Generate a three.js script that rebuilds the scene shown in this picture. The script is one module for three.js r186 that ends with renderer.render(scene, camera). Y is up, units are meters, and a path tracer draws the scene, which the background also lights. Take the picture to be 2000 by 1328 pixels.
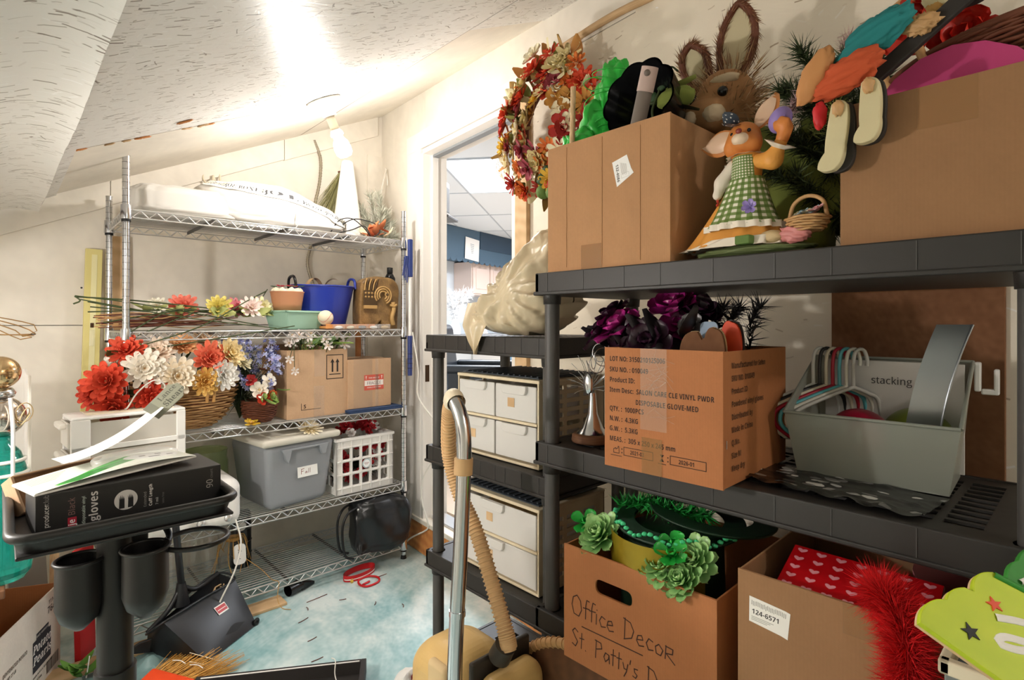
import * as THREE from 'three';
import { mergeGeometries, mergeVertices, toCreasedNormals } from 'three/addons/utils/BufferGeometryUtils.js';
import { RoundedBoxGeometry } from 'three/addons/geometries/RoundedBoxGeometry.js';
import { ImprovedNoise } from 'three/addons/math/ImprovedNoise.js';
import { RectAreaLightUniformsLib } from 'three/addons/lights/RectAreaLightUniformsLib.js';
import { MarchingCubes } from 'three/addons/objects/MarchingCubes.js';

// ---------------------------------------------------------------- camera, lamps, exposure
const scene = new THREE.Scene();
scene.background = new THREE.Color(0x000000);
const camera = new THREE.PerspectiveCamera(63.55, 2000 / 1328, 0.05, 60);
camera.position.set(0, 1.25, 0);
camera.lookAt(0.682, 1.25, -0.731);
camera.setViewOffset(2000, 1328, 0, 34, 2000, 1328);      // a level camera with the lens shifted down a little
const renderer = new THREE.WebGLRenderer();
renderer.toneMapping = THREE.LinearToneMapping;
renderer.toneMappingExposure = 1.4;
renderer.shadowMap.enabled = true;
RectAreaLightUniformsLib.init();
const BULB_CD = 1.0, BULB2_CD = 2.0, FILL_BULB_CD = 0.9, TROFFER = 36;           // candela of the bare bulbs, the third an added fill, brightness of the ceiling panels next door

// ---------------------------------------------------------------- helpers
let seed = 12345;
const rnd = () => { seed = (seed * 1664525 + 1013904223) % 4294967296; return seed / 4294967296; };
const rr = (a, b) => a + (b - a) * rnd();
const V = (x, y, z) => new THREE.Vector3(x, y, z);
const PI = Math.PI, HP = Math.PI / 2, D2R = Math.PI / 180;
const noise3 = new ImprovedNoise();
const N3 = (x, y, z) => noise3.noise(x, y, z);
const fbm = (x, y, z = 0) => N3(x, y, z) + 0.5 * N3(2.1 * x, 2.1 * y, z + 5) + 0.25 * N3(4.3 * x, 4.3 * y, z + 9);

const used = {};
const numbered = (n) => { const k = used[n] = (used[n] ?? -1) + 1; return k ? n + '_' + String(k).padStart(3, '0') : n; };
function shadows(o) { o.castShadow = true; o.receiveShadow = true; return o; }
function thing(name, label, category, [x, y, z] = [0, 0, 0], turn = 0, group) {
  const o = new THREE.Group(); o.name = numbered(name); scene.add(o);
  o.position.set(x, y, z); o.rotation.y = turn; o.userData = { label, category };
  if (group) o.userData.group = group;
  return o;
}
function part(parent, name, geo, mat, label) {
  const m = shadows(new THREE.Mesh(Array.isArray(geo) ? merge(geo) : geo, mat)); m.name = name; parent.add(m);
  if (label) m.userData.label = label;
  return m;
}
function solo(name, label, category, geo, mat, pos = [0, 0, 0], turn = 0, group) {
  const m = shadows(new THREE.Mesh(Array.isArray(geo) ? merge(geo) : geo, mat)); m.name = numbered(name); scene.add(m);
  m.position.set(...pos); m.rotation.y = turn; m.userData = { label, category };
  if (group) m.userData.group = group;
  return m;
}
function struct(name, geo, mat, pos = [0, 0, 0], turn = 0, parent = scene) {
  const m = shadows(new THREE.Mesh(Array.isArray(geo) ? merge(geo) : geo, mat)); m.name = name; parent.add(m);
  m.position.set(...pos); m.rotation.y = turn; if (parent === scene) m.userData.kind = 'structure';
  return m;
}
function structGroup(name, pos = [0, 0, 0], turn = 0) {
  const g = new THREE.Group(); g.name = name; g.position.set(...pos); g.rotation.y = turn; g.userData.kind = 'structure'; scene.add(g); return g;
}
function merge(list) {
  const gs = list.map((g) => { const q = g.index ? g.toNonIndexed() : g.clone(); for (const k of Object.keys(q.attributes)) if (!['position', 'normal', 'uv', 'color'].includes(k)) q.deleteAttribute(k); return q; });
  const all = gs.some((g) => g.attributes.color);
  if (all) for (const g of gs) if (!g.attributes.color) g.setAttribute('color', new THREE.BufferAttribute(new Float32Array(g.attributes.position.count * 3).fill(1), 3));
  return gs.length === 1 ? gs[0] : mergeGeometries(gs);
}
// uv in metres from the dominant axis of the normal
function muv(g, s = 1, ox = 0, oy = 0) {
  if (!g.attributes.normal) g.computeVertexNormals();
  const p = g.attributes.position, n = g.attributes.normal, uv = new Float32Array(p.count * 2);
  for (let i = 0; i < p.count; i++) {
    const ax = Math.abs(n.getX(i)), ay = Math.abs(n.getY(i)), az = Math.abs(n.getZ(i));
    let u, v;
    if (ay > ax && ay > az) { u = p.getX(i); v = p.getZ(i); } else if (ax > az) { u = p.getZ(i); v = p.getY(i); } else { u = p.getX(i); v = p.getY(i); }
    uv[2 * i] = u * s + ox; uv[2 * i + 1] = v * s + oy;
  }
  g.setAttribute('uv', new THREE.BufferAttribute(uv, 2));
  return g;
}
const at = (g, x, y, z, rx = 0, ry = 0, rz = 0) => { if (rx) g.rotateX(rx); if (rz) g.rotateZ(rz); if (ry) g.rotateY(ry); g.translate(x, y, z); return g; };
// box by extents; r rounds the edges
function bx(x0, x1, y0, y1, z0, z1, r = 0) {
  const w = x1 - x0, h = y1 - y0, d = z1 - z0;
  const g = r ? new RoundedBoxGeometry(w, h, d, 2, Math.min(r, w / 2.01, h / 2.01, d / 2.01)) : new THREE.BoxGeometry(w, h, d);
  g.translate((x0 + x1) / 2, (y0 + y1) / 2, (z0 + z1) / 2);
  return muv(g);
}
const curve = (pts, closed = false, tension = 0.5) => new THREE.CatmullRomCurve3(pts.map((p) => (p.isVector3 ? p : V(...p))), closed, 'catmullrom', tension);
function tube(pts, r, n = 24, k = 8, closed = false) { return new THREE.TubeGeometry(curve(pts, closed), n, r, k, closed); }
function rod(a, b, r0, r1 = r0, k = 10) {
  const A = a.isVector3 ? a : V(...a), B = b.isVector3 ? b : V(...b), d = B.clone().sub(A), L = d.length();
  const g = new THREE.CylinderGeometry(r1, r0, L, k); g.translate(0, L / 2, 0);
  g.applyQuaternion(new THREE.Quaternion().setFromUnitVectors(V(0, 1, 0), d.normalize())); g.translate(A.x, A.y, A.z);
  return g;
}
// a bar of square section between two points
function bar(a, b, w, h = w) {
  const A = V(...a), B = V(...b), d = B.clone().sub(A), L = d.length();
  const g = new THREE.BoxGeometry(w, L, h); g.translate(0, L / 2, 0);
  g.applyQuaternion(new THREE.Quaternion().setFromUnitVectors(V(0, 1, 0), d.normalize())); g.translate(A.x, A.y, A.z);
  return g;
}
const lathe = (prof, k = 32) => new THREE.LatheGeometry(prof.map(([r, y]) => new THREE.Vector2(r, y)), k);
function ext(pts, depth, bev = 0, holes = []) {
  const s = Array.isArray(pts) ? new THREE.Shape(pts.map(([x, y]) => new THREE.Vector2(x, y))) : pts;
  for (const h of holes) s.holes.push(Array.isArray(h) ? new THREE.Path(h.map(([x, y]) => new THREE.Vector2(x, y))) : h);
  return new THREE.ExtrudeGeometry(s, { depth, bevelEnabled: bev > 0, bevelSize: bev, bevelThickness: bev, bevelSegments: 2, curveSegments: 10 });
}
function roundRect(w, h, r, path = new THREE.Shape(), x = -w / 2, y = -h / 2) {
  path.moveTo(x + r, y); path.lineTo(x + w - r, y); path.quadraticCurveTo(x + w, y, x + w, y + r); path.lineTo(x + w, y + h - r);
  path.quadraticCurveTo(x + w, y + h, x + w - r, y + h); path.lineTo(x + r, y + h); path.quadraticCurveTo(x, y + h, x, y + h - r);
  path.lineTo(x, y + r); path.quadraticCurveTo(x, y, x + r, y); return path;
}
// a surface from a function (u,v) -> [x,y,z]
function surf(f, nu, nv) {
  const pos = [], uv = [], idx = [];
  for (let j = 0; j <= nv; j++) for (let i = 0; i <= nu; i++) { const u = i / nu, v = j / nv; pos.push(...f(u, v)); uv.push(u, v); }
  for (let j = 0; j < nv; j++) for (let i = 0; i < nu; i++) { const a = j * (nu + 1) + i, b = a + 1, c = a + nu + 1, d = c + 1; idx.push(a, b, d, a, d, c); }
  const g = new THREE.BufferGeometry();
  g.setAttribute('position', new THREE.Float32BufferAttribute(pos, 3)); g.setAttribute('uv', new THREE.Float32BufferAttribute(uv, 2)); g.setIndex(idx);
  g.computeVertexNormals(); return g;
}
// vertex displacement
function warp(g, f) { const p = g.attributes.position, v = V(0, 0, 0); for (let i = 0; i < p.count; i++) { v.fromBufferAttribute(p, i); f(v, i); p.setXYZ(i, v.x, v.y, v.z); } g.computeVertexNormals(); return g; }
function tint(g, c) { const n = g.attributes.position.count, a = new Float32Array(n * 3), k = c.isColor ? c : new THREE.Color(c); for (let i = 0; i < n; i++) a.set([k.r, k.g, k.b], 3 * i); g.setAttribute('color', new THREE.BufferAttribute(a, 3)); return g; }
function blob(rx, ry, rz, amp = 0.15, freq = 2, sd = 0, det = 24) {
  let g = new THREE.SphereGeometry(1, det, Math.round(det * 0.7)); g.deleteAttribute('normal'); 
  warp(g, (v) => { const k = 1 + amp * fbm(v.x * freq + sd, v.y * freq, v.z * freq - sd); v.set(v.x * rx * k, v.y * ry * k, v.z * rz * k); });
  return g;
}

// ---------------------------------------------------------------- materials
const M = {};
const mat = (k, color, roughness = 0.7, o = {}) => (M[k] = new THREE.MeshStandardMaterial({ color, roughness, side: THREE.DoubleSide, ...o }));
const phys = (k, color, roughness, o = {}) => (M[k] = new THREE.MeshPhysicalMaterial({ color, roughness, side: THREE.DoubleSide, ...o }));
function canvasTex(w, h, draw, { color = true, repeat = true } = {}) {
  const c = document.createElement('canvas'); c.width = w; c.height = h; const x = c.getContext('2d'); draw(x, w, h);
  const t = new THREE.CanvasTexture(c); if (color) t.colorSpace = THREE.SRGBColorSpace; if (repeat) t.wrapS = t.wrapT = THREE.RepeatWrapping; return t;
}
function dataTex(n, f, { color = false } = {}) {
  const d = new Uint8Array(n * n * 4);
  for (let j = 0; j < n; j++) for (let i = 0; i < n; i++) { const c = f(i / n, j / n), k = 4 * (j * n + i); if (Array.isArray(c)) { d[k] = c[0]; d[k + 1] = c[1]; d[k + 2] = c[2]; } else d[k] = d[k + 1] = d[k + 2] = c; d[k + 3] = 255; }
  const t = new THREE.DataTexture(d, n, n); t.wrapS = t.wrapT = THREE.RepeatWrapping; t.magFilter = THREE.LinearFilter; t.minFilter = THREE.LinearMipmapLinearFilter; t.generateMipmaps = true;
  if (color) t.colorSpace = THREE.SRGBColorSpace; t.needsUpdate = true; return t;
}
// noise that tiles over the unit square
const tn = (u, v, f, z = 0) => { const a = u * 2 * PI, b = v * 2 * PI, k = f / (2 * PI); return N3(Math.cos(a) * k + 7, Math.sin(a) * k + z, Math.cos(b) * k) * 0.6 + N3(Math.sin(b) * k + z, Math.cos(a) * k, Math.sin(a + b) * k) * 0.6; };
const rep = (t, u, v = u) => { const c = t.clone(); c.repeat.set(u, v); c.needsUpdate = true; return c; };

// strand board under paint: short strokes in two tones
function osb(base, dark, n, long) {
  return canvasTex(1024, 1024, (x, w, h) => {
    x.fillStyle = base; x.fillRect(0, 0, w, h);
    for (let i = 0; i < n; i++) {
      const px = rnd() * w, py = rnd() * h, a = (rnd() - 0.5) * (rnd() < 0.25 ? 2.6 : 0.7), L = rr(6, long), al = rnd() ** 1.5 * 0.85;
      for (const ox of [-w, 0, w]) {
        x.strokeStyle = rnd() < 0.35 ? `rgba(255,255,255,${al})` : dark.replace('A', al.toFixed(2)); x.lineWidth = rr(0.6, 3.6);
        x.beginPath(); x.moveTo(px + ox, py); x.quadraticCurveTo(px + ox + Math.cos(a) * L * 0.5 + rr(-3, 3), py + Math.sin(a) * L * 0.5 + rr(-3, 3), px + ox + Math.cos(a) * L, py + Math.sin(a) * L); x.stroke();
      }
    }
  });
}
const osbBump = canvasTex(1024, 1024, (x, w, h) => {
  x.fillStyle = '#808080'; x.fillRect(0, 0, w, h);
  for (let i = 0; i < 2600; i++) { const g = Math.floor(rr(60, 190)); x.fillStyle = `rgba(${g},${g},${g},0.5)`; x.save(); x.translate(rnd() * w, rnd() * h); x.rotate((rnd() - 0.5) * 1.2); x.fillRect(0, 0, rr(15, 90), rr(3, 16)); x.restore(); }
}, { color: false });
const flakes = osb('#f1efeb', 'rgba(85,72,60,A)', 4200, 30), flakesWall = osb('#ece2cf', 'rgba(130,108,80,A)', 420, 26);
M.ceiling = new THREE.MeshPhysicalMaterial({ map: flakes, bumpMap: osbBump, bumpScale: 0.0016, roughness: 0.42, side: THREE.DoubleSide });
M.osbWall = new THREE.MeshStandardMaterial({ map: flakesWall, bumpMap: osbBump, bumpScale: 0.001, roughness: 0.55, side: THREE.DoubleSide });
const blotch = dataTex(256, (u, v) => { const k = tn(u, v, 5) + 0.6 * tn(u, v, 14, 3) + 0.4 * tn(u, v, 40, 8); const c = 238 + 12 * k; return [c, c * 0.97, c * 0.915]; }, { color: true });
M.plaster = new THREE.MeshStandardMaterial({ map: blotch, roughness: 0.6, side: THREE.DoubleSide });
const grainBump = dataTex(256, (u, v) => 128 + 60 * tn(u, v, 60) + 40 * tn(u, v, 120, 4));
M.white = new THREE.MeshStandardMaterial({ color: 0xf2ede6, roughness: 0.5, side: THREE.DoubleSide, bumpMap: grainBump, bumpScale: 0.0004 });
// worn blue-green painted plywood
const floorTex = dataTex(1024, (u, v) => {
  const k = tn(u, v, 4) + 0.7 * tn(u, v, 10, 2) + 0.5 * tn(u, v, 26, 6) + 0.35 * tn(u, v, 90, 1);
  const w = Math.min(1, Math.max(0, 0.62 + 0.75 * k)), s = 0.5 + 0.5 * tn(u, v, 160, 5);
  const lerp = (a, b) => a + (b - a) * w;
  return [lerp(128, 214) + 9 * s, lerp(172, 226) + 8 * s, lerp(176, 224) + 8 * s];
}, { color: true });
M.floor = new THREE.MeshStandardMaterial({ map: floorTex, roughness: 0.65, bumpMap: grainBump, bumpScale: 0.0008, side: THREE.DoubleSide });
function woodTex(c0, c1, fy = 1) { return dataTex(256, (u, v) => { const k = 0.5 + 0.5 * Math.sin((v * 14 * fy + 1.6 * tn(u, v, 4)) * 2 * PI) * 0.5 + 0.5 * tn(u, v, 30, 2); const w = Math.min(1, Math.max(0, k)); return [0, 1, 2].map((i) => c0[i] + (c1[i] - c0[i]) * w); }, { color: true }); }
const wood1 = woodTex([196, 120, 62], [226, 160, 96]);
M.riserWood = new THREE.MeshStandardMaterial({ map: wood1, roughness: 0.5, side: THREE.DoubleSide });
M.board = new THREE.MeshStandardMaterial({ map: woodTex([196, 160, 116], [224, 190, 146]), roughness: 0.65, side: THREE.DoubleSide });
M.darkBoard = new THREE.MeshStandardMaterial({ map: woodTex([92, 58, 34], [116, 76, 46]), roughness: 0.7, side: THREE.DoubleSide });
const plyFine = dataTex(256, (u, v) => { const k = tn(u, v, 90) * 14 + tn(u, v, 20, 3) * 8; return [122 + k, 80 + k, 48 + k]; }, { color: true });
M.hardboard = new THREE.MeshStandardMaterial({ map: plyFine, roughness: 0.8, side: THREE.DoubleSide });
mat('chrome', 0xd6d8dc, 0.16, { metalness: 1 });
mat('steelWire', 0xdadada, 0.28, { metalness: 0.9 });
mat('blackPlastic', 0x2a2724, 0.5, { bumpMap: grainBump, bumpScale: 0.0006 });
mat('greyPost', 0x4a4846, 0.5, { bumpMap: grainBump, bumpScale: 0.0004 });
mat('blackRubber', 0x151515, 0.6); mat('trolleyBlack', 0x191716, 0.42); mat('blackGloss', 0x121214, 0.22); mat('blackLeather', 0x16171a, 0.32);
mat('creamPlastic', 0xeadcc0, 0.5); mat('whitePlastic', 0xf4f1ec, 0.42); mat('paper', 0xf6f3ee, 0.8); mat('tan', 0xd9bd8e, 0.6);
mat('red', 0xc9141c, 0.5); mat('orangeRed', 0xe2481c, 0.5); mat('green', 0x2f8a2c, 0.6); mat('leaf', 0x5d7a35, 0.7); mat('leafDark', 0x2e4a26, 0.7);
mat('stem', 0x3d4a26, 0.7); mat('twig', 0x6a3a2c, 0.8); mat('wicker', 0xc99c68, 0.55); mat('wickerDark', 0x6c3a22, 0.65); mat('navy', 0x2a3a78, 0.4);
mat('vc', 0xffffff, 0.7, { vertexColors: true }); mat('vcGloss', 0xffffff, 0.35, { vertexColors: true }); mat('vcMatte', 0xffffff, 0.9, { vertexColors: true });
mat('ivory', 0xe9ddc2, 0.6); mat('grey', 0x8a8d90, 0.5); mat('brownMetal', 0x4a3520, 0.4, { metalness: 0.6 }); mat('cord', 0xe8e4da, 0.5);
phys('glass', 0xffffff, 0.05, { transmission: 1, thickness: 0, ior: 1.45 });
phys('clearPlastic', 0xffffff, 0.22, { transmission: 0.85, thickness: 0, ior: 1.4 });
phys('frosted', 0xf6f2ea, 0.55, { transmission: 0.45, thickness: 0, ior: 1.4 });
mat('tape', 0xb98a58, 0.18, { transparent: true, opacity: 0.3 });
mat('tapeClear', 0xe9dccb, 0.14, { transparent: true, opacity: 0.1 });
// corrugated cardboard in a few tones
const cardTex = dataTex(256, (u, v) => { const k = 5 * Math.sin(u * 2 * PI * 64) * 0.35 + 7 * tn(u, v, 6) + 5 * tn(u, v, 50, 3) + 4 * tn(u, v, 150, 7); return 236 + k; }, { color: true });
const cardBump = dataTex(256, (u, v) => 128 + 30 * Math.sin(u * 2 * PI * 48) + 14 * tn(u, v, 8));
const card = (k, c) => (M[k] = new THREE.MeshStandardMaterial({ color: c, map: rep(cardTex, 3), bumpMap: rep(cardBump, 3), bumpScale: 0.0004, roughness: 0.78, side: THREE.DoubleSide }));
card('card', 0xc99668); card('cardPale', 0xdcb48e); card('cardBrown', 0xa67a52); card('cardOrange', 0xc07a48); card('cardWhite', 0xefe6da);
const flat = (t, roughness = 0.75, o = {}) => new THREE.MeshStandardMaterial({ map: t, roughness, side: THREE.DoubleSide, ...o });
// ---------------------------------------------------------------- builders shared by many things
function pieces(parent, name, list, m, label) { return list.map((g) => part(parent, name, g, m, label)); }
function stuffPart(parent, name, geo, m, label) { const p = part(parent, name, geo, m, label); p.userData.kind = 'stuff'; return p; }
const toward = (g, dir, p) => { g.applyQuaternion(new THREE.Quaternion().setFromUnitVectors(V(0, 1, 0), (dir.isVector3 ? dir.clone() : V(...dir)).normalize())); g.translate(p[0], p[1], p[2]); return g; };
function petal(len, wid, curl, cup, c0, c1, tip = 0.6, nv = 4, blunt = false) {
  const g = surf((u, v) => { if (blunt) v = 1 - Math.pow(1 - v, 1.7); const a = 2 * u - 1, w = blunt ? wid * (0.25 + 0.75 * Math.pow(v, 0.8)) * Math.sqrt(Math.max(0, 1 - Math.pow(Math.max(0, (v - 0.45) / 0.55), 2.6))) : wid * Math.pow(Math.sin(PI * Math.min(1, Math.pow(v, tip) * 0.93 + 0.04)), 0.8); return [a * w, curl * len * v * v + cup * wid * a * a, len * v]; }, 2, nv);
  const n = g.attributes.position.count, col = new Float32Array(n * 3), A = new THREE.Color(c0), B = new THREE.Color(c1), C = new THREE.Color();
  for (let i = 0; i < n; i++) { C.lerpColors(A, B, g.attributes.uv.getY(i)); col.set([C.r, C.g, C.b], 3 * i); }
  g.setAttribute('color', new THREE.BufferAttribute(col, 3)); return g;
}
// flower facing +y; layers of petals opening from steep to flat
function flower(r, { layers = 3, n = 12, wid = 0.2, c0 = '#ffffff', c1 = '#ffffff', tip = 1.5, open = 1, jit = 0.15 } = {}) {
  const gs = [];
  for (let L = 0; L < layers; L++) {
    const q = layers === 1 ? 0 : L / (layers - 1), len = r * (1 - 0.55 * q), k = Math.max(4, Math.round(n * (1 - 0.3 * q)));
    for (let i = 0; i < k; i++) {
      const g = petal(len * rr(0.9, 1.08), r * wid * 1.15 * (1 - 0.3 * q), rr(0.02, 0.2), 0.3, c0, c1, tip, 5, true);
      g.rotateX(-(0.15 + 0.85 * q) * open * rr(0.85, 1.15)); g.translate(0, r * 0.06 * L, r * 0.04); g.rotateY((i + 0.5 * L + rr(-jit, jit)) / k * 2 * PI); gs.push(g);
    }
  }
  return merge(gs);
}
function leafGeo(len, wid, bend = 0.2, c0 = '#4f6b2c', c1 = '#7f9a4a', tip = 0.75) { return petal(len, wid, bend, 0.35, c0, c1, tip, 5); }
// head with its centre as a sub-part
function addHead(parent, p, dir, r, o, m = M.vc) {
  const g = flower(r, o); const h = part(parent, 'flower_head', toward(g, dir, p), m);
  if (o.center) part(h, 'flower_center', toward(at(new THREE.SphereGeometry(r * (o.cr ?? 0.16), 10, 6), 0, r * 0.12, 0), dir, p), o.center);
  return h;
}
function addLeaf(parent, p, dir, len, wid, c0, c1, bend = 0.2) { return part(parent, 'leaf', toward(at(leafGeo(len, wid, bend, c0, c1), 0, 0, 0, -HP, rr(0, 6)), dir, p), M.vc); }
function softBox(w, h, d, e = 0.5, amp = 0.04, freq = 4, sd = 0, nu = 48, nv = 28) {
  const sg = (x, p) => Math.sign(x) * Math.pow(Math.abs(x), p);
  return surf((u, v) => { const a = u * 2 * PI, b = (v - 0.5) * PI, k = 1 + amp * fbm(Math.cos(a) * freq + sd, Math.sin(b) * freq, Math.sin(a) * freq + sd); return [w / 2 * sg(Math.cos(a), e) * sg(Math.cos(b), e) * k, h / 2 * sg(Math.sin(b), e) * k, -d / 2 * sg(Math.sin(a), e) * sg(Math.cos(b), e) * k]; }, nu, nv);
}
// print on a surface: transparent canvas on a thin plane
function decal(parent, name, w, h, x, y, z, tex, { rx = 0, ry = 0, rz = 0, rough = 0.75, label } = {}) {
  const g = new THREE.PlaneGeometry(w, h); if (rz) g.rotateZ(rz); if (rx) g.rotateX(rx); if (ry) g.rotateY(ry); g.translate(x, y, z);
  return part(parent, name, g, new THREE.MeshStandardMaterial({ map: tex, transparent: true, roughness: rough, side: THREE.DoubleSide }), label);
}
const print = (w, h, draw) => canvasTex(w, h, (x) => { x.clearRect(0, 0, w, h); draw(x, w, h); }, { repeat: false });
function txt(x, s, px, py, size, { font = 'sans-serif', color = '#2a1c14', weight = 'bold', rot = 0, sx = 1, align = 'left' } = {}) { x.save(); x.translate(px, py); x.rotate(rot); x.scale(sx, 1); x.fillStyle = color; x.font = `${weight} ${size}px ${font}`; x.textAlign = align; x.fillText(s, 0, 0); x.restore(); }
function stroke(x, pts, w, color) { x.strokeStyle = color; x.lineWidth = w; x.lineCap = 'round'; x.lineJoin = 'round'; x.beginPath(); pts.forEach(([a, b], i) => (i ? x.lineTo(a, b) : x.moveTo(a, b))); x.stroke(); }
// carton: origin at its front left bottom corner, x to the right, z back
function carton(name, label, pos, turn, { w, h, d, m = M.card, closed = false, flaps = [], hole = false, t = 0.004, group } = {}) {
  const o = thing(name, label, 'cardboard box', pos, turn, group);
  const ho = hole ? [roundRect(hole[2], hole[3], hole[3] / 2, new THREE.Path(), hole[0] - hole[2] / 2, hole[1] - hole[3] / 2)] : [];
  part(o, 'front_panel', muv(at(ext([[0, 0], [w, 0], [w, h], [0, h]], t, 0.0007, ho), 0, 0, -t)), m);
  part(o, 'back_panel', bx(0, w, 0, h, -d, -d + t, 0.001), m); part(o, 'side_panel', bx(0, t, 0, h, -d + t, -t, 0.001), m); part(o, 'side_panel', bx(w - t, w, 0, h, -d + t, -t, 0.001), m);
  part(o, 'bottom_panel', bx(t, w - t, 0, t, -d + t, -t), m);
  if (closed) { part(o, 'top_flap', bx(0.001, w - 0.001, h - t, h, -d / 2 + 0.001, -0.001, 0.001), m); part(o, 'top_flap', bx(0.001, w - 0.001, h - t, h, -d + 0.001, -d / 2 - 0.001, 0.001), m); }
  for (const [side, len, ang] of flaps) {           // ang 0 = straight up, positive = folded outwards
    const L = side === 'l' || side === 'r' ? d - 0.01 : w - 0.006, g = bx(-L / 2, L / 2, 0, len, -t / 2, t / 2, 0.001); g.rotateX(ang * D2R);
    if (side === 'f') g.translate(w / 2, h, -t / 2); if (side === 'b') { g.rotateY(PI); g.translate(w / 2, h, -d + t / 2); } if (side === 'l') { g.rotateY(-HP); g.translate(t / 2, h, -d / 2); } if (side === 'r') { g.rotateY(HP); g.translate(w - t / 2, h, -d / 2); }
    part(o, 'flap', g, m);
  }
  return o;
}
// woven basket wall: each row a wavy ring that passes in front of and behind the stakes
function weave(prof, rows, stakes, amp, thick, sx = 1, sz = 1) {
  const gs = [], R = (q) => { const f = q * (prof.length - 1), i = Math.min(prof.length - 2, Math.floor(f)), k = f - i; return [prof[i][0] + (prof[i + 1][0] - prof[i][0]) * k, prof[i][1] + (prof[i + 1][1] - prof[i][1]) * k]; };
  for (let j = 0; j < rows; j++) { const [r, y] = R((j + 0.5) / rows), n = stakes * 2, pts = []; for (let i = 0; i < n; i++) { const a = i / n * 2 * PI, k = r + amp * ((i + 2 * j) % 4 < 2 ? 1 : -1) * (i % 2 ? 0.4 : 1); pts.push(V(Math.cos(a) * k * sx, y + 0.0006 * Math.sin(i * 7 + j), Math.sin(a) * k * sz)); } gs.push(new THREE.TubeGeometry(curve(pts, true), n, thick, 4, true)); }
  return merge(gs);
}
function needles(spine, n, len, wid, spread, c0, c1, r0 = 0) {
  const cv = curve(spine), pos = [], col = [], A = new THREE.Color(c0), B = new THREE.Color(c1), C = new THREE.Color();
  for (let i = 0; i < n; i++) {
    const t = rnd(), p = cv.getPoint(t), T = cv.getTangent(t), d = V(rr(-1, 1), rr(-1, 1), rr(-1, 1)).normalize().multiplyScalar(spread).add(T).normalize(), s = d.clone().cross(V(rr(-1, 1), rr(-1, 1), rr(-1, 1))).normalize().multiplyScalar(wid), L = len * rr(0.6, 1.15);
    p.addScaledVector(d, r0); const q = p.clone().addScaledVector(d, L); C.lerpColors(A, B, rnd());
    for (const v of [p.clone().add(s), p.clone().sub(s), q]) { pos.push(v.x, v.y, v.z); col.push(C.r, C.g, C.b); }
  }
  const g = new THREE.BufferGeometry(); g.setAttribute('position', new THREE.Float32BufferAttribute(pos, 3)); g.setAttribute('color', new THREE.Float32BufferAttribute(col, 3)); g.setAttribute('uv', new THREE.Float32BufferAttribute(new Float32Array(pos.length / 3 * 2), 2)); g.computeVertexNormals(); return g;
}
// smooth bodies: distance to tapered capsules joined by a smooth minimum, meshed by marching cubes
function body(bones, size, center, res = 48, k = 0.02) {
  const mc = new MarchingCubes(res, new THREE.MeshBasicMaterial(), false, false, 60000); mc.isolation = 0;
  const p = V(0, 0, 0), B = bones.map(([a, b, r0, r1]) => ({ a: V(...a), d: V(...b).sub(V(...a)), r0, r1 }));
  for (let z = 0; z < res; z++) for (let y = 0; y < res; y++) for (let x = 0; x < res; x++) {
    p.set((x / (res / 2) - 1) * size / 2 + center[0], (y / (res / 2) - 1) * size / 2 + center[1], (z / (res / 2) - 1) * size / 2 + center[2]);
    let dm = 1e3;
    for (const o of B) { const l2 = o.d.lengthSq() || 1e-9, q = p.clone().sub(o.a), t = Math.min(1, Math.max(0, q.dot(o.d) / l2)), d = q.addScaledVector(o.d, -t).length() - (o.r0 + (o.r1 - o.r0) * t); const h = Math.max(0, k - Math.abs(dm - d)) / k; dm = Math.min(dm, d) - h * h * k / 4; }
    mc.field[z * res * res + y * res + x] = -dm;
  }
  mc.update(); const n = mc.count, g = new THREE.BufferGeometry(), P = new Float32Array(n * 3);
  for (let i = 0; i < n; i++) { P[3 * i] = mc.positionArray[3 * i] * size / 2 + center[0]; P[3 * i + 1] = mc.positionArray[3 * i + 1] * size / 2 + center[1]; P[3 * i + 2] = mc.positionArray[3 * i + 2] * size / 2 + center[2]; }
  g.setAttribute('position', new THREE.BufferAttribute(P, 3)); const w = mergeVertices(g, 1e-5); w.computeVertexNormals(); w.setAttribute('uv', new THREE.BufferAttribute(new Float32Array(w.attributes.position.count * 2), 2)); return w;
}
// ---------------------------------------------------------------- the attic room
const CEIL = (x) => 1.715 + 0.4675 * x;                      // underside of the sloping ceiling
const SL = Math.atan(0.4675);
const ZB = -3.05;                                            // gable wall
struct('floor', muv(bx(-1.1, 1.78, -0.06, 0, -3.2, 2.2), 1 / 1.6), M.floor);
{ // gable wall, cut to the slope, made of an upper and a lower sheet with a joint at 1.24 m
  const low = muv(bx(-1.1, 1.8, -0.06, 1.236, ZB - 0.1, ZB), 0.8);
  const up = muv(at(ext([[-1.1, 1.24], [1.8, 1.24], [1.8, CEIL(1.8) + 0.05], [-1.1, CEIL(-1.1) + 0.05]], 0.1), 0, 0, ZB - 0.1), 0.8);
  const g = structGroup('wall_back');
  part(g, 'panel', low, M.plaster); part(g, 'panel', up, M.plaster);
  part(g, 'backing', bx(-1.1, 1.8, -0.06, 2.4, ZB - 0.14, ZB - 0.1), M.plaster);
  // nailed corner board with its dark joint
  part(g, 'panel', bx(1.635, 1.78, 0, CEIL(1.62) - 0.2, ZB, ZB + 0.012), M.plaster);
}
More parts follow.
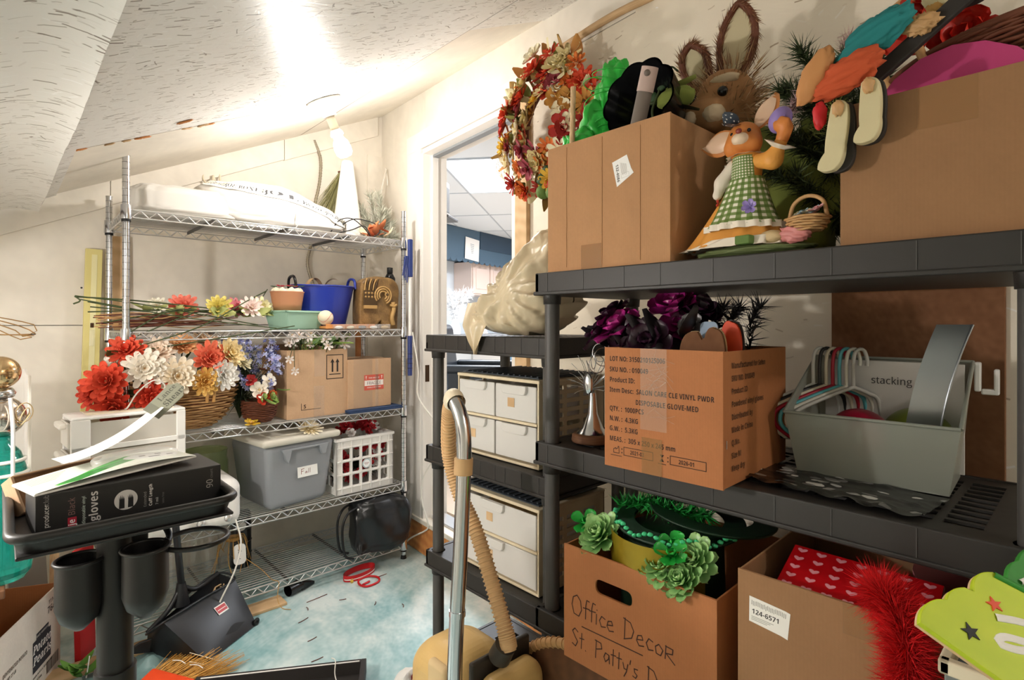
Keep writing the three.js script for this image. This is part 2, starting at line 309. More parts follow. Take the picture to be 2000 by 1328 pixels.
{ // sloping trim board under the ceiling on the gable
  const t = structGroup('trim_1');
  const strip = (x0, x1, dy) => at(ext([[x0, CEIL(x0) - 0.11 + dy], [x1, CEIL(x1) - 0.11 + dy], [x1, CEIL(x1) + 0.01], [x0, CEIL(x0) + 0.01]], 0.018, 0.002), 0, 0, ZB);
  part(t, 'board', muv(strip(-1.05, 0.36, 0)), M.plaster); part(t, 'board', muv(strip(0.366, 1.13, 0.005)), M.plaster); part(t, 'board', muv(strip(1.136, 1.7, 0)), M.plaster);
}
struct('wall_left', muv(bx(-1.1, -1.0, -0.06, CEIL(-1) + 0.1, -3.2, 2.2), 0.8), M.plaster);
struct('wall_rear', muv(at(ext([[-1.1, -0.06], [1.8, -0.06], [1.8, CEIL(1.8) + 0.05], [-1.1, CEIL(-1.1) + 0.05]], 0.1), 0, 0, 2.1), 0.8), M.plaster);
{ // ceiling: painted strand board sheets, each a little off its neighbour
  const g = structGroup('ceiling', [0, 1.715, 0]); g.rotation.z = SL;   // local x runs up the slope
  const k = 1 / Math.cos(SL);
  const sheet = (x0, x1, z0, z1, y0 = 0, t = 0.02) => muv(bx(x0 * k, x1 * k, y0, y0 + t, z0, z1), 0.85, rnd(), rnd());
  part(g, 'sheet', sheet(0.165, 1.208, -2.212, 0.25), M.ceiling); part(g, 'sheet', sheet(0.165, 1.21, 0.255, 2.15), M.ceiling);
  part(g, 'sheet', sheet(1.216, 1.85, -1.52, 2.15), M.ceiling); part(g, 'sheet', sheet(0.17, 1.208, -3.1, -2.222, 0.001), M.plaster);
  part(g, 'sheet', sheet(1.216, 1.85, -3.1, -1.527, 0.002), M.plaster);
  part(g, 'sheet', sheet(0.05, 0.172, -3.1, 2.15, -0.006), M.ceiling);
  part(g, 'backing', bx(-1.25, 2.2, 0.04, 0.08, -3.2, 2.2), mat('roofDeck', 0x3a2a1e, 0.9));
  part(g, 'joint_shade_strip', bx(0.165 * k, 1.208 * k, 0.0015, 0.012, -2.221, -2.213), M.darkBoard, 'dark strip standing for the shade of the joint'); part(g, 'joint_shade_strip', bx(1.2085 * k, 1.2155 * k, 0.0015, 0.012, -3.0, 2.1), M.darkBoard, 'dark strip standing for the shade of the joint');  // dark strips fill the sheet joints, the shade of the gaps put into colour
  // the low sheet sags away from the others and its edge curls down
  const w = surf((u, v) => { const x = -1.25 + u * 1.345, z = -2.93 + v * 5.0; const e = Math.max(0, (u - 0.93) / 0.07), s = 0.025 + 0.03 * Math.max(0, Math.sin(v * 2.4)); return [x, -s - 0.04 * e * e + 0.008 * N3(z * 2, x * 3, 1), z + 0.004 * N3(x * 9, z, 0)]; }, 60, 40);
  const w2 = w.clone(); w2.translate(0, 0.014, 0);
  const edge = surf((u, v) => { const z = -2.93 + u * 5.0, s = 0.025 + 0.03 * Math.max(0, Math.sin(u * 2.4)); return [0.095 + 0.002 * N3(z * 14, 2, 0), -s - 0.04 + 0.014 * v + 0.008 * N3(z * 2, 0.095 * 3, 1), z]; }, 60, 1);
  part(g, 'sheet', merge([muv(w, 0.85), muv(w2, 0.85)]), M.ceiling, 'sagging painted strand board sheet'); part(g, 'sheet_edge', edge, M.darkBoard, 'raw edge of the sagging sheet, darkened to stand for shade');  // edge strip coloured dark to carry the shadow along the curled sheet
  // torn putty and bare wood along the joint
  for (let i = 0; i < 9; i++) part(g, 'splinter', at(blob(rr(0.008, 0.022), 0.003, 0.004, 0.5, 3, i), rr(0.18, 0.62), -0.002, -2.218 + rr(-0.006, 0.006), 0, rr(-0.3, 0.3)), i % 2 ? M.riserWood : M.board);
  part(g, 'splinter', at(blob(0.026, 0.003, 0.01, 0.4, 3, 4), 0.50, -0.003, -2.10, 0, -0.4), M.riserWood);
}
// door wall: local x runs from the gable towards the camera
const DW = [1.737, 0, ZB], DT = -1.6635;
{
  const g = structGroup('wall_door', DW, DT), a = 0.56, b = 1.352, top = 2.165, sill = 0.19, T = -0.1;
  const pn = (x0, x1, y0, y1) => muv(bx(x0, x1, y0, y1, T, 0), 0.8, rnd(), rnd());
  part(g, 'panel', pn(-0.1, a, -0.06, 2.62), M.plaster); part(g, 'panel', pn(a, b, top, 2.285), M.plaster);
  part(g, 'panel', pn(a, 2.0, 2.289, 2.62), M.plaster);
  part(g, 'panel', pn(b, 2.0, -0.06, 2.285), M.osbWall); part(g, 'panel', pn(2.0, 5.4, -0.06, 2.62), M.osbWall);
  part(g, 'panel', bx(a, b, -0.06, sill, T, 0), M.plaster);
}
{ // casing, jambs, threshold and the bare wood riser of the step
  const t = structGroup('trim_2', DW, DT);
  part(t, 'casing', bx(0.385, 0.54, 0.19, 2.285, 0, 0.022, 0.003), M.white); part(t, 'casing', bx(0.385, 1.5, 2.19, 2.285, 0.0, 0.024, 0.003), M.white);
  part(t, 'casing', bx(1.372, 1.45, 0.19, 2.185, 0, 0.022, 0.003), M.board, 'bare pine casing');
  part(t, 'jamb', bx(0.542, 0.565, 0.19, 2.165, -0.13, 0.018), M.white); part(t, 'jamb', bx(1.347, 1.37, 0.19, 2.165, -0.13, 0.018), M.white); part(t, 'jamb', bx(0.565, 1.347, 2.16, 2.185, -0.13, 0.018), M.white);
  part(t, 'door_stop', bx(0.565, 0.577, 0.19, 2.16, -0.07, -0.035), M.white); part(t, 'door_stop', bx(1.335, 1.347, 0.19, 2.16, -0.07, -0.035), M.white); part(t, 'door_stop', bx(0.577, 1.335, 2.148, 2.16, -0.07, -0.035), M.grey, 'dark weather strip under the head');
  part(t, 'strike_plate', bx(0.563, 0.566, 0.93, 1.02, -0.02, 0.005), M.brownMetal);
  part(t, 'riser', muv(bx(0.30, 0.93, 0.004, 0.165, 0.0, 0.022, 0.002), 1.5), M.riserWood, 'orange stained wooden riser'); part(t, 'riser', muv(bx(0.934, 1.75, 0.004, 0.165, 0.0, 0.022, 0.002), 1.5), M.riserWood, 'orange stained wooden riser');
  part(t, 'threshold', bx(0.36, 1.6, 0.166, 0.192, -0.10, 0.03, 0.004), M.plaster); part(t, 'threshold', bx(0.565, 1.35, 0.192, 0.204, -0.11, -0.02, 0.003), M.steelWire, 'metal threshold strip');
}
{ // thin pole fixed along the wall above the shelves, hardboard sheet behind the shelves
  solo('wall_pole', 'weathered wooden pole fixed along the wall above the autumn wreath', 'pole', [tube([[1.55, 2.300, 0.006], [1.9, 2.31, 0.012], [2.2, 2.295, 0.006], [2.9, 2.28, 0.005]].map(([x, y, z]) => V(x, y, z)), 0.013, 40, 8)], M.board, DW, DT);
  const t = structGroup('trim_3', DW, DT); part(t, 'sheet', bx(2.615, 2.935, 0.5, 1.362, 0.0, 0.012, 0.001), M.hardboard, 'brown hardboard sheet on the wall');
}
// ---------------------------------------------------------------- bulbs
function bulb(p, dirX, cd, label) {
  const t = thing('ceiling_bulb', label, 'lamp', p); t.rotation.z = dirX;
  part(t, 'base', lathe([[0, 0.0], [0.072, 0.0], [0.072, -0.008], [0.062, -0.018], [0.038, -0.024], [0.03, -0.042], [0.029, -0.068], [0, -0.068]], 32), M.white, 'white porcelain lampholder');
  part(t, 'adapter', lathe([[0, -0.068], [0.018, -0.068], [0.019, -0.115], [0.015, -0.12], [0, -0.12]], 24), M.ivory, 'socket adapter with a pull chain hole');
  part(t, 'ballast', lathe([[0, -0.12], [0.02, -0.122], [0.027, -0.132], [0.027, -0.146], [0, -0.146]], 24), M.white);
  const em = new THREE.MeshStandardMaterial({ color: 0xffffff, emissive: 0xfff8ee, emissiveIntensity: 5, roughness: 0.3 });
  part(t, 'glass', lathe([[0, -0.146], [0.02, -0.146], [0.022, -0.16], [0.032, -0.175], [0.036, -0.2], [0.034, -0.222], [0.024, -0.236], [0, -0.24]], 28), em, 'glowing white bulb');
  const L = new THREE.PointLight(0xfff9f3, cd); L.position.set(0, -0.2, 0); L.castShadow = true; L.shadow.radius = 1.6; t.add(L); L.name = 'bulb_light';
}
bulb([0.982, CEIL(0.982) - 0.001, -2.2], SL, BULB_CD, 'bare glowing bulb in a white lampholder on the sloping ceiling');
bulb([-0.55, CEIL(-0.55) - 0.001, -1.5], SL, BULB2_CD, 'second bare bulb on the low side of the ceiling beside the closet rod');
bulb([0.75, CEIL(0.75) - 0.001, 1.3], SL, FILL_BULB_CD, 'added fill bulb near the rear wall of the attic, out of view');  // unseen bulb added as general fill from the rear
// ---------------------------------------------------------------- the bright room next door
{
  const F2 = 0.18, C2 = 2.62;
  struct('floor_salon', bx(1.85, 10, F2 - 0.05, F2, -9.5, 2.2), new THREE.MeshStandardMaterial({ color: 0xd9c4ad, roughness: 0.35 }));
  const wall2 = new THREE.MeshStandardMaterial({ color: 0xd9e0e5, roughness: 0.7 }), slate = new THREE.MeshStandardMaterial({ color: 0x4b6478, roughness: 0.6 }), slateDark = new THREE.MeshStandardMaterial({ color: 0x31465a, roughness: 0.6 });
  struct('wall_salon_side', bx(1.9, 10, 0, C2 + 0.1, 2.1, 2.2), wall2); struct('wall_salon_end', bx(10, 10.1, 0, C2 + 0.1, -9.6, 2.2), wall2); struct('wall_salon_left', bx(1.9, 10, 0, C2 + 0.1, -9.6, -9.5), wall2);
  struct('wall_salon_near', bx(1.88, 1.94, 0, C2 + 0.1, -9.5, -3.2), wall2);
  // far wall with a slate coloured bulkhead
  const W2 = [4.644, 0, -6.737], A2 = Math.atan2(0.593, 2.242);
  struct('wall_salon_far', bx(-1.6, 6, 0, C2 + 0.1, -0.1, 0), wall2, W2, A2);
  const sf = structGroup('trim_4', W2, A2); part(sf, 'bulkhead', bx(-1.6, 6, 2.2, C2, 0, 0.5), slate); part(sf, 'upper_band', bx(0.55, 6, 2.36, C2, 0.5, 0.512), slateDark);
  { const sc = []; for (let i = 0; i < 22; i++) sc.push(at(new THREE.CylinderGeometry(0.075, 0.075, 0.012, 12, 1, false, 0, PI), -1.5 + i * 0.14, 2.2, 0.5, HP, 0, -HP)); part(sf, 'scalloped_edge', sc, slate); }
  // suspended ceiling
  const ceil = structGroup('ceiling_salon', [3.35, C2, -3.95], A2 + 0.42);
  const tile = new THREE.MeshStandardMaterial({ color: 0xdfe3e6, roughness: 0.9 }), grid = new THREE.MeshStandardMaterial({ color: 0xb9c0c6, roughness: 0.6 });
  part(ceil, 'backing', bx(-4, 8, 0.03, 0.06, -8, 8), tile);
  const tg = muv(bx(0.008, 1.192, 0, 0.02, 0.008, 0.592)), tl = [];
  for (let i = -2; i < 5; i++) for (let j = -6; j < 8; j++) { if (i === 0 && (j === 0)) continue; const m = part(ceil, 'tile', tg, tile); m.position.set(i * 1.2 - 0.6, 0.004, j * 0.6 - 0.3); }
  for (let i = -2; i < 6; i++) tl.push(bx(i * 1.2 - 0.608, i * 1.2 - 0.592, -0.002, 0.012, -4, 5)); for (let j = -6; j < 9; j++) tl.push(bx(-3, 5.4, -0.002, 0.012, j * 0.6 - 0.308, j * 0.6 - 0.292));
  part(ceil, 'grid', tl, grid);
  const glow = new THREE.MeshStandardMaterial({ color: 0xffffff, emissive: 0xf2f7ff, emissiveIntensity: 3 });
  const troffer = (x, z, label) => {
    const c = Math.cos(A2 + 0.42), s = Math.sin(A2 + 0.42), p = [3.35 + x * c + z * s, C2, -3.95 - x * s + z * c];
    const t = thing('ceiling_panel_light', label, 'light', p, A2 + 0.42);
    part(t, 'frame', [bx(-0.6, 0.6, -0.006, 0.01, -0.3, -0.28), bx(-0.6, 0.6, -0.006, 0.01, 0.28, 0.3), bx(-0.6, -0.58, -0.006, 0.01, -0.28, 0.28), bx(0.58, 0.6, -0.006, 0.01, -0.28, 0.28)], grid);
    part(t, 'diffuser', bx(-0.58, 0.58, -0.002, 0.01, -0.28, 0.28), glow);
    const L = new THREE.RectAreaLight(0xf0f6ff, TROFFER, 1.16, 0.56); L.position.set(0, -0.02, 0); L.rotation.x = -HP; L.name = 'panel_light'; t.add(L);
  };
  troffer(0, 0, 'lit fluorescent ceiling panel seen through the doorway');
  troffer(2.4, 1.2, 'fluorescent ceiling panel deeper in the next room'); troffer(0, 3, 'fluorescent ceiling panel beyond the door wall');
}
// ---------------------------------------------------------------- chrome wire shelving against the gable
const CX0 = 0.35, CX1 = 1.566, CZ0 = -2.965, CZ1 = -2.522;
const SHY = [1.685, 1.215, 0.80, 0.40, 0.09];                // tops of the five shelves
{
  const t = thing('wire_shelving', 'tall chrome wire shelving unit with five shelves against the gable wall', 'shelving', [CX0, 0, CZ1]);
  const w = CX1 - CX0, d = CZ1 - CZ0;
  [[0, 0, 1.915], [w, 0, 1.835], [0, -d, 1.80], [w, -d, 1.80]].forEach(([x, z, h]) => {
    const g = [rod([x, 0.02, z], [x, h, z], 0.0125, 0.0125, 14), rod([x, h, z], [x, h + 0.004, z], 0.0135, 0.0135, 14)];
    const p = part(t, 'post', g, M.chrome);
    const rings = []; for (let y = 0.08; y < h - 0.01; y += 0.0254) rings.push(at(new THREE.TorusGeometry(0.0126, 0.0007, 4, 14), x, y, z, HP)); stuffPart(p, 'grooves', rings, M.greyPost);
    part(p, 'foot', rod([x, 0, z], [x, 0.022, z], 0.016, 0.012, 12), M.blackRubber);
  });
  SHY.forEach((y, i) => {
    const m = [], x1 = i === 4 ? w : w;
    const frame = (yy, r) => { for (const z of [0, -d]) m.push(rod([0.02, yy, z], [w - 0.02, yy, z], r, r, 6)); for (const x of [0, w]) m.push(rod([x, yy, -0.02], [x, yy, -d + 0.02], r, r, 6)); };
    frame(y - 0.003, 0.0038); frame(y - 0.034, 0.0036);
    const zig = (a, b, n) => { for (let k = 0; k < n; k++) { const p = (q) => [a[0] + (b[0] - a[0]) * q, 0, a[2] + (b[2] - a[2]) * q]; const A = p(k / n), C = p((k + 0.5) / n), B = p((k + 1) / n); A[1] = B[1] = y - 0.031; C[1] = y - 0.005; m.push(rod(A, C, 0.0026, 0.0026, 5), rod(C, B, 0.0026, 0.0026, 5)); } };
    zig([0.02, 0, 0], [w - 0.02, 0, 0], 22); zig([0.02, 0, -d], [w - 0.02, 0, -d], 22); zig([0, 0, -0.02], [0, 0, -d + 0.02], 8); zig([w, 0, -0.02], [w, 0, -d + 0.02], 8);
    const s = stuffPart(t, 'shelf', m, M.steelWire, 'chrome wire shelf');
    const ww = []; for (let k = 1; k < 19; k++) { const z = -d * k / 19; ww.push(rod([0, y, z], [w, y, z], 0.002, 0.002, 5)); }
    pieces(s, 'deck_wire', ww, M.steelWire);
    pieces(s, 'cross_bar', [0.25, 0.5, 0.75].map((q) => bx(w * q - 0.003, w * q + 0.003, y - 0.016, y - 0.003, -d, 0)), M.greyPost);
    const cl = []; for (const [x, z] of [[0, 0], [w, 0], [0, -d], [w, -d]]) cl.push(at(lathe([[0.0135, -0.042], [0.0195, -0.042], [0.0175, 0.012], [0.0135, 0.012]], 14), x, y, z)); pieces(s, 'collar', cl, M.chrome);
    const cs = []; for (const [x, z] of [[0, 0], [w, 0], [0, -d], [w, -d]]) cs.push(at(lathe([[0.013, -0.052], [0.0155, -0.052], [0.0155, -0.04], [0.013, -0.04]], 14), x, y, z)); pieces(s, 'split_sleeve', cs, M.blackRubber);
  });
}
// ---------------------------------------------------------------- black plastic shelving
// local x runs towards the camera side, local z out of the wall
function plasticShelving(label, pos, w, d, tops, postTop, bottomTop) {
  const t = thing('plastic_shelving', label, 'shelving', pos, -HP);
  const lip = 0.052, all = [...tops, bottomTop];
  all.forEach((y, si) => {
    // rim: a swept frame with a rounded lower bead
    const f = [bx(0, w, y - lip, y, -0.014, 0, 0.003), bx(0, w, y - lip, y, -d, -d + 0.014, 0.003), bx(0, 0.014, y - lip, y, -d, 0, 0.003), bx(w - 0.014, w, y - lip, y, -d, 0, 0.003)];
    f.push(bx(-0.004, w + 0.004, y - lip - 0.003, y - lip + 0.006, -d - 0.004, 0.004, 0.003));
    const s = part(t, 'shelf', f, M.blackPlastic, 'black plastic shelf rim');
    // deck with rows of slots
    const nx = Math.round((w - 0.16) / 0.06), nz = Math.round((d - 0.1) / 0.03), ho = [];
    const sx = (w - 0.16) / nx, sz = (d - 0.1) / nz;
    for (let i = 0; i < nx; i++) for (let j = 0; j < nz; j++) { const x = 0.08 + sx * i + 0.006, z = 0.05 + sz * j + 0.005; ho.push([[x, z], [x + sx - 0.012, z], [x + sx - 0.012, z + sz - 0.01], [x, z + sz - 0.01]]); }
    const dk = ext([[0.012, 0.012], [w - 0.012, 0.012], [w - 0.012, d - 0.012], [0.012, d - 0.012]], 0.004, 0, ho); dk.rotateX(-HP);
    dk.translate(0, y - 0.006, 0); part(s, 'slotted_deck', muv(dk), M.blackPlastic);
    const ribs = []; for (let i = 0; i <= 8; i++) { const x = 0.05 + (w - 0.1) * (i / 8) + (i % 3 - 1) * 0.008; ribs.push(bx(x - 0.0007, x + 0.0007, y - lip + 0.006, y - 0.003, 0, 0.0012)); }
    if (si === 0 || si === 1) pieces(s, 'rim_seam', ribs, M.greyPost);
    const so = []; for (const [x, z] of [[0.03, -0.03], [w - 0.03, -0.03], [0.03, -d + 0.03], [w - 0.03, -d + 0.03]]) so.push(at(lathe([[0, -0.075], [0.0215, -0.075], [0.023, -0.05], [0.023, 0], [0, 0]], 20), x, y - 0.002, z)); pieces(s, 'post_socket', so, M.blackPlastic);
  });
  for (const [x, z] of [[0.03, -0.03], [w - 0.03, -0.03], [0.03, -d + 0.03], [w - 0.03, -d + 0.03]]) {
    part(t, 'post', [rod([x, 0, z], [x, Math.max(...all) - 0.01, z], 0.0185, 0.0185, 20)], M.greyPost, 'dark grey tubular post');
  }
  return t;
}
plasticShelving('long black plastic shelving unit carrying cardboard boxes and holiday decorations', [0.972, 0, -0.958], 0.93, 0.40, [1.372, 0.955, 0.545], 1.37, 0.13);
plasticShelving('lower black plastic shelving unit with clear drawer units beside the doorway', [1.035, 0, -1.53], 0.565, 0.36, [1.21, 0.845, 0.497], 1.21, 0.15);
// ---------------------------------------------------------------- top wire shelf
{
  const q = thing('quilt', 'folded white quilted comforter on the top wire shelf beside the left posts', 'quilt', [0.60, 1.687, -2.74]);
  const g = softBox(0.44, 0.135, 0.30, 0.42, 0.035, 5, 3, 72, 40);
  warp(g, (v) => { const a = Math.abs(Math.sin((v.x + v.z) * 26)), b = Math.abs(Math.sin((v.x - v.z) * 26)); const s = 0.006 * (Math.min(a, b) ** 0.5 - 0.6); v.y += 0.0675 + s * (v.y > 0 ? 1 : 0.2); v.z += s * Math.sign(v.z); if (v.y < 0.002) v.y = 0.002; });
  mat('bedding', 0xe2ded7, 0.85); part(q, 'cover', g, M.bedding);
}
{
  const t = thing('pillow_bag', 'white pillow in a shiny bag with printed piping on the top wire shelf', 'pillow', [0.96, 1.687, -2.73]);
  const sg = (x, p) => Math.sign(x) * Math.pow(Math.abs(x), p);
  const F = (a, b, k0 = 1) => { const e = 0.62, x = 0.345 * sg(Math.cos(a), e) * sg(Math.cos(b), e), top = 0.115 * (1 - 0.55 * Math.max(0, x / 0.345) - 0.12 * Math.max(0, -x / 0.345)); const k = k0 + 0.05 * fbm(Math.cos(a) * 3 + 1, Math.sin(b) * 4, Math.sin(a) * 3); return [x * k, Math.max(0.002, 0.10 - 0.045 * Math.max(0, x / 0.345) + top * sg(Math.sin(b), e) * k), 0.155 * -sg(Math.sin(a), e) * sg(Math.cos(b), e) * k]; };
  mat('pillowBag', 0xe4e0d9, 0.4);
  part(t, 'bag', surf((u, v) => F(u * 2 * PI, (v - 0.5) * PI), 80, 44), M.pillowBag);
  const pt = canvasTex(2048, 128, (x, w, h) => { x.fillStyle = '#f6f3ea'; x.fillRect(0, 0, w, h); for (let i = 0; i < 5; i++) { txt(x, 'JOE BOXER', 60 + i * 410, 96, 78, { font: 'serif', color: '#3a3a3c' }); x.strokeStyle = '#d7cfa6'; x.lineWidth = 7; x.beginPath(); x.arc(30 + i * 410, 66, 20, 0, 7); x.stroke(); } }, { repeat: false });
  part(t, 'printed_piping', surf((u, v) => F(-(PI * 0.90 - u * PI * 0.85), 0.62 - 0.62 * u + (v - 0.5) * 0.40, 1.03), 60, 5), flat(pt, 0.6), 'cream piping printed with grey lettering');
  part(t, 'tie', tube([[0.06, 0.1, 0.15], [0.055, 0.06, 0.165], [0.06, 0.02, 0.16], [0.05, -0.0, 0.15]], 0.0025, 16, 6), M.cord);
}
{
  const t = thing('belt_buckle_strap', 'short dark brown leather strap lying on the white quilt', 'strap', [0.655, 1.832, -2.80]);
  part(t, 'strap', bx(-0.045, 0.045, -0.004, 0.022, -0.012, 0.012, 0.01), M.brownMetal); part(t, 'rivet', at(new THREE.SphereGeometry(0.005, 10, 6), 0.004, 0.013, 0.012), M.steelWire);
}
{
  const t = thing('white_cone', 'tall white cone standing below the bulb on the top wire shelf', 'cone', [1.36, 1.687, -2.75]);
  part(t, 'cone', lathe([[0, 0.0], [0.085, 0.0], [0.083, 0.012], [0.03, 0.42], [0.024, 0.428], [0, 0.43]], 40), M.whitePlastic);
}
{
  const t = thing('dried_grass_bundle', 'fan of dried olive grass spread behind the white cone', 'dried grass', [1.375, 1.69, -2.86]);
  part(t, 'blades', needles([[0, 0.40, 0], [0, 0.36, 0], [0, 0.33, 0]].map((p) => V(...p)), 800, 0.33, 0.0018, 0.62, '#8f8a58', '#4c4a28').applyMatrix4(new THREE.Matrix4().makeScale(1, 1, 0.3)), M.vc).userData.kind = 'stuff';
  part(t, 'binding', at(new THREE.TorusGeometry(0.012, 0.004, 6, 16), 0, 0.39, 0, HP), M.twig);
}
{
  const t = thing('frosted_pine_spray', 'grey-green frosted pine spray standing against the corner of the gable', 'artificial plant', [1.56, 1.69, -2.82]);
  const sp = [[[0, 0, 0], [-0.04, 0.1, 0.02], [-0.10, 0.19, 0.03]], [[0, 0, 0], [-0.01, 0.12, 0.03], [-0.04, 0.27, 0.02]], [[0, 0, 0], [0.03, 0.14, 0.03], [0.02, 0.30, 0.0]], [[0, 0.02, 0], [0.04, 0.1, 0.04], [0.07, 0.20, 0.02]], [[0, 0.02, 0], [-0.05, 0.07, 0.05], [-0.08, 0.12, 0.07]], [[0, 0.02, 0], [0.04, 0.06, 0.06], [0.08, 0.12, 0.05]], [[0, 0.0, 0], [0.0, 0.09, 0.07], [-0.01, 0.17, 0.09]], [[0, 0.0, 0], [0.05, 0.03, 0.05], [0.08, 0.05, 0.08]]];
  for (const s of sp) { const b = part(t, 'branch', tube(s, 0.003, 10, 5), M.twig); stuffPart(b, 'needles', needles(s.map((p) => V(...p)), 420, 0.055, 0.003, 0.8, '#9c9c88', '#e2e2d2'), M.vc); }
}
{
  const t = thing('orange_fabric_leaves', 'crumpled orange and cream fabric leaves on the top wire shelf corner', 'fabric leaves', [1.47, 1.69, -2.63]);
  for (let i = 0; i < 11; i++) part(t, 'leaf', at(leafGeo(rr(0.06, 0.09), rr(0.018, 0.028), rr(0.2, 0.6), i % 3 ? '#b5502c' : '#e0c9a4', i % 3 ? '#e08a5a' : '#f0e2c4'), rr(-0.08, 0.08), rr(0.008, 0.05), rr(-0.03, 0.04), rr(-0.5, 0.1), rr(0, 6)), M.vc);
}
solo('black_cable', 'thin black cable looping over the top wire shelf in front of the cone', 'cable', [tube([[1.20, 1.69, -2.62], [1.24, 1.76, -2.6], [1.30, 1.775, -2.58], [1.36, 1.735, -2.57], [1.40, 1.692, -2.56], [1.44, 1.72, -2.55], [1.42, 1.76, -2.56], [1.33, 1.78, -2.6], [1.26, 1.74, -2.62], [1.22, 1.695, -2.64]], 0.0028, 80, 6), tube([[1.24, 1.70, -2.6], [1.29, 1.715, -2.56], [1.35, 1.74, -2.55], [1.38, 1.70, -2.54]], 0.0028, 30, 6)], M.blackRubber);
solo('armored_cable', 'ribbed metal conduit running down the gable wall behind the shelves', 'conduit', [(() => { const g = tube([[1.30, 2.28, -3.035], [1.335, 2.18, -3.03], [1.33, 2.05, -3.03], [1.30, 1.90, -3.03], [1.28, 1.70, -3.03], [1.26, 1.58, -3.03], [1.29, 1.47, -3.028], [1.33, 1.40, -3.025]], 0.008, 220, 8); return warp(g, () => {}); })(), ...Array.from({ length: 60 }, (_, i) => { const c = curve([[1.30, 2.28, -3.035], [1.335, 2.18, -3.03], [1.33, 2.05, -3.03], [1.30, 1.90, -3.03], [1.28, 1.70, -3.03], [1.26, 1.58, -3.03], [1.29, 1.47, -3.028], [1.33, 1.40, -3.025]]); const g = new THREE.TorusGeometry(0.0083, 0.0016, 5, 10); g.rotateX(HP); return toward(g, c.getTangent(i / 60), c.getPoint(i / 60).toArray()); })], mat('conduit', 0xa89f8c, 0.45, { metalness: 0.6 }));
solo('wall_hook', 'cream bent wire hook fixed on the gable wall above the pillow', 'hook', [tube([[0.745, 2.01, -3.04], [0.735, 1.965, -3.03], [0.75, 1.94, -3.02], [0.772, 1.95, -3.015], [0.777, 1.985, -3.015], [0.785, 1.955, -3.015], [0.806, 1.95, -3.015], [0.812, 2.0, -3.035]], 0.0048, 40, 6)], M.ivory);
solo('white_cable_hanger', 'loops of white cable hanging from a nail in the corner by the doorway', 'cable', [tube([[1.70, 2.17, -2.93], [1.665, 2.10, -2.9], [1.64, 2.0, -2.89], [1.63, 1.9, -2.88], [1.655, 1.87, -2.86], [1.69, 1.89, -2.86], [1.70, 1.92, -2.87], [1.68, 1.90, -2.84], [1.65, 1.84, -2.82], [1.66, 1.75, -2.80], [1.675, 1.69, -2.78]], 0.0045, 80, 7), tube([[1.705, 2.18, -2.95], [1.70, 2.12, -2.92], [1.695, 2.07, -2.91]], 0.004, 12, 6)], M.cord);
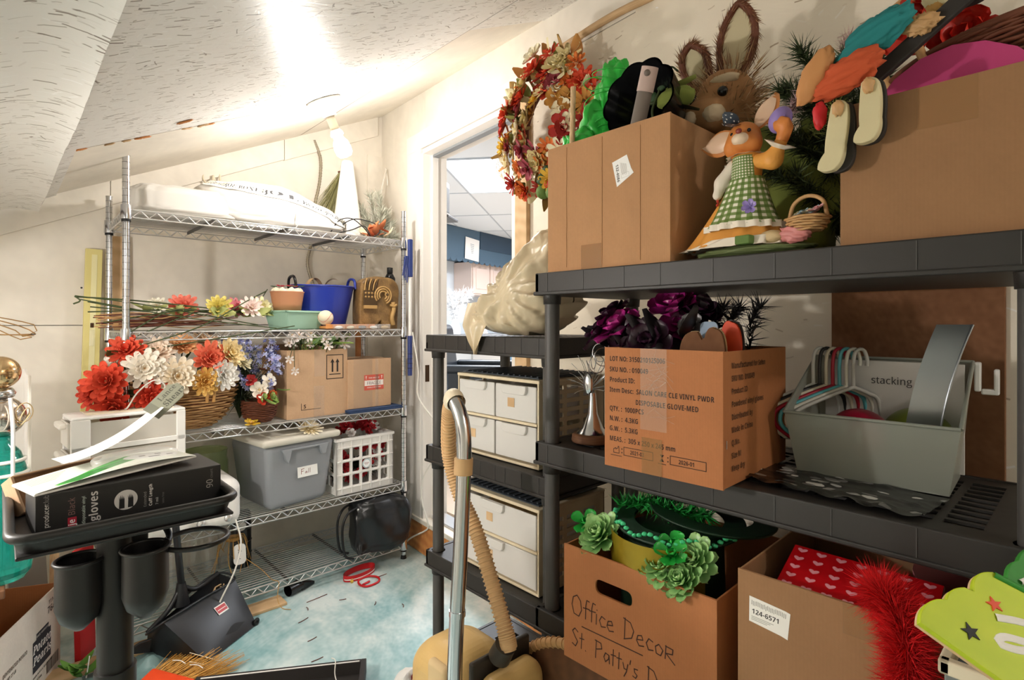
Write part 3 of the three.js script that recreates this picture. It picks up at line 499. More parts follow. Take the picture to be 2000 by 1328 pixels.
// ---------------------------------------------------------------- second wire shelf
const Y2 = SHY[1] + 0.003;
{
  const t = thing('twig_bundle', 'bundle of reddish bare twigs lying on the second wire shelf', 'twigs', [0.55, Y2, -2.70]);
  for (let i = 0; i < 34; i++) { const y = 0.006 + 0.0016 * i + rr(0, 0.006), z = rr(-0.10, 0.10), L = rr(0.24, 0.44), x0 = rr(-0.28, -0.18); part(t, 'twig', tube([[x0, y, z], [x0 + L * 0.35, y + rr(-0.005, 0.012), z + rr(-0.03, 0.03)], [x0 + L * 0.7, y + rr(-0.004, 0.01), z + rr(-0.04, 0.04)], [x0 + L, y + rr(0, 0.03), z + rr(-0.06, 0.06)]], rr(0.0016, 0.0032), 10, 5), i % 3 ? M.twig : M.wicker); }
}
{
  const mk = (x, z, c0, c1, r, dirs, L, lab, stemTo) => {
    const t = thing('silk_flower_stem', lab, 'artificial flower', [x, Y2 + 0.062, z], 0, 'loose silk flowers on the second wire shelf');
    part(t, 'stem', tube([[0, 0.012, 0], [stemTo[0] * 0.5, 0.02, stemTo[2] * 0.5], stemTo], 0.0024, 14, 6), M.stem);
    addHead(t, [0, 0.035, 0.01], dirs, r, { layers: 3, n: 12, wid: 0.19, c0, c1, center: M.tan });
    for (let i = 0; i < 3; i++) addLeaf(t, [rr(-0.03, 0.03), 0.012, rr(-0.02, 0.03)], [rr(-1, 1), 0.15, rr(0, 1)], rr(0.06, 0.09), 0.02, '#7f8a45', '#c9cf86');
  };
  mk(0.565, -2.66, '#d84a35', '#f0907a', 0.062, [-0.1, 0.6, 1], 0, 'coral pink silk dahlia lying among the twigs', [-0.32, 0.05, 0.02]);
  mk(0.47, -2.64, '#e9e2c8', '#fbf6e6', 0.042, [-0.4, 0.6, 1], 0, 'small cream silk flower beside the left posts', [-0.22, 0.03, 0.03]);
  mk(0.70, -2.64, '#d8c04a', '#f2e68e', 0.058, [0, 0.7, 1], 0, 'pale yellow silk dahlia between pink blooms', [-0.46, 0.01, 0.06]);
  mk(0.78, -2.67, '#d4596c', '#f0a4ac', 0.05, [0.1, 0.7, 1], 0, 'dusty pink silk dahlia on the second wire shelf', [0.16, 0.13, -0.06]);
  mk(0.83, -2.63, '#f0d2c8', '#fbeee6', 0.055, [0.1, 0.5, 1], 0, 'blush white silk flower on the second wire shelf', [-0.55, -0.03, 0.11]);
  mk(0.885, -2.66, '#e6dc9c', '#f8f3ce', 0.055, [0.2, 0.6, 1], 0, 'cream yellow silk flower next to the green planter', [-0.50, -0.08, 0.14]);
  mk(0.68, -2.59, '#c7b23c', '#ecd977', 0.046, [0, 0.2, 1], 0, 'mustard yellow silk bloom hanging at the shelf edge', [-0.34, -0.08, 0.08]);
  solo('wire_bundle', 'bundle of thin black wire stems poking out past the left posts', 'stems', [tube([[0.20, 1.345, -2.56], [0.4, 1.335, -2.57], [0.66, 1.31, -2.58]], 0.0028, 16, 6), tube([[0.20, 1.348, -2.555], [0.42, 1.32, -2.57], [0.84, 1.24, -2.56]], 0.0026, 16, 6), tube([[0.215, 1.335, -2.55], [0.55, 1.27, -2.52], [0.90, 1.225, -2.50]], 0.0024, 16, 6), tube([[0.20, 1.347, -2.557], [0.215, 1.33, -2.55], [0.195, 1.318, -2.55]], 0.0028, 8, 6), tube([[0.375, 1.155, -2.505], [0.6, 1.235, -2.505], [0.80, 1.35, -2.55]], 0.0026, 14, 6), tube([[0.37, 1.14, -2.505], [0.7, 1.19, -2.50], [0.98, 1.235, -2.5]], 0.0026, 14, 6), tube([[0.82, 1.34, -2.7], [0.93, 1.40, -2.72]], 0.003, 4, 6)], M.stem);
}
{
  const t = thing('planter_tray', 'rectangular sage green planter tray on the second wire shelf', 'planter', [1.035, Y2, -2.63], 0.35);
  mat('sage', 0x9fc4ae, 0.5); mat('sageDark', 0x6f8a3c, 0.55);
  const g = bx(-0.115, 0.115, 0, 0.08, -0.075, 0.075, 0.006); warp(g, (v) => { const k = 0.84 + 0.16 * v.y / 0.08; v.x *= k; v.z *= k; }); part(t, 'body', g, M.sage);
  part(t, 'rim', [bx(-0.121, 0.121, 0.078, 0.088, 0.068, 0.08, 0.003), bx(-0.121, 0.121, 0.078, 0.088, -0.08, -0.068, 0.003), bx(-0.121, -0.11, 0.078, 0.088, -0.08, 0.08, 0.003), bx(0.11, 0.121, 0.078, 0.088, -0.08, 0.08, 0.003)], M.sage);
}
{
  const t = thing('terracotta_pot', 'terracotta pot lined with floral cloth standing on the green planter', 'flower pot', [1.0, Y2 + 0.0885, -2.64]);
  mat('terracotta', 0xc08560, 0.7);
  part(t, 'pot', lathe([[0, 0], [0.062, 0], [0.066, 0.03], [0.075, 0.085], [0.078, 0.09], [0.07, 0.09], [0.066, 0.06], [0, 0.06]], 32), M.terracotta);
  const c = part(t, 'cloth', warp(lathe([[0, 0.092], [0.03, 0.1], [0.06, 0.104], [0.071, 0.092], [0.07, 0.08]], 36), (v) => { const a = Math.atan2(v.z, v.x); v.y += 0.008 * Math.sin(a * 9) * (Math.hypot(v.x, v.z) / 0.07) + 0.006 * N3(v.x * 50, v.z * 50, 0); }), M.ivory, 'cream cloth with flowers');
  for (let i = 0; i < 12; i++) { const a = rr(0, 6.28), r = Math.sqrt(rnd()) * 0.055; part(c, 'printed_flower', at(i % 2 ? flower(0.016, { layers: 1, n: 5, wid: 0.4, c0: '#b0243a', c1: '#d8566a' }) : leafGeo(0.03, 0.009, 0.1, '#2f5a34', '#4c7a4a'), r * Math.cos(a), 0.113, r * Math.sin(a), 0, a), M.vc); }
}
{
  const t = thing('tub_bucket', 'flexible royal blue tub with two handles on the second wire shelf', 'bucket', [1.21, Y2, -2.72]);
  phys('blueTub', 0x2338a0, 0.35, {});
  const prof = [[0, 0.0], [0.10, 0.0], [0.105, 0.006], [0.148, 0.21], [0.152, 0.214], [0.146, 0.216], [0.138, 0.2], [0.098, 0.012], [0, 0.012]];
  part(t, 'body', warp(lathe(prof, 48), (v) => { v.x *= 1.06; v.z *= 0.95; v.y += (v.y > 0.15 ? 1 : 0) * 0.006 * Math.cos(2 * Math.atan2(v.z, v.x)); }), M.blueTub);
  for (const s of [-1, 1]) part(t, 'handle', tube([[s * 0.155, 0.205, -0.05], [s * 0.158, 0.25, -0.035], [s * 0.155, 0.262, 0.0], [s * 0.158, 0.25, 0.035], [s * 0.155, 0.205, 0.05]], 0.007, 28, 8), s < 0 ? M.blackGloss : M.blueTub);
  part(t, 'rim', warp(at(new THREE.TorusGeometry(0.15, 0.004, 8, 48), 0, 0.214, 0, HP), (v) => { v.x *= 1.06; v.z *= 0.95; }), M.blueTub);
}
for (const [x, z, ry, lab] of [[1.17, -2.73, 0.3, 'bent pale wood hoop sticking out of the blue tub'], [1.26, -2.70, -0.5, 'second wood hoop leaning at the right of the blue tub']]) solo('wood_hoop', lab, 'hoop', [(() => { const g = surf((u, v) => { const a = u * PI; return [0.05 * Math.cos(a), 0.075 * Math.sin(a), (v - 0.5) * 0.024]; }, 24, 1); const h = g.clone().scale(1.05, 1.05, 1); return merge([g, h, bx(0.048, 0.055, -0.12, 0.002, -0.012, 0.012), bx(-0.055, -0.048, -0.12, 0.002, -0.012, 0.012)]); })()], M.board, [x, Y2 + 0.18, z], ry);
{
  const t = thing('elephant_block', 'carved tan wooden elephant block on the second wire shelf', 'carving', [1.365, Y2, -2.60], -0.12);
  const carve = dataTex(256, (u, v) => { const k = tn(u, v, 6) * 40 + tn(u, v, 40, 2) * 22; return [128 + k, 98 + k * 0.85, 58 + k * 0.6]; }, { color: true });
  M.carved = new THREE.MeshStandardMaterial({ map: carve, roughness: 0.45 }); mat('carvedDark', 0x4a3518, 0.5); mat('carvedLight', 0xb9935a, 0.45);
  const s = new THREE.Shape(); s.moveTo(0.0, 0); s.lineTo(0.07, 0); s.quadraticCurveTo(0.09, 0.06, 0.115, 0.05); s.lineTo(0.125, 0); s.lineTo(0.19, 0); s.lineTo(0.2, 0.19); s.quadraticCurveTo(0.2, 0.265, 0.13, 0.262); s.quadraticCurveTo(0.05, 0.275, 0.008, 0.235); s.quadraticCurveTo(-0.008, 0.12, 0.0, 0);
  part(t, 'body', muv(at(ext(s, 0.09, 0.01), 0, 0.0, -0.1), 4), M.carved);
  const ear = []; for (let k = 0; k < 3; k++) ear.push(at(new THREE.TorusGeometry(0.045 - 0.012 * k, 0.0045, 6, 24, PI * 1.6), 0.112, 0.175, 0.012, 0, 0, -1.2)); pieces(t, 'ear_ridge', ear, M.carvedLight);
  part(t, 'eye', at(new THREE.SphereGeometry(0.008, 12, 8), 0.135, 0.18, 0.012), M.carvedDark, 'dark round eye'); part(t, 'eyelid', at(new THREE.TorusGeometry(0.011, 0.003, 6, 16), 0.135, 0.18, 0.012), M.carvedLight);
  part(t, 'trunk', tube([[0.17, 0.14, 0.006], [0.172, 0.10, 0.012], [0.162, 0.06, 0.012], [0.17, 0.02, 0.008]], 0.012, 20, 8), M.carvedLight); part(t, 'tusk', tube([[0.15, 0.125, 0.012], [0.17, 0.118, 0.02], [0.185, 0.128, 0.02]], 0.006, 12, 6), M.carvedLight);
  for (let i = 0; i < 6; i++) part(t, 'blanket_ridge', tube([[0.012 + i * 0.011, 0.20, 0.012], [0.016 + i * 0.012, 0.235, 0.01], [0.03 + i * 0.013, 0.262, -0.004]], 0.0035, 10, 5), i % 2 ? M.carvedDark : M.carvedLight);
  part(t, 'blanket', bx(0.006, 0.078, 0.11, 0.198, 0.006, 0.013, 0.003), M.carvedDark); const st = []; for (let i = 0; i < 4; i++) for (let j = 0; j < 2; j++) st.push(at(new THREE.OctahedronGeometry(0.007, 0), 0.017 + i * 0.017, 0.165 + j * 0.02, 0.0135)); pieces(t, 'carved_stud', st, M.carvedLight);
  part(t, 'blanket_hem', bx(0.006, 0.078, 0.104, 0.122, 0.007, 0.016, 0.002), M.carvedLight);
}
{ const t = thing('baseball', 'scuffed white ball beside the blue tub', 'ball', [1.16, Y2 + 0.055, -2.575]); part(t, 'cover', at(new THREE.SphereGeometry(0.037, 28, 18), 0, 0, 0), M.ivory); part(t, 'seam', tube(Array.from({ length: 12 }, (_, i) => { const a = i / 12 * 2 * PI, q = 0.6 * Math.sin(2 * a); return V(Math.cos(a) * Math.cos(q), Math.sin(q), Math.sin(a) * Math.cos(q)).multiplyScalar(0.0373); }), 0.0009, 60, 4, true), M.red, 'red stitching'); }
{ const t = thing('wood_tray', 'flat reddish wooden tray under the blue tub', 'tray', [1.30, Y2, -2.58]); part(t, 'board', bx(-0.16, 0.10, 0.002, 0.016, -0.03, 0.05, 0.004), M.riserWood); part(t, 'rim', [bx(-0.16, 0.10, 0.002, 0.024, 0.05, 0.056, 0.002)], M.riserWood); }
for (let i = 0; i < 5; i++) { const t = thing('clear_case', ['first', 'second', 'third', 'fourth', 'fifth'][i] + ' small clear plastic case from the white ball along the shelf edge', 'case', [1.20 + i * 0.062, Y2, -2.516], 0, 'clear cases on the second wire shelf'); part(t, 'body', bx(-0.028, 0.028, 0.001, 0.02, -0.011, 0.014, 0.004), M.clearPlastic); part(t, 'contents', at(blob(0.02, 0.007, 0.009, 0.3, 4, i), 0, 0.009, 0.001), [M.paper, M.ivory, M.grey, M.paper, M.tan][i]); part(t, 'lid', bx(-0.029, 0.029, 0.02, 0.024, -0.012, 0.015, 0.002), M.clearPlastic); }
{ const t = thing('dark_bottle', 'slim dark bottle behind the carved elephant', 'bottle', [1.60, Y2, -2.72]); part(t, 'body', lathe([[0, 0], [0.028, 0], [0.03, 0.01], [0.03, 0.28], [0.02, 0.3], [0.014, 0.31], [0, 0.31]], 24), M.blackGloss); part(t, 'cap', lathe([[0, 0.31], [0.016, 0.31], [0.016, 0.34], [0, 0.341]], 20), M.blackRubber); }
{
  const t = thing('squeegee_brush', 'long brush with blue grips hanging on the right front post', 'brush', [1.585, 0.99, -2.49]);
  part(t, 'shaft', rod([0, 0.1, 0], [0, 0.60, 0], 0.008, 0.008, 12), M.whitePlastic, 'white plastic shaft'); part(t, 'grip', rod([0, -0.02, 0], [0, 0.19, 0], 0.012, 0.013, 14), M.navy, 'blue plastic grip');
  part(t, 'head', bx(-0.012, 0.012, 0.50, 0.70, -0.008, 0.012, 0.005), M.navy, 'blue plastic head'); for (let i = 0; i < 4; i++) part(t, 'tine', rod([-0.008 - 0.007 * i, 0.61, 0.004], [-0.022 - 0.009 * i, 0.47 + 0.012 * i, 0.008], 0.0045, 0.003, 6), M.navy);
  part(t, 'grip_ring', [0.02, 0.045, 0.07, 0.095].map((y) => at(new THREE.TorusGeometry(0.0128, 0.0014, 5, 14), 0, y, 0, HP)), M.blackRubber);
}
// ---------------------------------------------------------------- third wire shelf
const Y3 = SHY[2] + 0.003;
{ // the big heap of silk dahlias spilling out of the basket
  const heads = [
    [0.285, 1.035, -2.47, '#c92a14', '#f0603f', 0.078, [-0.4, 0.25, 1]], [0.305, 0.945, -2.47, '#b52010', '#e84f30', 0.07, [-0.3, -0.3, 1]], [0.255, 0.99, -2.52, '#b82413', '#e25338', 0.062, [-1, 0.1, 0.7]], [0.42, 0.97, -2.46, '#c22412', '#ee5638', 0.07, [0.1, -0.1, 1]],
    [0.35, 1.14, -2.52, '#c92a14', '#ef6b4a', 0.07, [-0.3, 0.6, 1]], [0.40, 1.075, -2.47, '#f3e6d0', '#fffaf0', 0.075, [-0.1, 0.2, 1]], [0.505, 1.04, -2.46, '#efd6a8', '#fff8ec', 0.078, [0, 0.1, 1]], [0.45, 1.13, -2.52, '#f0d0b4', '#fbeede', 0.066, [0, 0.7, 1]],
    [0.60, 1.015, -2.45, '#d8932e', '#f4cf7a', 0.06, [0.1, 0.0, 1]], [0.625, 1.10, -2.48, '#d9452c', '#f28a66', 0.074, [0.1, 0.35, 1]], [0.67, 1.035, -2.46, '#f2ece0', '#fffdf8', 0.066, [0.3, 0.1, 1]], [0.70, 1.115, -2.5, '#e6c477', '#f8e8ba', 0.07, [0.4, 0.4, 1]],
    [0.55, 1.15, -2.56, '#e79a5c', '#f8cf9c', 0.062, [0, 0.9, 0.8]], [0.64, 1.165, -2.6, '#ecc39a', '#fae6cc', 0.058, [0.1, 1, 0.7]], [0.32, 1.09, -2.56, '#efe7d6', '#fffaf0', 0.052, [-0.8, 0.6, 0.6]], [0.76, 1.09, -2.56, '#e9dba8', '#f9f2d2', 0.058, [0.7, 0.5, 0.8]],
  ];
  const t = thing('silk_dahlia_arrangement', 'large arrangement of red, white and peach silk dahlias spilling from the wicker basket', 'artificial flowers', [0.55, Y3, -2.64]);
  for (const [x, y, z, c0, c1, r, dir] of heads) {
    const p = [x - 0.55, y - Y3, z + 2.64]; addHead(t, p, dir, r, { layers: 4, n: 13, wid: 0.19, c0, c1, center: M.wicker, cr: 0.12 });
    const d = V(...dir).normalize().multiplyScalar(-0.06); part(t, 'stem', tube([p, [p[0] + d.x, p[1] + d.y - 0.01, p[2] + d.z], [p[0] * 0.35, 0.10, 0.0]], 0.0026, 12, 5), M.stem);
  }
  for (let i = 0; i < 34; i++) addLeaf(t, [rr(-0.26, 0.18), rr(0.14, 0.33), rr(0.0, 0.12)], [rr(-1, 1), rr(-0.4, 0.8), rr(0.2, 1)], rr(0.05, 0.085), rr(0.016, 0.026), '#3a4726', '#6f7a3e');
}
{
  const t = thing('wicker_basket', 'large oval honey coloured wicker basket with paired bamboo handles', 'basket', [0.56, Y3, -2.65]);
  part(t, 'weave', weave([[0.09, 0.006], [0.125, 0.04], [0.15, 0.09], [0.165, 0.15], [0.168, 0.19]], 20, 22, 0.007, 0.0046, 1.28, 0.92), M.wicker); part(t, 'liner', (() => { const g = lathe([[0, 0.006], [0.088, 0.008], [0.12, 0.04], [0.145, 0.09], [0.16, 0.15], [0.163, 0.19]], 40); g.scale(1.27, 1, 0.91); return g; })(), M.wickerDark);
  part(t, 'rim', (() => { const g = at(new THREE.TorusGeometry(0.169, 0.007, 8, 60), 0, 0.194, 0, HP); g.scale(1.28, 1, 0.92); return g; })(), M.wicker);
  mat('bamboo', 0xcf9a58, 0.5);
  for (const x of [0.06, 0.085]) { const h = part(t, 'handle', tube([[x, 0.12, 0.155], [x, 0.19, 0.168], [x + (x - 0.0725) * -0.2, 0.245, 0.155], [0.0725, 0.262, 0.145]], 0.0065, 16, 8), M.bamboo); pieces(h, 'node', [0.15, 0.2, 0.235].map((y) => at(new THREE.TorusGeometry(0.0068, 0.0018, 5, 12), x, y, 0.163 + (y > 0.18 ? -0.002 : -0.003), HP)), M.wicker); }
}
{
  const t = thing('blue_filler_bush', 'bushy spray of tiny lilac blue flowers beside the wicker basket', 'artificial flowers', [0.80, Y3, -2.68]);
  const st = [], fl = []; const cols = ['#8f9ad8', '#c4cbf2', '#e9ebfa', '#6f78bf', '#b9b3dc'];
  for (let i = 0; i < 64; i++) { const a = rr(-1, 1), b = rr(0, 1), q = [a * 0.125, 0.17 + 0.19 * b, rr(-0.08, 0.15)]; st.push(tube([[0, 0.01, 0], [q[0] * 0.4, q[1] * 0.6, q[2] * 0.4], q], 0.0011, 6, 4)); for (let k = 0; k < 7; k++) fl.push(toward(flower(rr(0.011, 0.016), { layers: 1, n: 5, wid: 0.3, c0: cols[(i + k) % 5], c1: cols[(i + 2 * k) % 5] }), [rr(-1, 1), rr(-0.2, 1), rr(0.1, 1)], [q[0] + rr(-0.022, 0.022), q[1] + rr(-0.03, 0.02), q[2] + rr(-0.02, 0.02)])); }
  stuffPart(t, 'stems', st, M.stem); stuffPart(t, 'florets', fl, M.vc, 'tiny lilac blue florets'); stuffPart(t, 'foliage', needles([V(0, 0.08, 0.02), V(0, 0.2, 0.05), V(0, 0.3, 0.04)], 320, 0.12, 0.003, 3, '#22301e', '#4a5536'), M.vc);
}
{
  const t = thing('small_flower_basket', 'small dark red woven basket filled with white and red silk flowers', 'basket', [0.855, Y3, -2.585]);
  part(t, 'weave', weave([[0.045, 0.004], [0.066, 0.03], [0.072, 0.07], [0.07, 0.10]], 14, 20, 0.003, 0.0038), M.wickerDark); part(t, 'liner', lathe([[0, 0.004], [0.044, 0.006], [0.062, 0.03], [0.067, 0.1]], 24), M.wickerDark);
  part(t, 'handle', tube([[0.068, 0.09, 0], [0.066, 0.17, 0], [0.04, 0.225, 0], [0, 0.24, 0]], 0.005, 18, 7), M.wickerDark);
  for (const [x, y, z, c0, c1, r, d] of [[-0.02, 0.15, 0.06, '#efe2cc', '#fffaf0', 0.038, [-0.3, 0.2, 1]], [0.02, 0.185, 0.05, '#f0e4d2', '#fffdf6', 0.034, [0.2, 0.4, 1]], [-0.01, 0.115, 0.07, '#c21c14', '#e8502e', 0.03, [0, 0, 1]], [0.03, 0.125, 0.065, '#d2381c', '#f08a4a', 0.026, [0.3, 0, 1]], [-0.045, 0.19, 0.03, '#b01a22', '#e0524c', 0.028, [-0.5, 0.5, 0.8]]]) addHead(t, [x, y, z], d, r, { layers: 2, n: 6, wid: 0.42, c0, c1, open: 0.8, center: M.tan });
  for (let i = 0; i < 7; i++) addLeaf(t, [rr(-0.03, 0.06), rr(0.09, 0.16), rr(0.05, 0.075)], [rr(-0.4, 1), rr(-0.6, 0.3), 0.8], rr(0.045, 0.065), 0.016, '#3f6a2a', '#a9c46a');
}
{ const t = thing('fallen_silk_flower', 'single small yellow silk flower lying on the third wire shelf', 'artificial flower', [0.80, Y3 + 0.006, -2.52]); part(t, 'petals', at(flower(0.034, { layers: 2, n: 6, wid: 0.32, c0: '#c99a1e', c1: '#f0cf4a', open: 0.7 }), 0, 0, 0, 0.35), M.vc); part(t, 'center', at(new THREE.SphereGeometry(0.006, 8, 6), 0, 0.006, 0.0), M.wicker); }
{
  const o = carton('arrow_carton', 'open cardboard box printed with two upright arrows on the third wire shelf', [0.962, Y3, -2.545], 0.03, { w: 0.30, h: 0.318, d: 0.30, m: M.cardPale, flaps: [['b', 0.02, 0]] });
  decal(o, 'arrow_print', 0.092, 0.122, 0.235, 0.232, 0.0012, print(256, 340, (x, w, h) => { x.strokeStyle = '#2e2722'; x.lineWidth = 11; x.strokeRect(10, 10, w - 20, h - 20); x.fillStyle = '#2e2722'; for (const cx of [92, 164]) { x.beginPath(); x.moveTo(cx, 60); x.lineTo(cx + 30, 115); x.lineTo(cx + 12, 110); x.lineTo(cx + 12, 240); x.lineTo(cx - 12, 240); x.lineTo(cx - 12, 110); x.lineTo(cx - 30, 115); x.fill(); } x.fillRect(45, 265, w - 90, 12); }));
  decal(o, 'letter_print', 0.10, 0.034, 0.115, 0.052, 0.0012, print(256, 88, (x, w, h) => { stroke(x, [[6, 4], [6, 82], [250, 82]], 6, '#3a302a'); txt(x, 'S', 34, 64, 62); }));
  const tp = part(o, 'tape_strip', [bx(0.128, 0.18, 0.0, 0.145, 0.0008, 0.0014), bx(0.13, 0.185, 0.19, 0.316, 0.0008, 0.0014)], M.tapeClear, 'clear packing tape'); const cr = []; for (let i = 0; i < 6; i++) cr.push(tube([[0.13 + i * 0.007, 0.11, 0.0014], [0.135 + i * 0.005, 0.08, 0.003], [0.14 + i * 0.004, 0.05, 0.0014]], 0.0007, 8, 4)); stuffPart(tp, 'wrinkles', cr, M.tapeClear);
}
{
  const t = thing('white_lily_spray', 'spray of small white lilies with long grass leaves in the arrow box', 'artificial flowers', [1.12, Y3 + 0.01, -2.66]);
  for (let i = 0; i < 24; i++) { const x = rr(-0.14, 0.17), z = rr(0.0, 0.14), y = rr(0.325, 0.385); part(t, 'stem', tube([[x * 0.2, 0.02, 0], [x * 0.7, y - 0.12, z * 0.6], [x, y, z]], 0.0018, 10, 5), M.stem); addHead(t, [x, y, z], [rr(-0.6, 0.6), rr(0, 0.8), 1], rr(0.02, 0.032), { layers: 1, n: 6, wid: 0.26, c0: '#f5e3dc', c1: '#fffdf8', open: 0.5, center: M.tan }); }
  for (const [x, y] of [[-0.155, 0.27], [-0.13, 0.215]]) { part(t, 'stem', tube([[-0.10, 0.34, 0.12], [-0.13, 0.335, 0.13], [x, y, 0.135]], 0.0016, 10, 5), M.stem); addHead(t, [x, y, 0.137], [-0.2, -0.2, 1], 0.02, { layers: 1, n: 6, wid: 0.26, c0: '#f5e3dc', c1: '#fffdf8', open: 0.5, center: M.tan }); }
  for (let i = 0; i < 26; i++) { const a = rr(-0.9, 0.9); part(t, 'leaf', tube([[rr(-0.08, 0.11), 0.20, 0.05], [rr(-0.08, 0.11) + 0.05 * a, 0.33, rr(0.04, 0.1)], [0.04 + 0.14 * a, rr(0.33, 0.385), rr(0.06, 0.14)]], rr(0.0018, 0.003), 8, 4), i % 3 ? mat('grass', 0x8fae4e, 0.6) : M.leaf); }
  for (let i = 0; i < 12; i++) addLeaf(t, [rr(-0.12, 0.12), 0.33, rr(0.03, 0.12)], [rr(-1, 1), 0.5, 0.6], rr(0.05, 0.07), 0.015, '#44663a', '#93b377');
}
{
  const o = carton('fragile_carton', 'taped cardboard box with a red and white FRAGILE sticker', [1.262, Y3 + 0.016, -2.545], 0.03, { w: 0.245, h: 0.245, d: 0.24, m: M.cardPale, closed: true });
  decal(o, 'fragile_sticker', 0.112, 0.078, 0.145, 0.125, 0.0012, print(448, 312, (x, w, h) => { x.fillStyle = '#d9604e'; x.fillRect(0, 0, w, h); x.fillStyle = '#fbf3ec'; x.fillRect(8, 112, w - 16, 110); txt(x, 'FRAGILE', w / 2, 200, 88, { align: 'center', color: '#7d5a5e', weight: 'normal' }); txt(x, 'THIS SIDE UP', w / 2, 78, 40, { align: 'center', color: '#fbe9e2' }); for (const cx of [44, w - 44]) { x.fillStyle = '#fbe9e2'; x.fillRect(cx - 6, 40, 12, 50); x.beginPath(); x.moveTo(cx, 16); x.lineTo(cx + 20, 46); x.lineTo(cx - 20, 46); x.fill(); } txt(x, 'HANDLE WITH CARE', w / 2, 270, 34, { align: 'center', color: '#fbe9e2' }); }));
  part(o, 'tape_strip', [bx(0.03, 0.135, 0.0, 0.244, 0.0007, 0.0011), bx(0.152, 0.17, 0.0, 0.244, 0.0012, 0.0015), bx(0.03, 0.215, 0.2455, 0.246, -0.24, 0.0)], M.tapeClear, 'wide clear packing tape');
}
{ const t = thing('folded_jeans', 'folded dark blue cloth under the FRAGILE box', 'cloth', [1.40, Y3, -2.62]); mat('denim', 0x2f4468, 0.9); for (let i = 0; i < 3; i++) part(t, 'fold', warp(bx(-0.15, 0.15, 0.0045 * i, 0.0045 * i + 0.0042, -0.12, 0.12 - 0.006 * i, 0.002), (v) => { v.y += 0.0012 * N3(v.x * 20, v.z * 20, i); }), M.denim); }
solo('wood_stick', 'short upright wooden stick behind the FRAGILE box', 'stick', [bx(-0.014, 0.014, 0, 0.40, -0.008, 0.008, 0.001)], M.riserWood, [1.49, Y3, -2.88]);
// ---------------------------------------------------------------- fourth wire shelf
const Y4 = SHY[3] + 0.003;
{
  const t = thing('storage_tote', 'grey plastic storage tote with a lid and a handwritten Fall label', 'storage bin', [1.0, Y4, -2.70], 0.12);
  mat('toteGrey', 0x979ba0, 0.48); mat('toteLid', 0xd9d4c6, 0.5);
  const W = 0.345, D = 0.38, Hh = 0.30; const g = bx(-W / 2, W / 2, 0, Hh, -D / 2, D / 2, 0.03); const gg = new RoundedBoxGeometry(W, Hh, D, 5, 0.035); gg.translate(0, Hh / 2, 0);
  warp(gg, (v) => { const k = 0.82 + 0.18 * v.y / Hh; v.x *= k; v.z *= k; }); part(t, 'body', gg, M.toteGrey);
  const lid = new RoundedBoxGeometry(W + 0.04, 0.032, D + 0.03, 4, 0.014); lid.translate(0, Hh + 0.012, 0); const L = part(t, 'lid', lid, M.toteLid, 'pale beige lid'); part(L, 'raised_panel', bx(-W / 2 + 0.04, W / 2 - 0.04, Hh + 0.027, Hh + 0.034, -D / 2 + 0.04, D / 2 - 0.04, 0.003), M.toteLid);
  const hs = new THREE.Shape(); hs.moveTo(-0.115, 0); hs.quadraticCurveTo(-0.10, -0.01, -0.095, -0.045); hs.lineTo(-0.085, -0.06); hs.lineTo(-0.07, 0.0 - 0.005); hs.lineTo(0.07, -0.005); hs.lineTo(0.085, -0.045); hs.lineTo(0.1, -0.045); hs.quadraticCurveTo(0.105, -0.01, 0.115, 0); part(t, 'handle', at(ext(hs, 0.014, 0.003), 0.01, Hh - 0.025, D / 2 - 0.004), M.toteGrey);
  decal(t, 'paper_label', 0.10, 0.048, 0.03, 0.155, D / 2 - 0.011, canvasTex(256, 128, (x, w, h) => { x.fillStyle = '#fbfaf6'; x.fillRect(0, 0, w, h); stroke(x, [[50, 30], [46, 88]], 6, '#8a4a42'); stroke(x, [[50, 32], [84, 28]], 6, '#8a4a42'); stroke(x, [[48, 58], [74, 56]], 6, '#8a4a42'); stroke(x, [[116, 66], [100, 70], [98, 86], [112, 84], [118, 66], [120, 86]], 5, '#8a4a42'); stroke(x, [[142, 34], [138, 86]], 5, '#8a4a42'); stroke(x, [[162, 32], [158, 86]], 5, '#8a4a42'); }, { repeat: false }), { rx: -0.095, label: 'white paper label reading Fall' });
}
{ const t = thing('cream_silk_chrysanthemum', 'single cream silk chrysanthemum lying on the grey tote lid', 'artificial flower', [1.07, Y4 + 0.337, -2.555]); part(t, 'petals', at(flower(0.062, { layers: 4, n: 16, wid: 0.13, c0: '#f0dca8', c1: '#fdf7e6' }), 0, 0.004, 0, 0.5), M.vc); part(t, 'center', at(new THREE.SphereGeometry(0.009, 10, 6), 0, 0.014, 0.004), M.tan); }
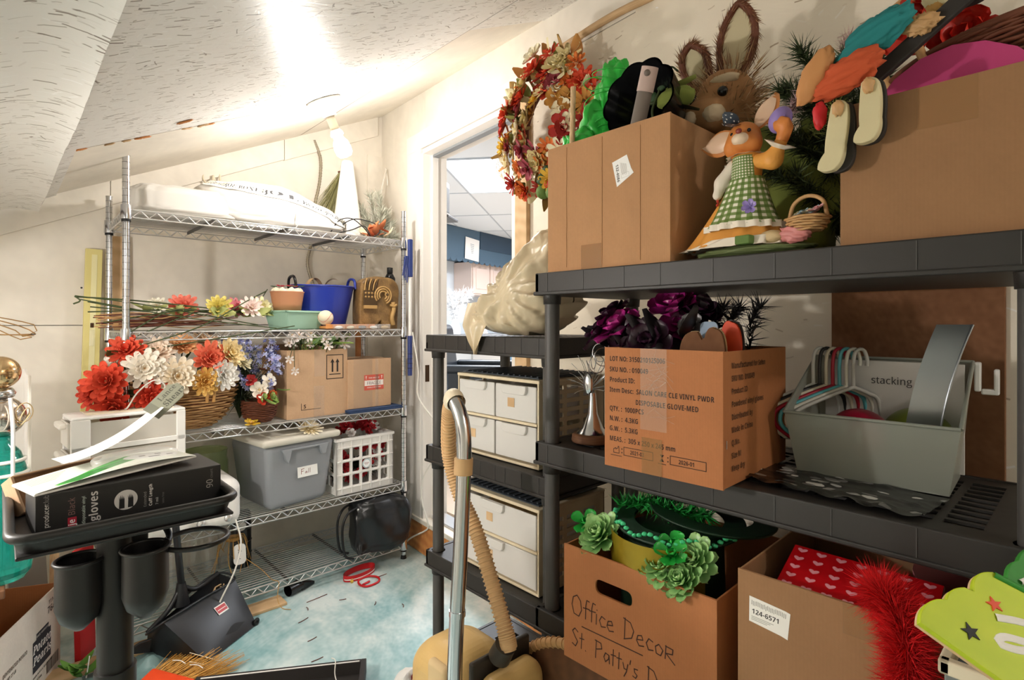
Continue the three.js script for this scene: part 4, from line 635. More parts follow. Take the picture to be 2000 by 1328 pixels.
{
  const t = thing('milk_crate', 'white plastic lattice crate full of red silk flowers', 'crate', [1.20, Y4, -2.54], 0.02);
  const w = 0.315, d = 0.30, h = 0.275, th = 0.006;
  const panel = (L, n, m) => { const ho = [], sx = (L - 0.05) / n, sy = (h - 0.075) / m; for (let i = 0; i < n; i++) for (let j = 0; j < m; j++) ho.push(roundRect(sx - 0.012, sy - 0.012, 0.008, new THREE.Path(), 0.025 + sx * i + 0.006, 0.03 + sy * j + 0.006)); return ext([[0, 0], [L, 0], [L, h], [0, h]], th, 0.001, ho); };
  part(t, 'front_panel', at(panel(w, 5, 3), 0, 0, -th), M.whitePlastic); part(t, 'back_panel', at(panel(w, 5, 3), 0, 0, -d), M.whitePlastic); part(t, 'side_panel', at(panel(d, 4, 3), 0, 0, 0, 0, HP), M.whitePlastic); part(t, 'side_panel', at(panel(d, 4, 3), w - th, 0, 0, 0, HP), M.whitePlastic);
  part(t, 'floor_panel', bx(th, w - th, 0, 0.005, -d + th, -th), M.whitePlastic); part(t, 'rim', [bx(-0.006, w + 0.006, h - 0.014, h, -0.002, 0.009, 0.003), bx(-0.006, w + 0.006, h - 0.014, h, -d - 0.008, -d + 0.002, 0.003), bx(-0.008, 0.002, h - 0.014, h, -d, 0.0, 0.003), bx(w - 0.002, w + 0.008, h - 0.014, h, -d, 0.0, 0.003)], M.whitePlastic);
  const ribs = []; for (let i = 0; i <= 5; i++) { const x = 0.025 + (w - 0.05) / 5 * i; ribs.push(bx(x - 0.002, x + 0.002, 0.004, h - 0.012, 0, 0.007, 0.001)); } for (const y of [0.03, 0.097, 0.163, 0.23]) ribs.push(bx(0.002, w - 0.002, y - 0.002, y + 0.002, 0, 0.007, 0.001)); pieces(t, 'rib', ribs, M.whitePlastic);
  decal(t, 'round_sticker', 0.05, 0.05, 0.158, 0.135, 0.0085, print(128, 128, (x) => { x.fillStyle = '#ffffff'; x.beginPath(); x.arc(64, 64, 60, 0, 7); x.fill(); x.strokeStyle = '#7aa6b0'; x.lineWidth = 6; x.beginPath(); x.arc(64, 64, 52, 0, 7); x.stroke(); x.fillStyle = '#c7a3a0'; x.fillRect(30, 54, 68, 8); x.fillRect(40, 70, 48, 6); }));
  const f = thing('red_silk_flowers', 'heap of red and white silk flowers in the white crate', 'artificial flowers', [1.20, Y4 + 0.006, -2.54], 0.02);
  for (let i = 0; i < 36; i++) { const top = i < 14, p = [rr(0.04, 0.275), top ? rr(0.25, 0.31) : rr(0.03, 0.24), top ? rr(-0.16, -0.03) : rr(-0.07, -0.035)]; addHead(f, p, top ? [rr(-0.5, 0.5), 0.8, 0.7] : [rr(-0.5, 0.5), rr(-0.2, 0.5), 1], rr(0.025, 0.034), { layers: 2, n: 6, wid: 0.4, c0: i % 6 === 3 ? '#e6d9d4' : '#8f0c18', c1: i % 6 === 3 ? '#ffffff' : '#d8222c', open: 0.9 }); }
  stuffPart(f, 'foliage', needles([V(0.05, 0.05, -0.15), V(0.16, 0.1, -0.15), V(0.27, 0.05, -0.15)], 380, 0.07, 0.006, 3, '#1d2a1a', '#3c4a30'), M.vc);
}
// ---------------------------------------------------------------- bottom wire shelf and floor in front of it
const Y5 = SHY[4] + 0.003;
{
  const t = thing('leather_tote_bag', 'black glossy leather tote bag slumped at the right end of the bottom wire shelf', 'bag', [1.42, Y5, -2.535], -0.15);
  const g = softBox(0.30, 0.265, 0.20, 0.45, 0.06, 2.2, 5, 64, 40);
  warp(g, (v) => { v.y += 0.1325; const k = 1 - 0.25 * v.y / 0.265; v.z *= k; v.x += 0.02 * Math.sin(v.y * 12); v.z += 0.02 * Math.sin(v.x * 34 + v.y * 12) + 0.03 * N3(v.x * 9, v.y * 9, 1); if (v.y < 0.002) v.y = 0.002; }); part(t, 'body', g, M.blackLeather);
  for (const z of [0.03, -0.05]) part(t, 'strap', tube([[-0.10, 0.24, z], [-0.17, 0.22, z + 0.02], [-0.20, 0.15, z + 0.03], [-0.19, 0.03, z + 0.04], [-0.15, 0.006, z + 0.05]], 0.006, 30, 8), M.blackLeather);
  part(t, 'seam', tube([[-0.145, 0.05, 0.10], [-0.142, 0.15, 0.10], [-0.13, 0.23, 0.08]], 0.002, 16, 5), M.blackRubber); part(t, 'rivet', at(new THREE.SphereGeometry(0.006, 10, 6), -0.128, 0.24, 0.075), M.steelWire);
}
// ---------------------------------------------------------------- bottom shelf glass, appliance, drawer tower at the left end
function glassJar(label, p, r, h, neck, m = M.glass, name = 'glass_jar') {
  const t = thing(name, label, 'jar', p);
  part(t, 'glass', lathe([[0, 0.004], [r * 0.9, 0.004], [r, 0.02], [r, h * 0.78], [r * 0.93, h * 0.86], [neck, h * 0.93], [neck, h], [neck - 0.003, h], [neck - 0.003, h * 0.93], [r * 0.9, h * 0.85], [r - 0.004, h * 0.77], [r - 0.004, 0.024], [r * 0.85, 0.01], [0, 0.01]], 40), m);
  part(t, 'rim', at(new THREE.TorusGeometry(neck, 0.003, 8, 32), 0, h, 0, HP), m); return t;
}
glassJar('large clear glass jar on the bottom wire shelf behind the trolley cups', [0.47, Y5, -2.66], 0.085, 0.24, 0.06);
glassJar('wide clear glass jar next to the raffia tied bottle', [0.655, Y5, -2.75], 0.08, 0.23, 0.066);
{
  const t = thing('raffia_tied_bottle', 'clear glass bottle tied with straw raffia and a pale face tag', 'bottle', [0.765, Y5, -2.66]);
  part(t, 'glass', lathe([[0, 0.003], [0.045, 0.003], [0.05, 0.015], [0.05, 0.11], [0.03, 0.15], [0.022, 0.17], [0.022, 0.235], [0.025, 0.24], [0.022, 0.242], [0, 0.242]], 32), M.glass);
  const r = []; mat('raffia', 0xc99a55, 0.8); for (let i = 0; i < 16; i++) { const a = rr(0, 6.28), L = rr(0.06, 0.17); r.push(tube([[0.024 * Math.cos(a), 0.19, 0.024 * Math.sin(a)], [0.045 * Math.cos(a), 0.198, 0.045 * Math.sin(a)], [0.062 * Math.cos(a), 0.19 - L * 0.5, 0.062 * Math.sin(a)], [0.066 * Math.cos(a) + rr(-0.02, 0.02), Math.max(0.004, 0.19 - L), 0.066 * Math.sin(a)]], rr(0.0012, 0.002), 12, 4)); } pieces(t, 'raffia_strand', r, M.raffia); part(t, 'raffia_wrap', at(new THREE.TorusGeometry(0.025, 0.008, 6, 24), 0, 0.188, 0, HP), M.raffia);
  part(t, 'tag', at(ext(roundRect(0.05, 0.085, 0.02), 0.003, 0.001), 0.012, 0.13, 0.056, -0.15), M.paper, 'pale tag with a drawn face'); decal(t, 'tag_drawing', 0.04, 0.07, 0.012, 0.13, 0.0615, print(96, 160, (x) => { stroke(x, [[30, 30], [44, 40], [34, 60], [48, 74], [38, 92]], 4, '#4a4644'); stroke(x, [[58, 44], [66, 52]], 4, '#4a4644'); stroke(x, [[36, 118], [54, 124]], 4, '#4a4644'); }), { rx: -0.15 });
}
solo('raffia_string', 'long straw string trailing from the tied bottle over the shelf edge to the floor', 'string', [tube([[0.80, 0.2, -2.60], [0.86, 0.14, -2.57], [0.89, 0.10, -2.53], [0.915, 0.085, -2.515], [0.90, 0.03, -2.49], [0.90, 0.004, -2.44], [0.925, 0.003, -2.40]], 0.0015, 40, 5)], M.raffia);
{ const t = thing('silver_canister', 'dark ribbed canister standing behind the raffia bottle', 'canister', [0.84, Y5, -2.80]); part(t, 'body', lathe([[0, 0], [0.045, 0], [0.047, 0.006], [0.047, 0.24], [0.04, 0.255], [0, 0.26]], 28), M.blackGloss); pieces(t, 'band', [0.06, 0.12, 0.18].map((y) => at(new THREE.TorusGeometry(0.0475, 0.002, 5, 28), 0, y, 0, HP)), M.greyPost); part(t, 'gauge', at(new THREE.CylinderGeometry(0.022, 0.022, 0.006, 24), -0.012, 0.20, 0.047, HP), M.whitePlastic, 'round white dial'); }
{
  const t = thing('white_appliance', 'white rounded countertop appliance overhanging the fourth wire shelf', 'appliance', [0.556, Y4, -2.615]);
  const g = new RoundedBoxGeometry(0.375, 0.20, 0.34, 5, 0.05); g.translate(0, 0.10, 0); part(t, 'housing', warp(g, (v) => { if (v.y < 0.03) { v.y = Math.max(0.012, v.y); } }), M.whitePlastic);
  pieces(t, 'foot', [[-0.13, 0.12], [0.13, 0.12], [-0.13, -0.12], [0.13, -0.12]].map(([x, z]) => at(new THREE.CylinderGeometry(0.014, 0.014, 0.014, 14), x, 0.0075, z)), M.grey); for (const x of [0.03, 0.13]) part(t, 'knob', at(lathe([[0, 0], [0.016, 0], [0.014, 0.01], [0, 0.012]], 20), x, 0.045, 0.168, HP), M.steelWire);
  part(t, 'power_cord', tube([[0.16, 0.03, 0.165], [0.17, -0.06, 0.20], [0.14, -0.16, 0.22], [0.08, -0.28, 0.22], [0.05, -0.39, 0.22]], 0.0035, 40, 6), M.cord);
}
glassJar('pale green glass baking dish on the fourth wire shelf behind the appliance', [0.70, Y4, -2.86], 0.10, 0.25, 0.095, phys('paleGlass', 0xdfe8c8, 0.12, { transmission: 0.8, thickness: 0 }), 'glass_dish');
{
  const t = thing('plastic_drawer_tower', 'white plastic drawer tower with see-through sides on top of the white appliance', 'drawer unit', [0.172, Y4 + 0.2015, -2.345], 0.07);
  const w = 0.345, d = 0.16, h = 0.325;
  part(t, 'top', bx(0, w, h - 0.012, h, -d, 0, 0.006), M.whitePlastic); part(t, 'top_recess', bx(0.05, w - 0.03, h, h + 0.003, -d + 0.03, -0.03, 0.001), M.ivory);
  for (const [y0, y1] of [[0, 0.012], [0.10, 0.118], [0.205, 0.223]]) part(t, 'rail', [bx(0.002, w - 0.002, y0, y1, -0.008, 0, 0.002), bx(0.002, w - 0.002, y0, y1, -d, -d + 0.008, 0.002), bx(w - 0.008, w, y0, y1, -d, 0, 0.002)], M.whitePlastic);
  for (const [x, z] of [[0, 0], [w - 0.03, 0], [0, -d + 0.012], [w - 0.03, -d + 0.012]]) part(t, 'corner_post', bx(x, x + (x ? 0.03 : 0.055), 0, h - 0.01, z - 0.012, z, 0.004), M.whitePlastic);
  for (let i = 0; i < 3; i++) { const y = 0.014 + i * 0.104, D = part(t, 'drawer', [bx(0.004, w - 0.012, y, y + 0.004, -d + 0.012, -0.012), bx(0.004, w - 0.012, y, y + 0.08, -0.015, -0.0135), bx(0.004, w - 0.012, y, y + 0.08, -d + 0.0135, -d + 0.015), bx(-0.006, 0.002, y, y + 0.084, -d + 0.012, -0.012, 0.003)], M.frosted, 'frosted drawer'); part(D, 'handle', bx(-0.028, -0.004, y + 0.062, y + 0.084, -d + 0.03, -0.03, 0.008), M.frosted); part(D, 'contents', at(softBox(0.22, 0.05, 0.10, 0.5, 0.1, 3, i, 20, 12), 0.17, y + 0.033, -d / 2), [M.paper, M.tan, M.ivory][i]); }
}
// ---------------------------------------------------------------- salon trolley with tray
{
  const cxT = 0.145, czT = -1.125, TY = 0.945;
  const t = thing('tray_trolley', 'black salon trolley with a rimmed tray, tool cups and a ring holder', 'trolley', [cxT, 0, czT]);
  part(t, 'tray', (() => { const g = new RoundedBoxGeometry(0.262, 0.005, 0.342, 3, 0.002); g.translate(0, TY - 0.002, 0); return g; })(), M.trolleyBlack);
  const wall = []; const rrct = roundRect(0.27, 0.35, 0.035).getPoints(8); const ring = (s, y) => rrct.map((p) => V(p.x * s, y, p.y * s)); const A = ring(0.955, TY), B = ring(1.0, TY + 0.022), n = A.length;
  part(t, 'tray_wall', surf((u, v) => { const i = Math.min(n - 1, Math.round(u * (n - 1))), a = A[i], b = B[i]; return [a.x + (b.x - a.x) * v, a.y + (b.y - a.y) * v, a.z + (b.z - a.z) * v]; }, n - 1, 1), M.trolleyBlack);
  const rimPts = roundRect(0.272, 0.352, 0.035).getSpacedPoints(60).slice(0, 60).map((p) => V(p.x, TY + 0.023, p.y)); part(t, 'tray_rim', new THREE.TubeGeometry(curve(rimPts, true), 140, 0.0068, 10, true), M.trolleyBlack);
  part(t, 'upper_post', rod([-0.01, 0.66, 0.05], [-0.01, TY - 0.004, 0.05], 0.0245, 0.0245, 28), M.trolleyBlack); part(t, 'lower_post', rod([-0.01, 0.10, 0.05], [-0.01, 0.70, 0.05], 0.0285, 0.0285, 28), M.trolleyBlack); part(t, 'tray_bracket', [bx(-0.045, 0.045, TY - 0.03, TY - 0.004, -0.03, 0.085, 0.006), bx(-0.034, 0.034, TY - 0.06, TY - 0.028, 0.0, 0.06, 0.006)], M.trolleyBlack);
  const cup = (x, y, z) => { const c = part(t, 'tool_cup', lathe([[0.0305, 0], [0.031, -0.07], [0.025, -0.09], [0.011, -0.104], [0.007, -0.108], [0.007, -0.104], [0.023, -0.087], [0.028, -0.068], [0.0275, 0]], 32), M.trolleyBlack); c.position.set(x, y, z); const r = part(c, 'cup_rim', at(new THREE.TorusGeometry(0.031, 0.0032, 8, 36), 0, 0, 0, HP), M.trolleyBlack); part(c, 'cup_arm', rod([0, -0.03, 0], [-x * 0.85, -0.03, (0.03 - z) * 0.85], 0.006, 0.006, 8), M.trolleyBlack); };
  cup(-0.055, 0.884, 0.048); cup(0.02, 0.902, 0.116);
  const ro = part(t, 'ring_holder', new THREE.TorusGeometry(0.047, 0.0042, 8, 44), M.trolleyBlack); ro.rotation.x = HP; ro.position.set(0.092, 0.893, 0.105); part(t, 'ring_arm', tube([[0.05, TY - 0.02, 0.05], [0.06, 0.90, 0.07], [0.055, 0.893, 0.09]], 0.005, 12, 8), M.trolleyBlack);
  part(t, 'height_lever', [bx(-0.10, -0.02, 0.655, 0.672, 0.05, 0.064, 0.005), bx(-0.105, -0.088, 0.62, 0.685, 0.048, 0.066, 0.005)], M.trolleyBlack);
  for (let i = 0; i < 5; i++) { const a = i / 5 * 2 * PI + 0.3, c = Math.cos(a), s = Math.sin(a); const L = part(t, 'base_leg', tube([[0, 0.12, 0.03], [c * 0.1, 0.10, 0.03 + s * 0.1], [c * 0.2, 0.065, 0.03 + s * 0.2]], 0.013, 12, 8), M.trolleyBlack); part(L, 'caster', at(new THREE.TorusGeometry(0.02, 0.011, 8, 20), c * 0.205, 0.031, 0.03 + s * 0.205, 0, a + HP), M.blackRubber); }
}
{
  const TY = 0.9465, t = thing('glove_box', 'black box of disposable gloves lying on the trolley tray', 'box', [0.152, TY, -1.075], 0.06);
  mat('gloveBlack', 0x1d1c1c, 0.5);
  part(t, 'carton', bx(-0.12, 0.12, 0, 0.062, -0.06, 0.06, 0.0015), M.gloveBlack);
  decal(t, 'front_print', 0.24, 0.06, 0, 0.031, 0.0606, print(1024, 256, (x, w, h) => {
    const up = { rot: -HP, color: '#cfcac6', weight: 'normal' };
    txt(x, 'producer', 62, 196, 34, { ...up, color: '#e9e6e2' }); txt(x, 'club.', 62, 60, 34, { ...up, color: '#9a9591' });
    x.fillStyle = '#b81f3a'; x.fillRect(150, 160, 44, 58); txt(x, 'je', 186, 212, 44, { ...up, color: '#ffffff', weight: 'bold' }); txt(x, 'Black', 186, 150, 46, { ...up, color: '#8d6a66' });
    txt(x, 'disposable vinyl', 236, 216, 24, { ...up, color: '#d7e4da' }); txt(x, 'gloves', 300, 214, 62, { ...up, color: '#d9d5d2', weight: 'bold' });
    x.fillStyle = '#dddad8'; x.beginPath(); x.arc(448, 118, 64, 0, 7); x.fill(); x.fillStyle = '#1d1c1c'; for (const [cx, s] of [[424, 1], [472, -1]]) { x.beginPath(); x.moveTo(cx - 14, 170); x.lineTo(cx - 12, 118); for (let i = 0; i < 4; i++) { x.lineTo(cx - 14 + 8 * i, 82 + (i === 0 || i === 3 ? 8 : 0)); x.lineTo(cx - 8 + 8 * i, 112); } x.lineTo(cx + 16, 170); x.fill(); }
    txt(x, 'Extended', 562, 190, 24, { ...up, color: '#a8a4a0' }); txt(x, 'Cuff Length', 594, 190, 26, { ...up, color: '#efece8', weight: 'bold' }); txt(x, '7 mil', 630, 190, 22, { ...up, color: '#efece8' }); txt(x, 'latex free', 664, 190, 18, { ...up, color: '#8f8b88' });
    txt(x, '90', 968, 150, 58, { ...up, color: '#b9b4ae' }); txt(x, 'count', 968, 80, 26, { ...up, color: '#8f8b88' });
  }));
  decal(t, 'top_print', 0.10, 0.05, 0.05, 0.0626, 0.0, print(200, 100, (x) => { txt(x, 'gloves', 20, 60, 40, { color: '#8f8a85' }); }), { rx: -HP });
}
{ const t = thing('kraft_sleeve', 'pale edged kraft cardboard sleeve leaning in the trolley tray', 'cardboard', [0.085, 0.9465, -1.19], 0.5); const g = bx(-0.07, 0.07, 0, 0.06, -0.006, 0.006, 0.001); part(t, 'panel', at(g, 0, 0, 0, -0.55), M.cardBrown); part(t, 'edge', at(bx(-0.072, -0.068, 0, 0.062, -0.014, 0.014, 0.001), 0, 0, 0, -0.55), M.cardPale, 'pale cut edge'); part(t, 'top_edge', at(bx(-0.07, 0.07, 0.06, 0.063, -0.014, 0.014, 0.001), 0, 0, 0, -0.55), M.cardPale); }
{
  const t = thing('blister_pack', 'green and white clear fronted package lying on the black glove box', 'package', [0.135, 1.010, -1.08], 0.25);
  const face = canvasTex(512, 256, (x, w, h) => { x.fillStyle = '#eef2e6'; x.fillRect(0, 0, w, h); const g = [['#2fae33', 0], ['#4fcf4a', 60], ['#1f8a2a', 110]]; for (const [c, o] of g) { x.fillStyle = c; x.beginPath(); x.moveTo(60, 240 - o * 0.2); x.lineTo(330, 40 + o * 0.5); x.lineTo(370, 70 + o * 0.5); x.lineTo(120, 256); x.fill(); } x.fillStyle = '#ffffff'; x.beginPath(); x.ellipse(400, 110, 95, 60, 0.2, 0, 7); x.fill(); x.fillStyle = '#232323'; for (const [a, b] of [[360, 90], [400, 130], [420, 80], [450, 120], [380, 130]]) x.fillRect(a, b, 22, 16); x.fillStyle = '#9fb08a'; for (let i = 0; i < 5; i++) x.fillRect(20, 30 + i * 22, 120 - i * 12, 7); });
  part(t, 'card', warp(bx(-0.115, 0.105, 0, 0.003, -0.045, 0.045, 0.001), (v) => { v.y += 0.012 * Math.sin((v.x + 0.1) * 12); }), M.paper); part(t, 'printed_face', surf((u, v) => [-0.114 + 0.218 * u, 0.0036 + 0.012 * Math.sin((-0.014 + 0.218 * u) * 12), 0.044 - 0.088 * v], 20, 4), flat(face, 0.4)); part(t, 'blister', at(softBox(0.12, 0.022, 0.06, 0.6, 0.03), 0.03, 0.018, 0.0), M.clearPlastic);
}
{
  const t = thing('shears_tag_card', 'long white card with a grey shears tag leaning up from the trolley tray', 'card', [0.075, 1.022, -1.11], 0.22);
  const strip = surf((u, v) => [0.16 * u - 0.01, 0.012 + 0.062 * u * u, (v - 0.5) * (0.055 - 0.02 * u) - 0.035 * u], 16, 3); part(t, 'card', strip, M.paper);
  const tag = canvasTex(256, 128, (x, w, h) => { x.fillStyle = '#a9aa96'; x.fillRect(0, 0, w, h); x.fillStyle = '#8f9080'; x.fillRect(0, 0, 60, h); txt(x, 'Lance', 96, 52, 46, { font: 'serif', color: '#6b6c60' }); txt(x, 'Shears', 88, 104, 50, { font: 'serif', color: '#5c5d52' }); }); part(t, 'tag', (() => { const g = ext([[0, -0.017], [0.055, -0.019], [0.07, -0.006], [0.07, 0.008], [0.058, 0.018], [0, 0.017]], 0.0016, 0.0003); g.rotateX(-0.9); g.rotateZ(0.75); g.translate(0.135, 0.062, -0.032); return g; })(), flat(tag, 0.6), 'grey printed tag'); const uvs = t.children[1].geometry.attributes; for (let i = 0; i < uvs.uv.count; i++) uvs.uv.setXY(i, uvs.uv.getX(i) / 0.07, (uvs.uv.getY(i) + 0.019) / 0.038);
}
// ---------------------------------------------------------------- potato box and clutter on the floor at the left
{
  const o = carton('potato_carton', 'open white and brown cardboard food carton reading Potato Pearls on the floor', [-0.006, 0, -2.236], 1.14, { w: 0.40, h: 0.30, d: 0.27, m: M.cardOrange });
  o.children[0].material = M.cardWhite;
  decal(o, 'front_print', 0.395, 0.295, 0.2, 0.15, 0.0014, print(1024, 768, (x, w, h) => {
    x.fillStyle = '#2c2e34'; x.save(); x.transform(1, 0.0, 0, 1, 0, 0); x.fillRect(520, 300, 320, 270); x.fillRect(580, 250, 220, 52); x.restore(); txt(x, 'Potato', 680, 410, 100, { font: 'serif', color: '#f4efe8', align: 'center', weight: 'italic bold' }); txt(x, 'Pearls', 680, 510, 100, { font: 'serif', color: '#f4efe8', align: 'center', weight: 'italic bold' }); txt(x, 'BASIC AMERICAN', 690, 288, 26, { color: '#c9c4bc', align: 'center' });
    txt(x, '11140', 800, 96, 52, { color: '#3a332e' }); txt(x, '76468', 780, 176, 84, { color: '#3a332e' }); txt(x, 'DEHYDRATED POTATO', 60, 330, 44, { color: '#6b5a4c', sx: 0.8 }); txt(x, 'NET WT 27 LB', 60, 384, 38, { color: '#5a4a3e', sx: 0.8 }); x.fillStyle = '#4a423c'; for (let i = 0; i < 26; i++) x.fillRect(760 + i * 9, 600, rr(2, 6), 110); txt(x, 'made in U.S.A. GLUTEN FREE', 520, 620, 26, { color: '#5a4a3e' }); txt(x, 'EST. 1946', 560, 668, 26, { color: '#5a4a3e' });
  }));
}
solo('red_foam_board', 'red board standing between the Potato Pearls carton and the trolley', 'board', [at(bx(-0.05, 0.05, 0, 0.42, -0.01, 0.01, 0.002), 0, 0, 0, 0, 0, 0.04)], M.red, [0.235, 0, -2.60], 1.0);
solo('leaning_lath', 'thin pale wooden lath leaning behind the Potato Pearls carton', 'lath', [bar([0, 0, 0], [0.02, 0.5, -0.25], 0.03, 0.008)], M.board, [0.15, 0.0, -2.75]);
solo('grey_board', 'grey panel leaning behind the trolley tray', 'board', [at(bx(-0.06, 0.06, 0, 0.52, -0.006, 0.006, 0.001), 0, 0, 0, -0.15)], mat('greyBoard', 0x9a958c, 0.8), [0.09, 0, -2.82], 0.3);
{ const t = thing('blue_plastic_sheet', 'crumpled grey-green plastic sheet on the floor behind the trolley', 'sheet', [0.36, 0.002, -2.33]); part(t, 'sheet', surf((u, v) => [(u - 0.5) * 0.3, 0.004 + 0.05 * Math.max(0, fbm(u * 4, v * 4, 2) + 0.4) * Math.sin(PI * u) * Math.sin(PI * v), (v - 0.5) * 0.22], 30, 24), mat('sheetBlue', 0x6f8c8c, 0.45)); }
for (const [x, z, c, lab] of [[0.22, -2.42, 0x5a8a2a, 'small green leafy sprig on the floor by the carton']]) solo('green_sprig', lab, 'artificial plant', [...Array.from({ length: 9 }, () => at(leafGeo(rr(0.05, 0.09), 0.016, 0.4, '#2f5a1e', '#6fa03a'), rr(-0.03, 0.03), rr(0.005, 0.05), rr(-0.03, 0.03), rr(-0.6, 0), rr(0, 6))), rod([0, 0.001, 0], [0.01, 0.08, 0], 0.002, 0.002, 6)], M.vc, [x, 0, z]);
{ // dust pan tipped on its edge
  const P0 = [0.64, 0, -2.34], t = thing('lobby_dustpan', 'black upright dustpan with a red badge tipped over on the floor', 'dustpan', P0);
  const rel = ([x, y, z]) => V(x - P0[0], y, z - P0[2]);
  const B1 = rel([0.555, 0.004, -2.23]), B2 = rel([0.775, 0.004, -2.377]), T1 = rel([0.432, 0.165, -2.312]), T2 = rel([0.722, 0.172, -2.482]), K1 = rel([0.40, 0.012, -2.42]), K2 = rel([0.70, 0.006, -2.495]), U1 = rel([0.40, 0.10, -2.41]), U2 = rel([0.665, 0.205, -2.51]);
  const quad = (a, b, c, d, bulge = 0, n = 10) => surf((u, v) => { const p = a.clone().lerp(b, u), q = d.clone().lerp(c, u), r = p.lerp(q, v); const nn = b.clone().sub(a).cross(d.clone().sub(a)).normalize(); r.addScaledVector(nn, bulge * Math.sin(PI * u) ** 0.6 * Math.sin(PI * v) ** 0.6); return r.toArray(); }, n, n);
  phys('panBlack', 0x1f2023, 0.38, {});
  const shell = (g, th) => { const h = g.clone(); const p = h.attributes.position, nn = h.attributes.normal; for (let i = 0; i < p.count; i++) p.setXYZ(i, p.getX(i) - nn.getX(i) * th, p.getY(i) - nn.getY(i) * th, p.getZ(i) - nn.getZ(i) * th); return merge([g, h]); };
  part(t, 'front_wall', shell(quad(B1, B2, T2, T1, 0.012), 0.004), M.panBlack); part(t, 'back_wall', quad(K1, K2, U2, U1, -0.004), M.panBlack); part(t, 'floor_wall', quad(B1, B2, K2, K1), M.panBlack); part(t, 'left_wall', quad(B1, K1, U1, T1, -0.006), M.panBlack); part(t, 'right_wall', quad(B2, K2, U2, T2, 0.006), M.panBlack);
  const e = [T1, T1.clone().lerp(T2, 0.5).add(V(0.004, 0.006, 0.005)), T2, U2, U2.clone().lerp(U1, 0.45).add(V(0.0, 0.02, 0)), U1]; part(t, 'rim', new THREE.TubeGeometry(curve(e, true), 60, 0.0045, 8, true), M.panBlack);
  part(t, 'lip', ext([[0, 0], [0.05, -0.014], [0.055, 0.03], [0.02, 0.028], [-0.02, 0.012]], 0.008, 0.002).translate(U1.x - 0.05, 0.06, U1.z + 0.03), M.panBlack);
  const hm = U2.clone().lerp(U1, 0.55); part(t, 'handle_socket', rod(hm, hm.clone().add(V(0.0, 0.085, 0.0)), 0.03, 0.0155, 16), M.panBlack); part(t, 'handle_yoke', [tube([U1, U1.clone().lerp(hm, 0.6).add(V(0, 0.02, 0)), hm.clone().add(V(0, 0.07, 0))], 0.010, 16, 8), tube([U2, U2.clone().lerp(hm, 0.6).add(V(0, 0.012, 0)), hm.clone().add(V(0, 0.07, 0))], 0.010, 16, 8)], M.panBlack);
  part(t, 'handle', rod(hm.clone().add(V(0, 0.08, 0)), hm.clone().add(V(-0.045, 0.41, 0.10)), 0.0125, 0.0125, 16), M.panBlack);
  const fc = (u, v, o) => { const p = B1.clone().lerp(B2, u), q = T1.clone().lerp(T2, u), r = p.lerp(q, v), nn = B2.clone().sub(B1).cross(T1.clone().sub(B1)).normalize(); return r.addScaledVector(nn, 0.0125 * Math.sin(PI * u) ** 0.6 * Math.sin(PI * v) ** 0.6 + o).toArray(); };
  const badge = canvasTex(128, 64, (x, w, h) => { x.fillStyle = '#efeae4'; x.fillRect(0, 0, w, h); x.fillStyle = '#c02a2c'; x.fillRect(6, 8, w - 12, h - 18); x.fillStyle = '#f3ded8'; x.fillRect(14, 30, w - 28, 6); }); part(t, 'badge', surf((u, v) => fc(0.52 + 0.17 * u, 0.56 + 0.17 * v, 0.002), 4, 3), flat(badge, 0.4), 'small red and white badge');
  part(t, 'grip_slot', surf((u, v) => { const c = 0.5 - 0.5 * Math.cos(2 * PI * u); return fc(0.42 + 0.42 * u, 0.14 + 0.13 * v * c + 0.05 * (1 - c), 0.0018); }, 16, 3), M.blackRubber); part(t, 'wheel', at(new THREE.TorusGeometry(0.009, 0.006, 8, 18), B2.x, 0.0155, B2.z, 0, 0.6), M.blackRubber); part(t, 'wheel', at(new THREE.TorusGeometry(0.009, 0.006, 8, 18), B1.x, 0.0155, B1.z, 0, 0.6), M.blackRubber);
}
solo('straw_debris', 'small clump of straw bits caught inside the dustpan', 'debris', Array.from({ length: 7 }, () => tube([[rr(-0.02, 0.02), rr(0, 0.02), rr(-0.02, 0.02)], [rr(-0.03, 0.03), rr(0.01, 0.05), rr(-0.02, 0.02)], [rr(-0.03, 0.03), rr(0.03, 0.06), rr(-0.02, 0.02)]], 0.003, 6, 5)), M.board, [0.66, 0.10, -2.50]);
{
  const t = thing('corn_broom', 'corn broom lying on the floor with an orange red cap and straw bristles', 'broom', [0.42, 0, -2.15], 0.5);
  part(t, 'cap', (() => { const g = bx(-0.14, 0.02, 0.004, 0.055, -0.10, 0.10, 0.012); return warp(g, (v) => { const k = 0.45 + 0.55 * (v.x + 0.14) / 0.16; v.z *= k; }); })(), M.orangeRed, 'orange red plastic cap'); part(t, 'handle', rod([-0.13, 0.03, 0], [-0.75, 0.03, 0.02], 0.0125, 0.0125, 14), M.orangeRed);
  const br = []; for (let i = 0; i < 240; i++) { const z = rr(-0.09, 0.09), y = rr(0.012, 0.05), L = rr(0.10, 0.20); br.push(rod([0.01, y, z], [0.01 + L, Math.max(0.003, y * 0.6 + rr(-0.015, 0.02)), z * 1.5 + rr(-0.025, 0.025)], 0.0014, 0.0009, 4)); } stuffPart(t, 'bristles', br, mat('straw', 0xd9a24e, 0.75)); for (const z of [-0.04, 0.04]) part(t, 'stitching', tube([[0.07, 0.052, z - 0.03], [0.075, 0.054, z], [0.07, 0.052, z + 0.03]], 0.0016, 8, 5), M.paper);
}
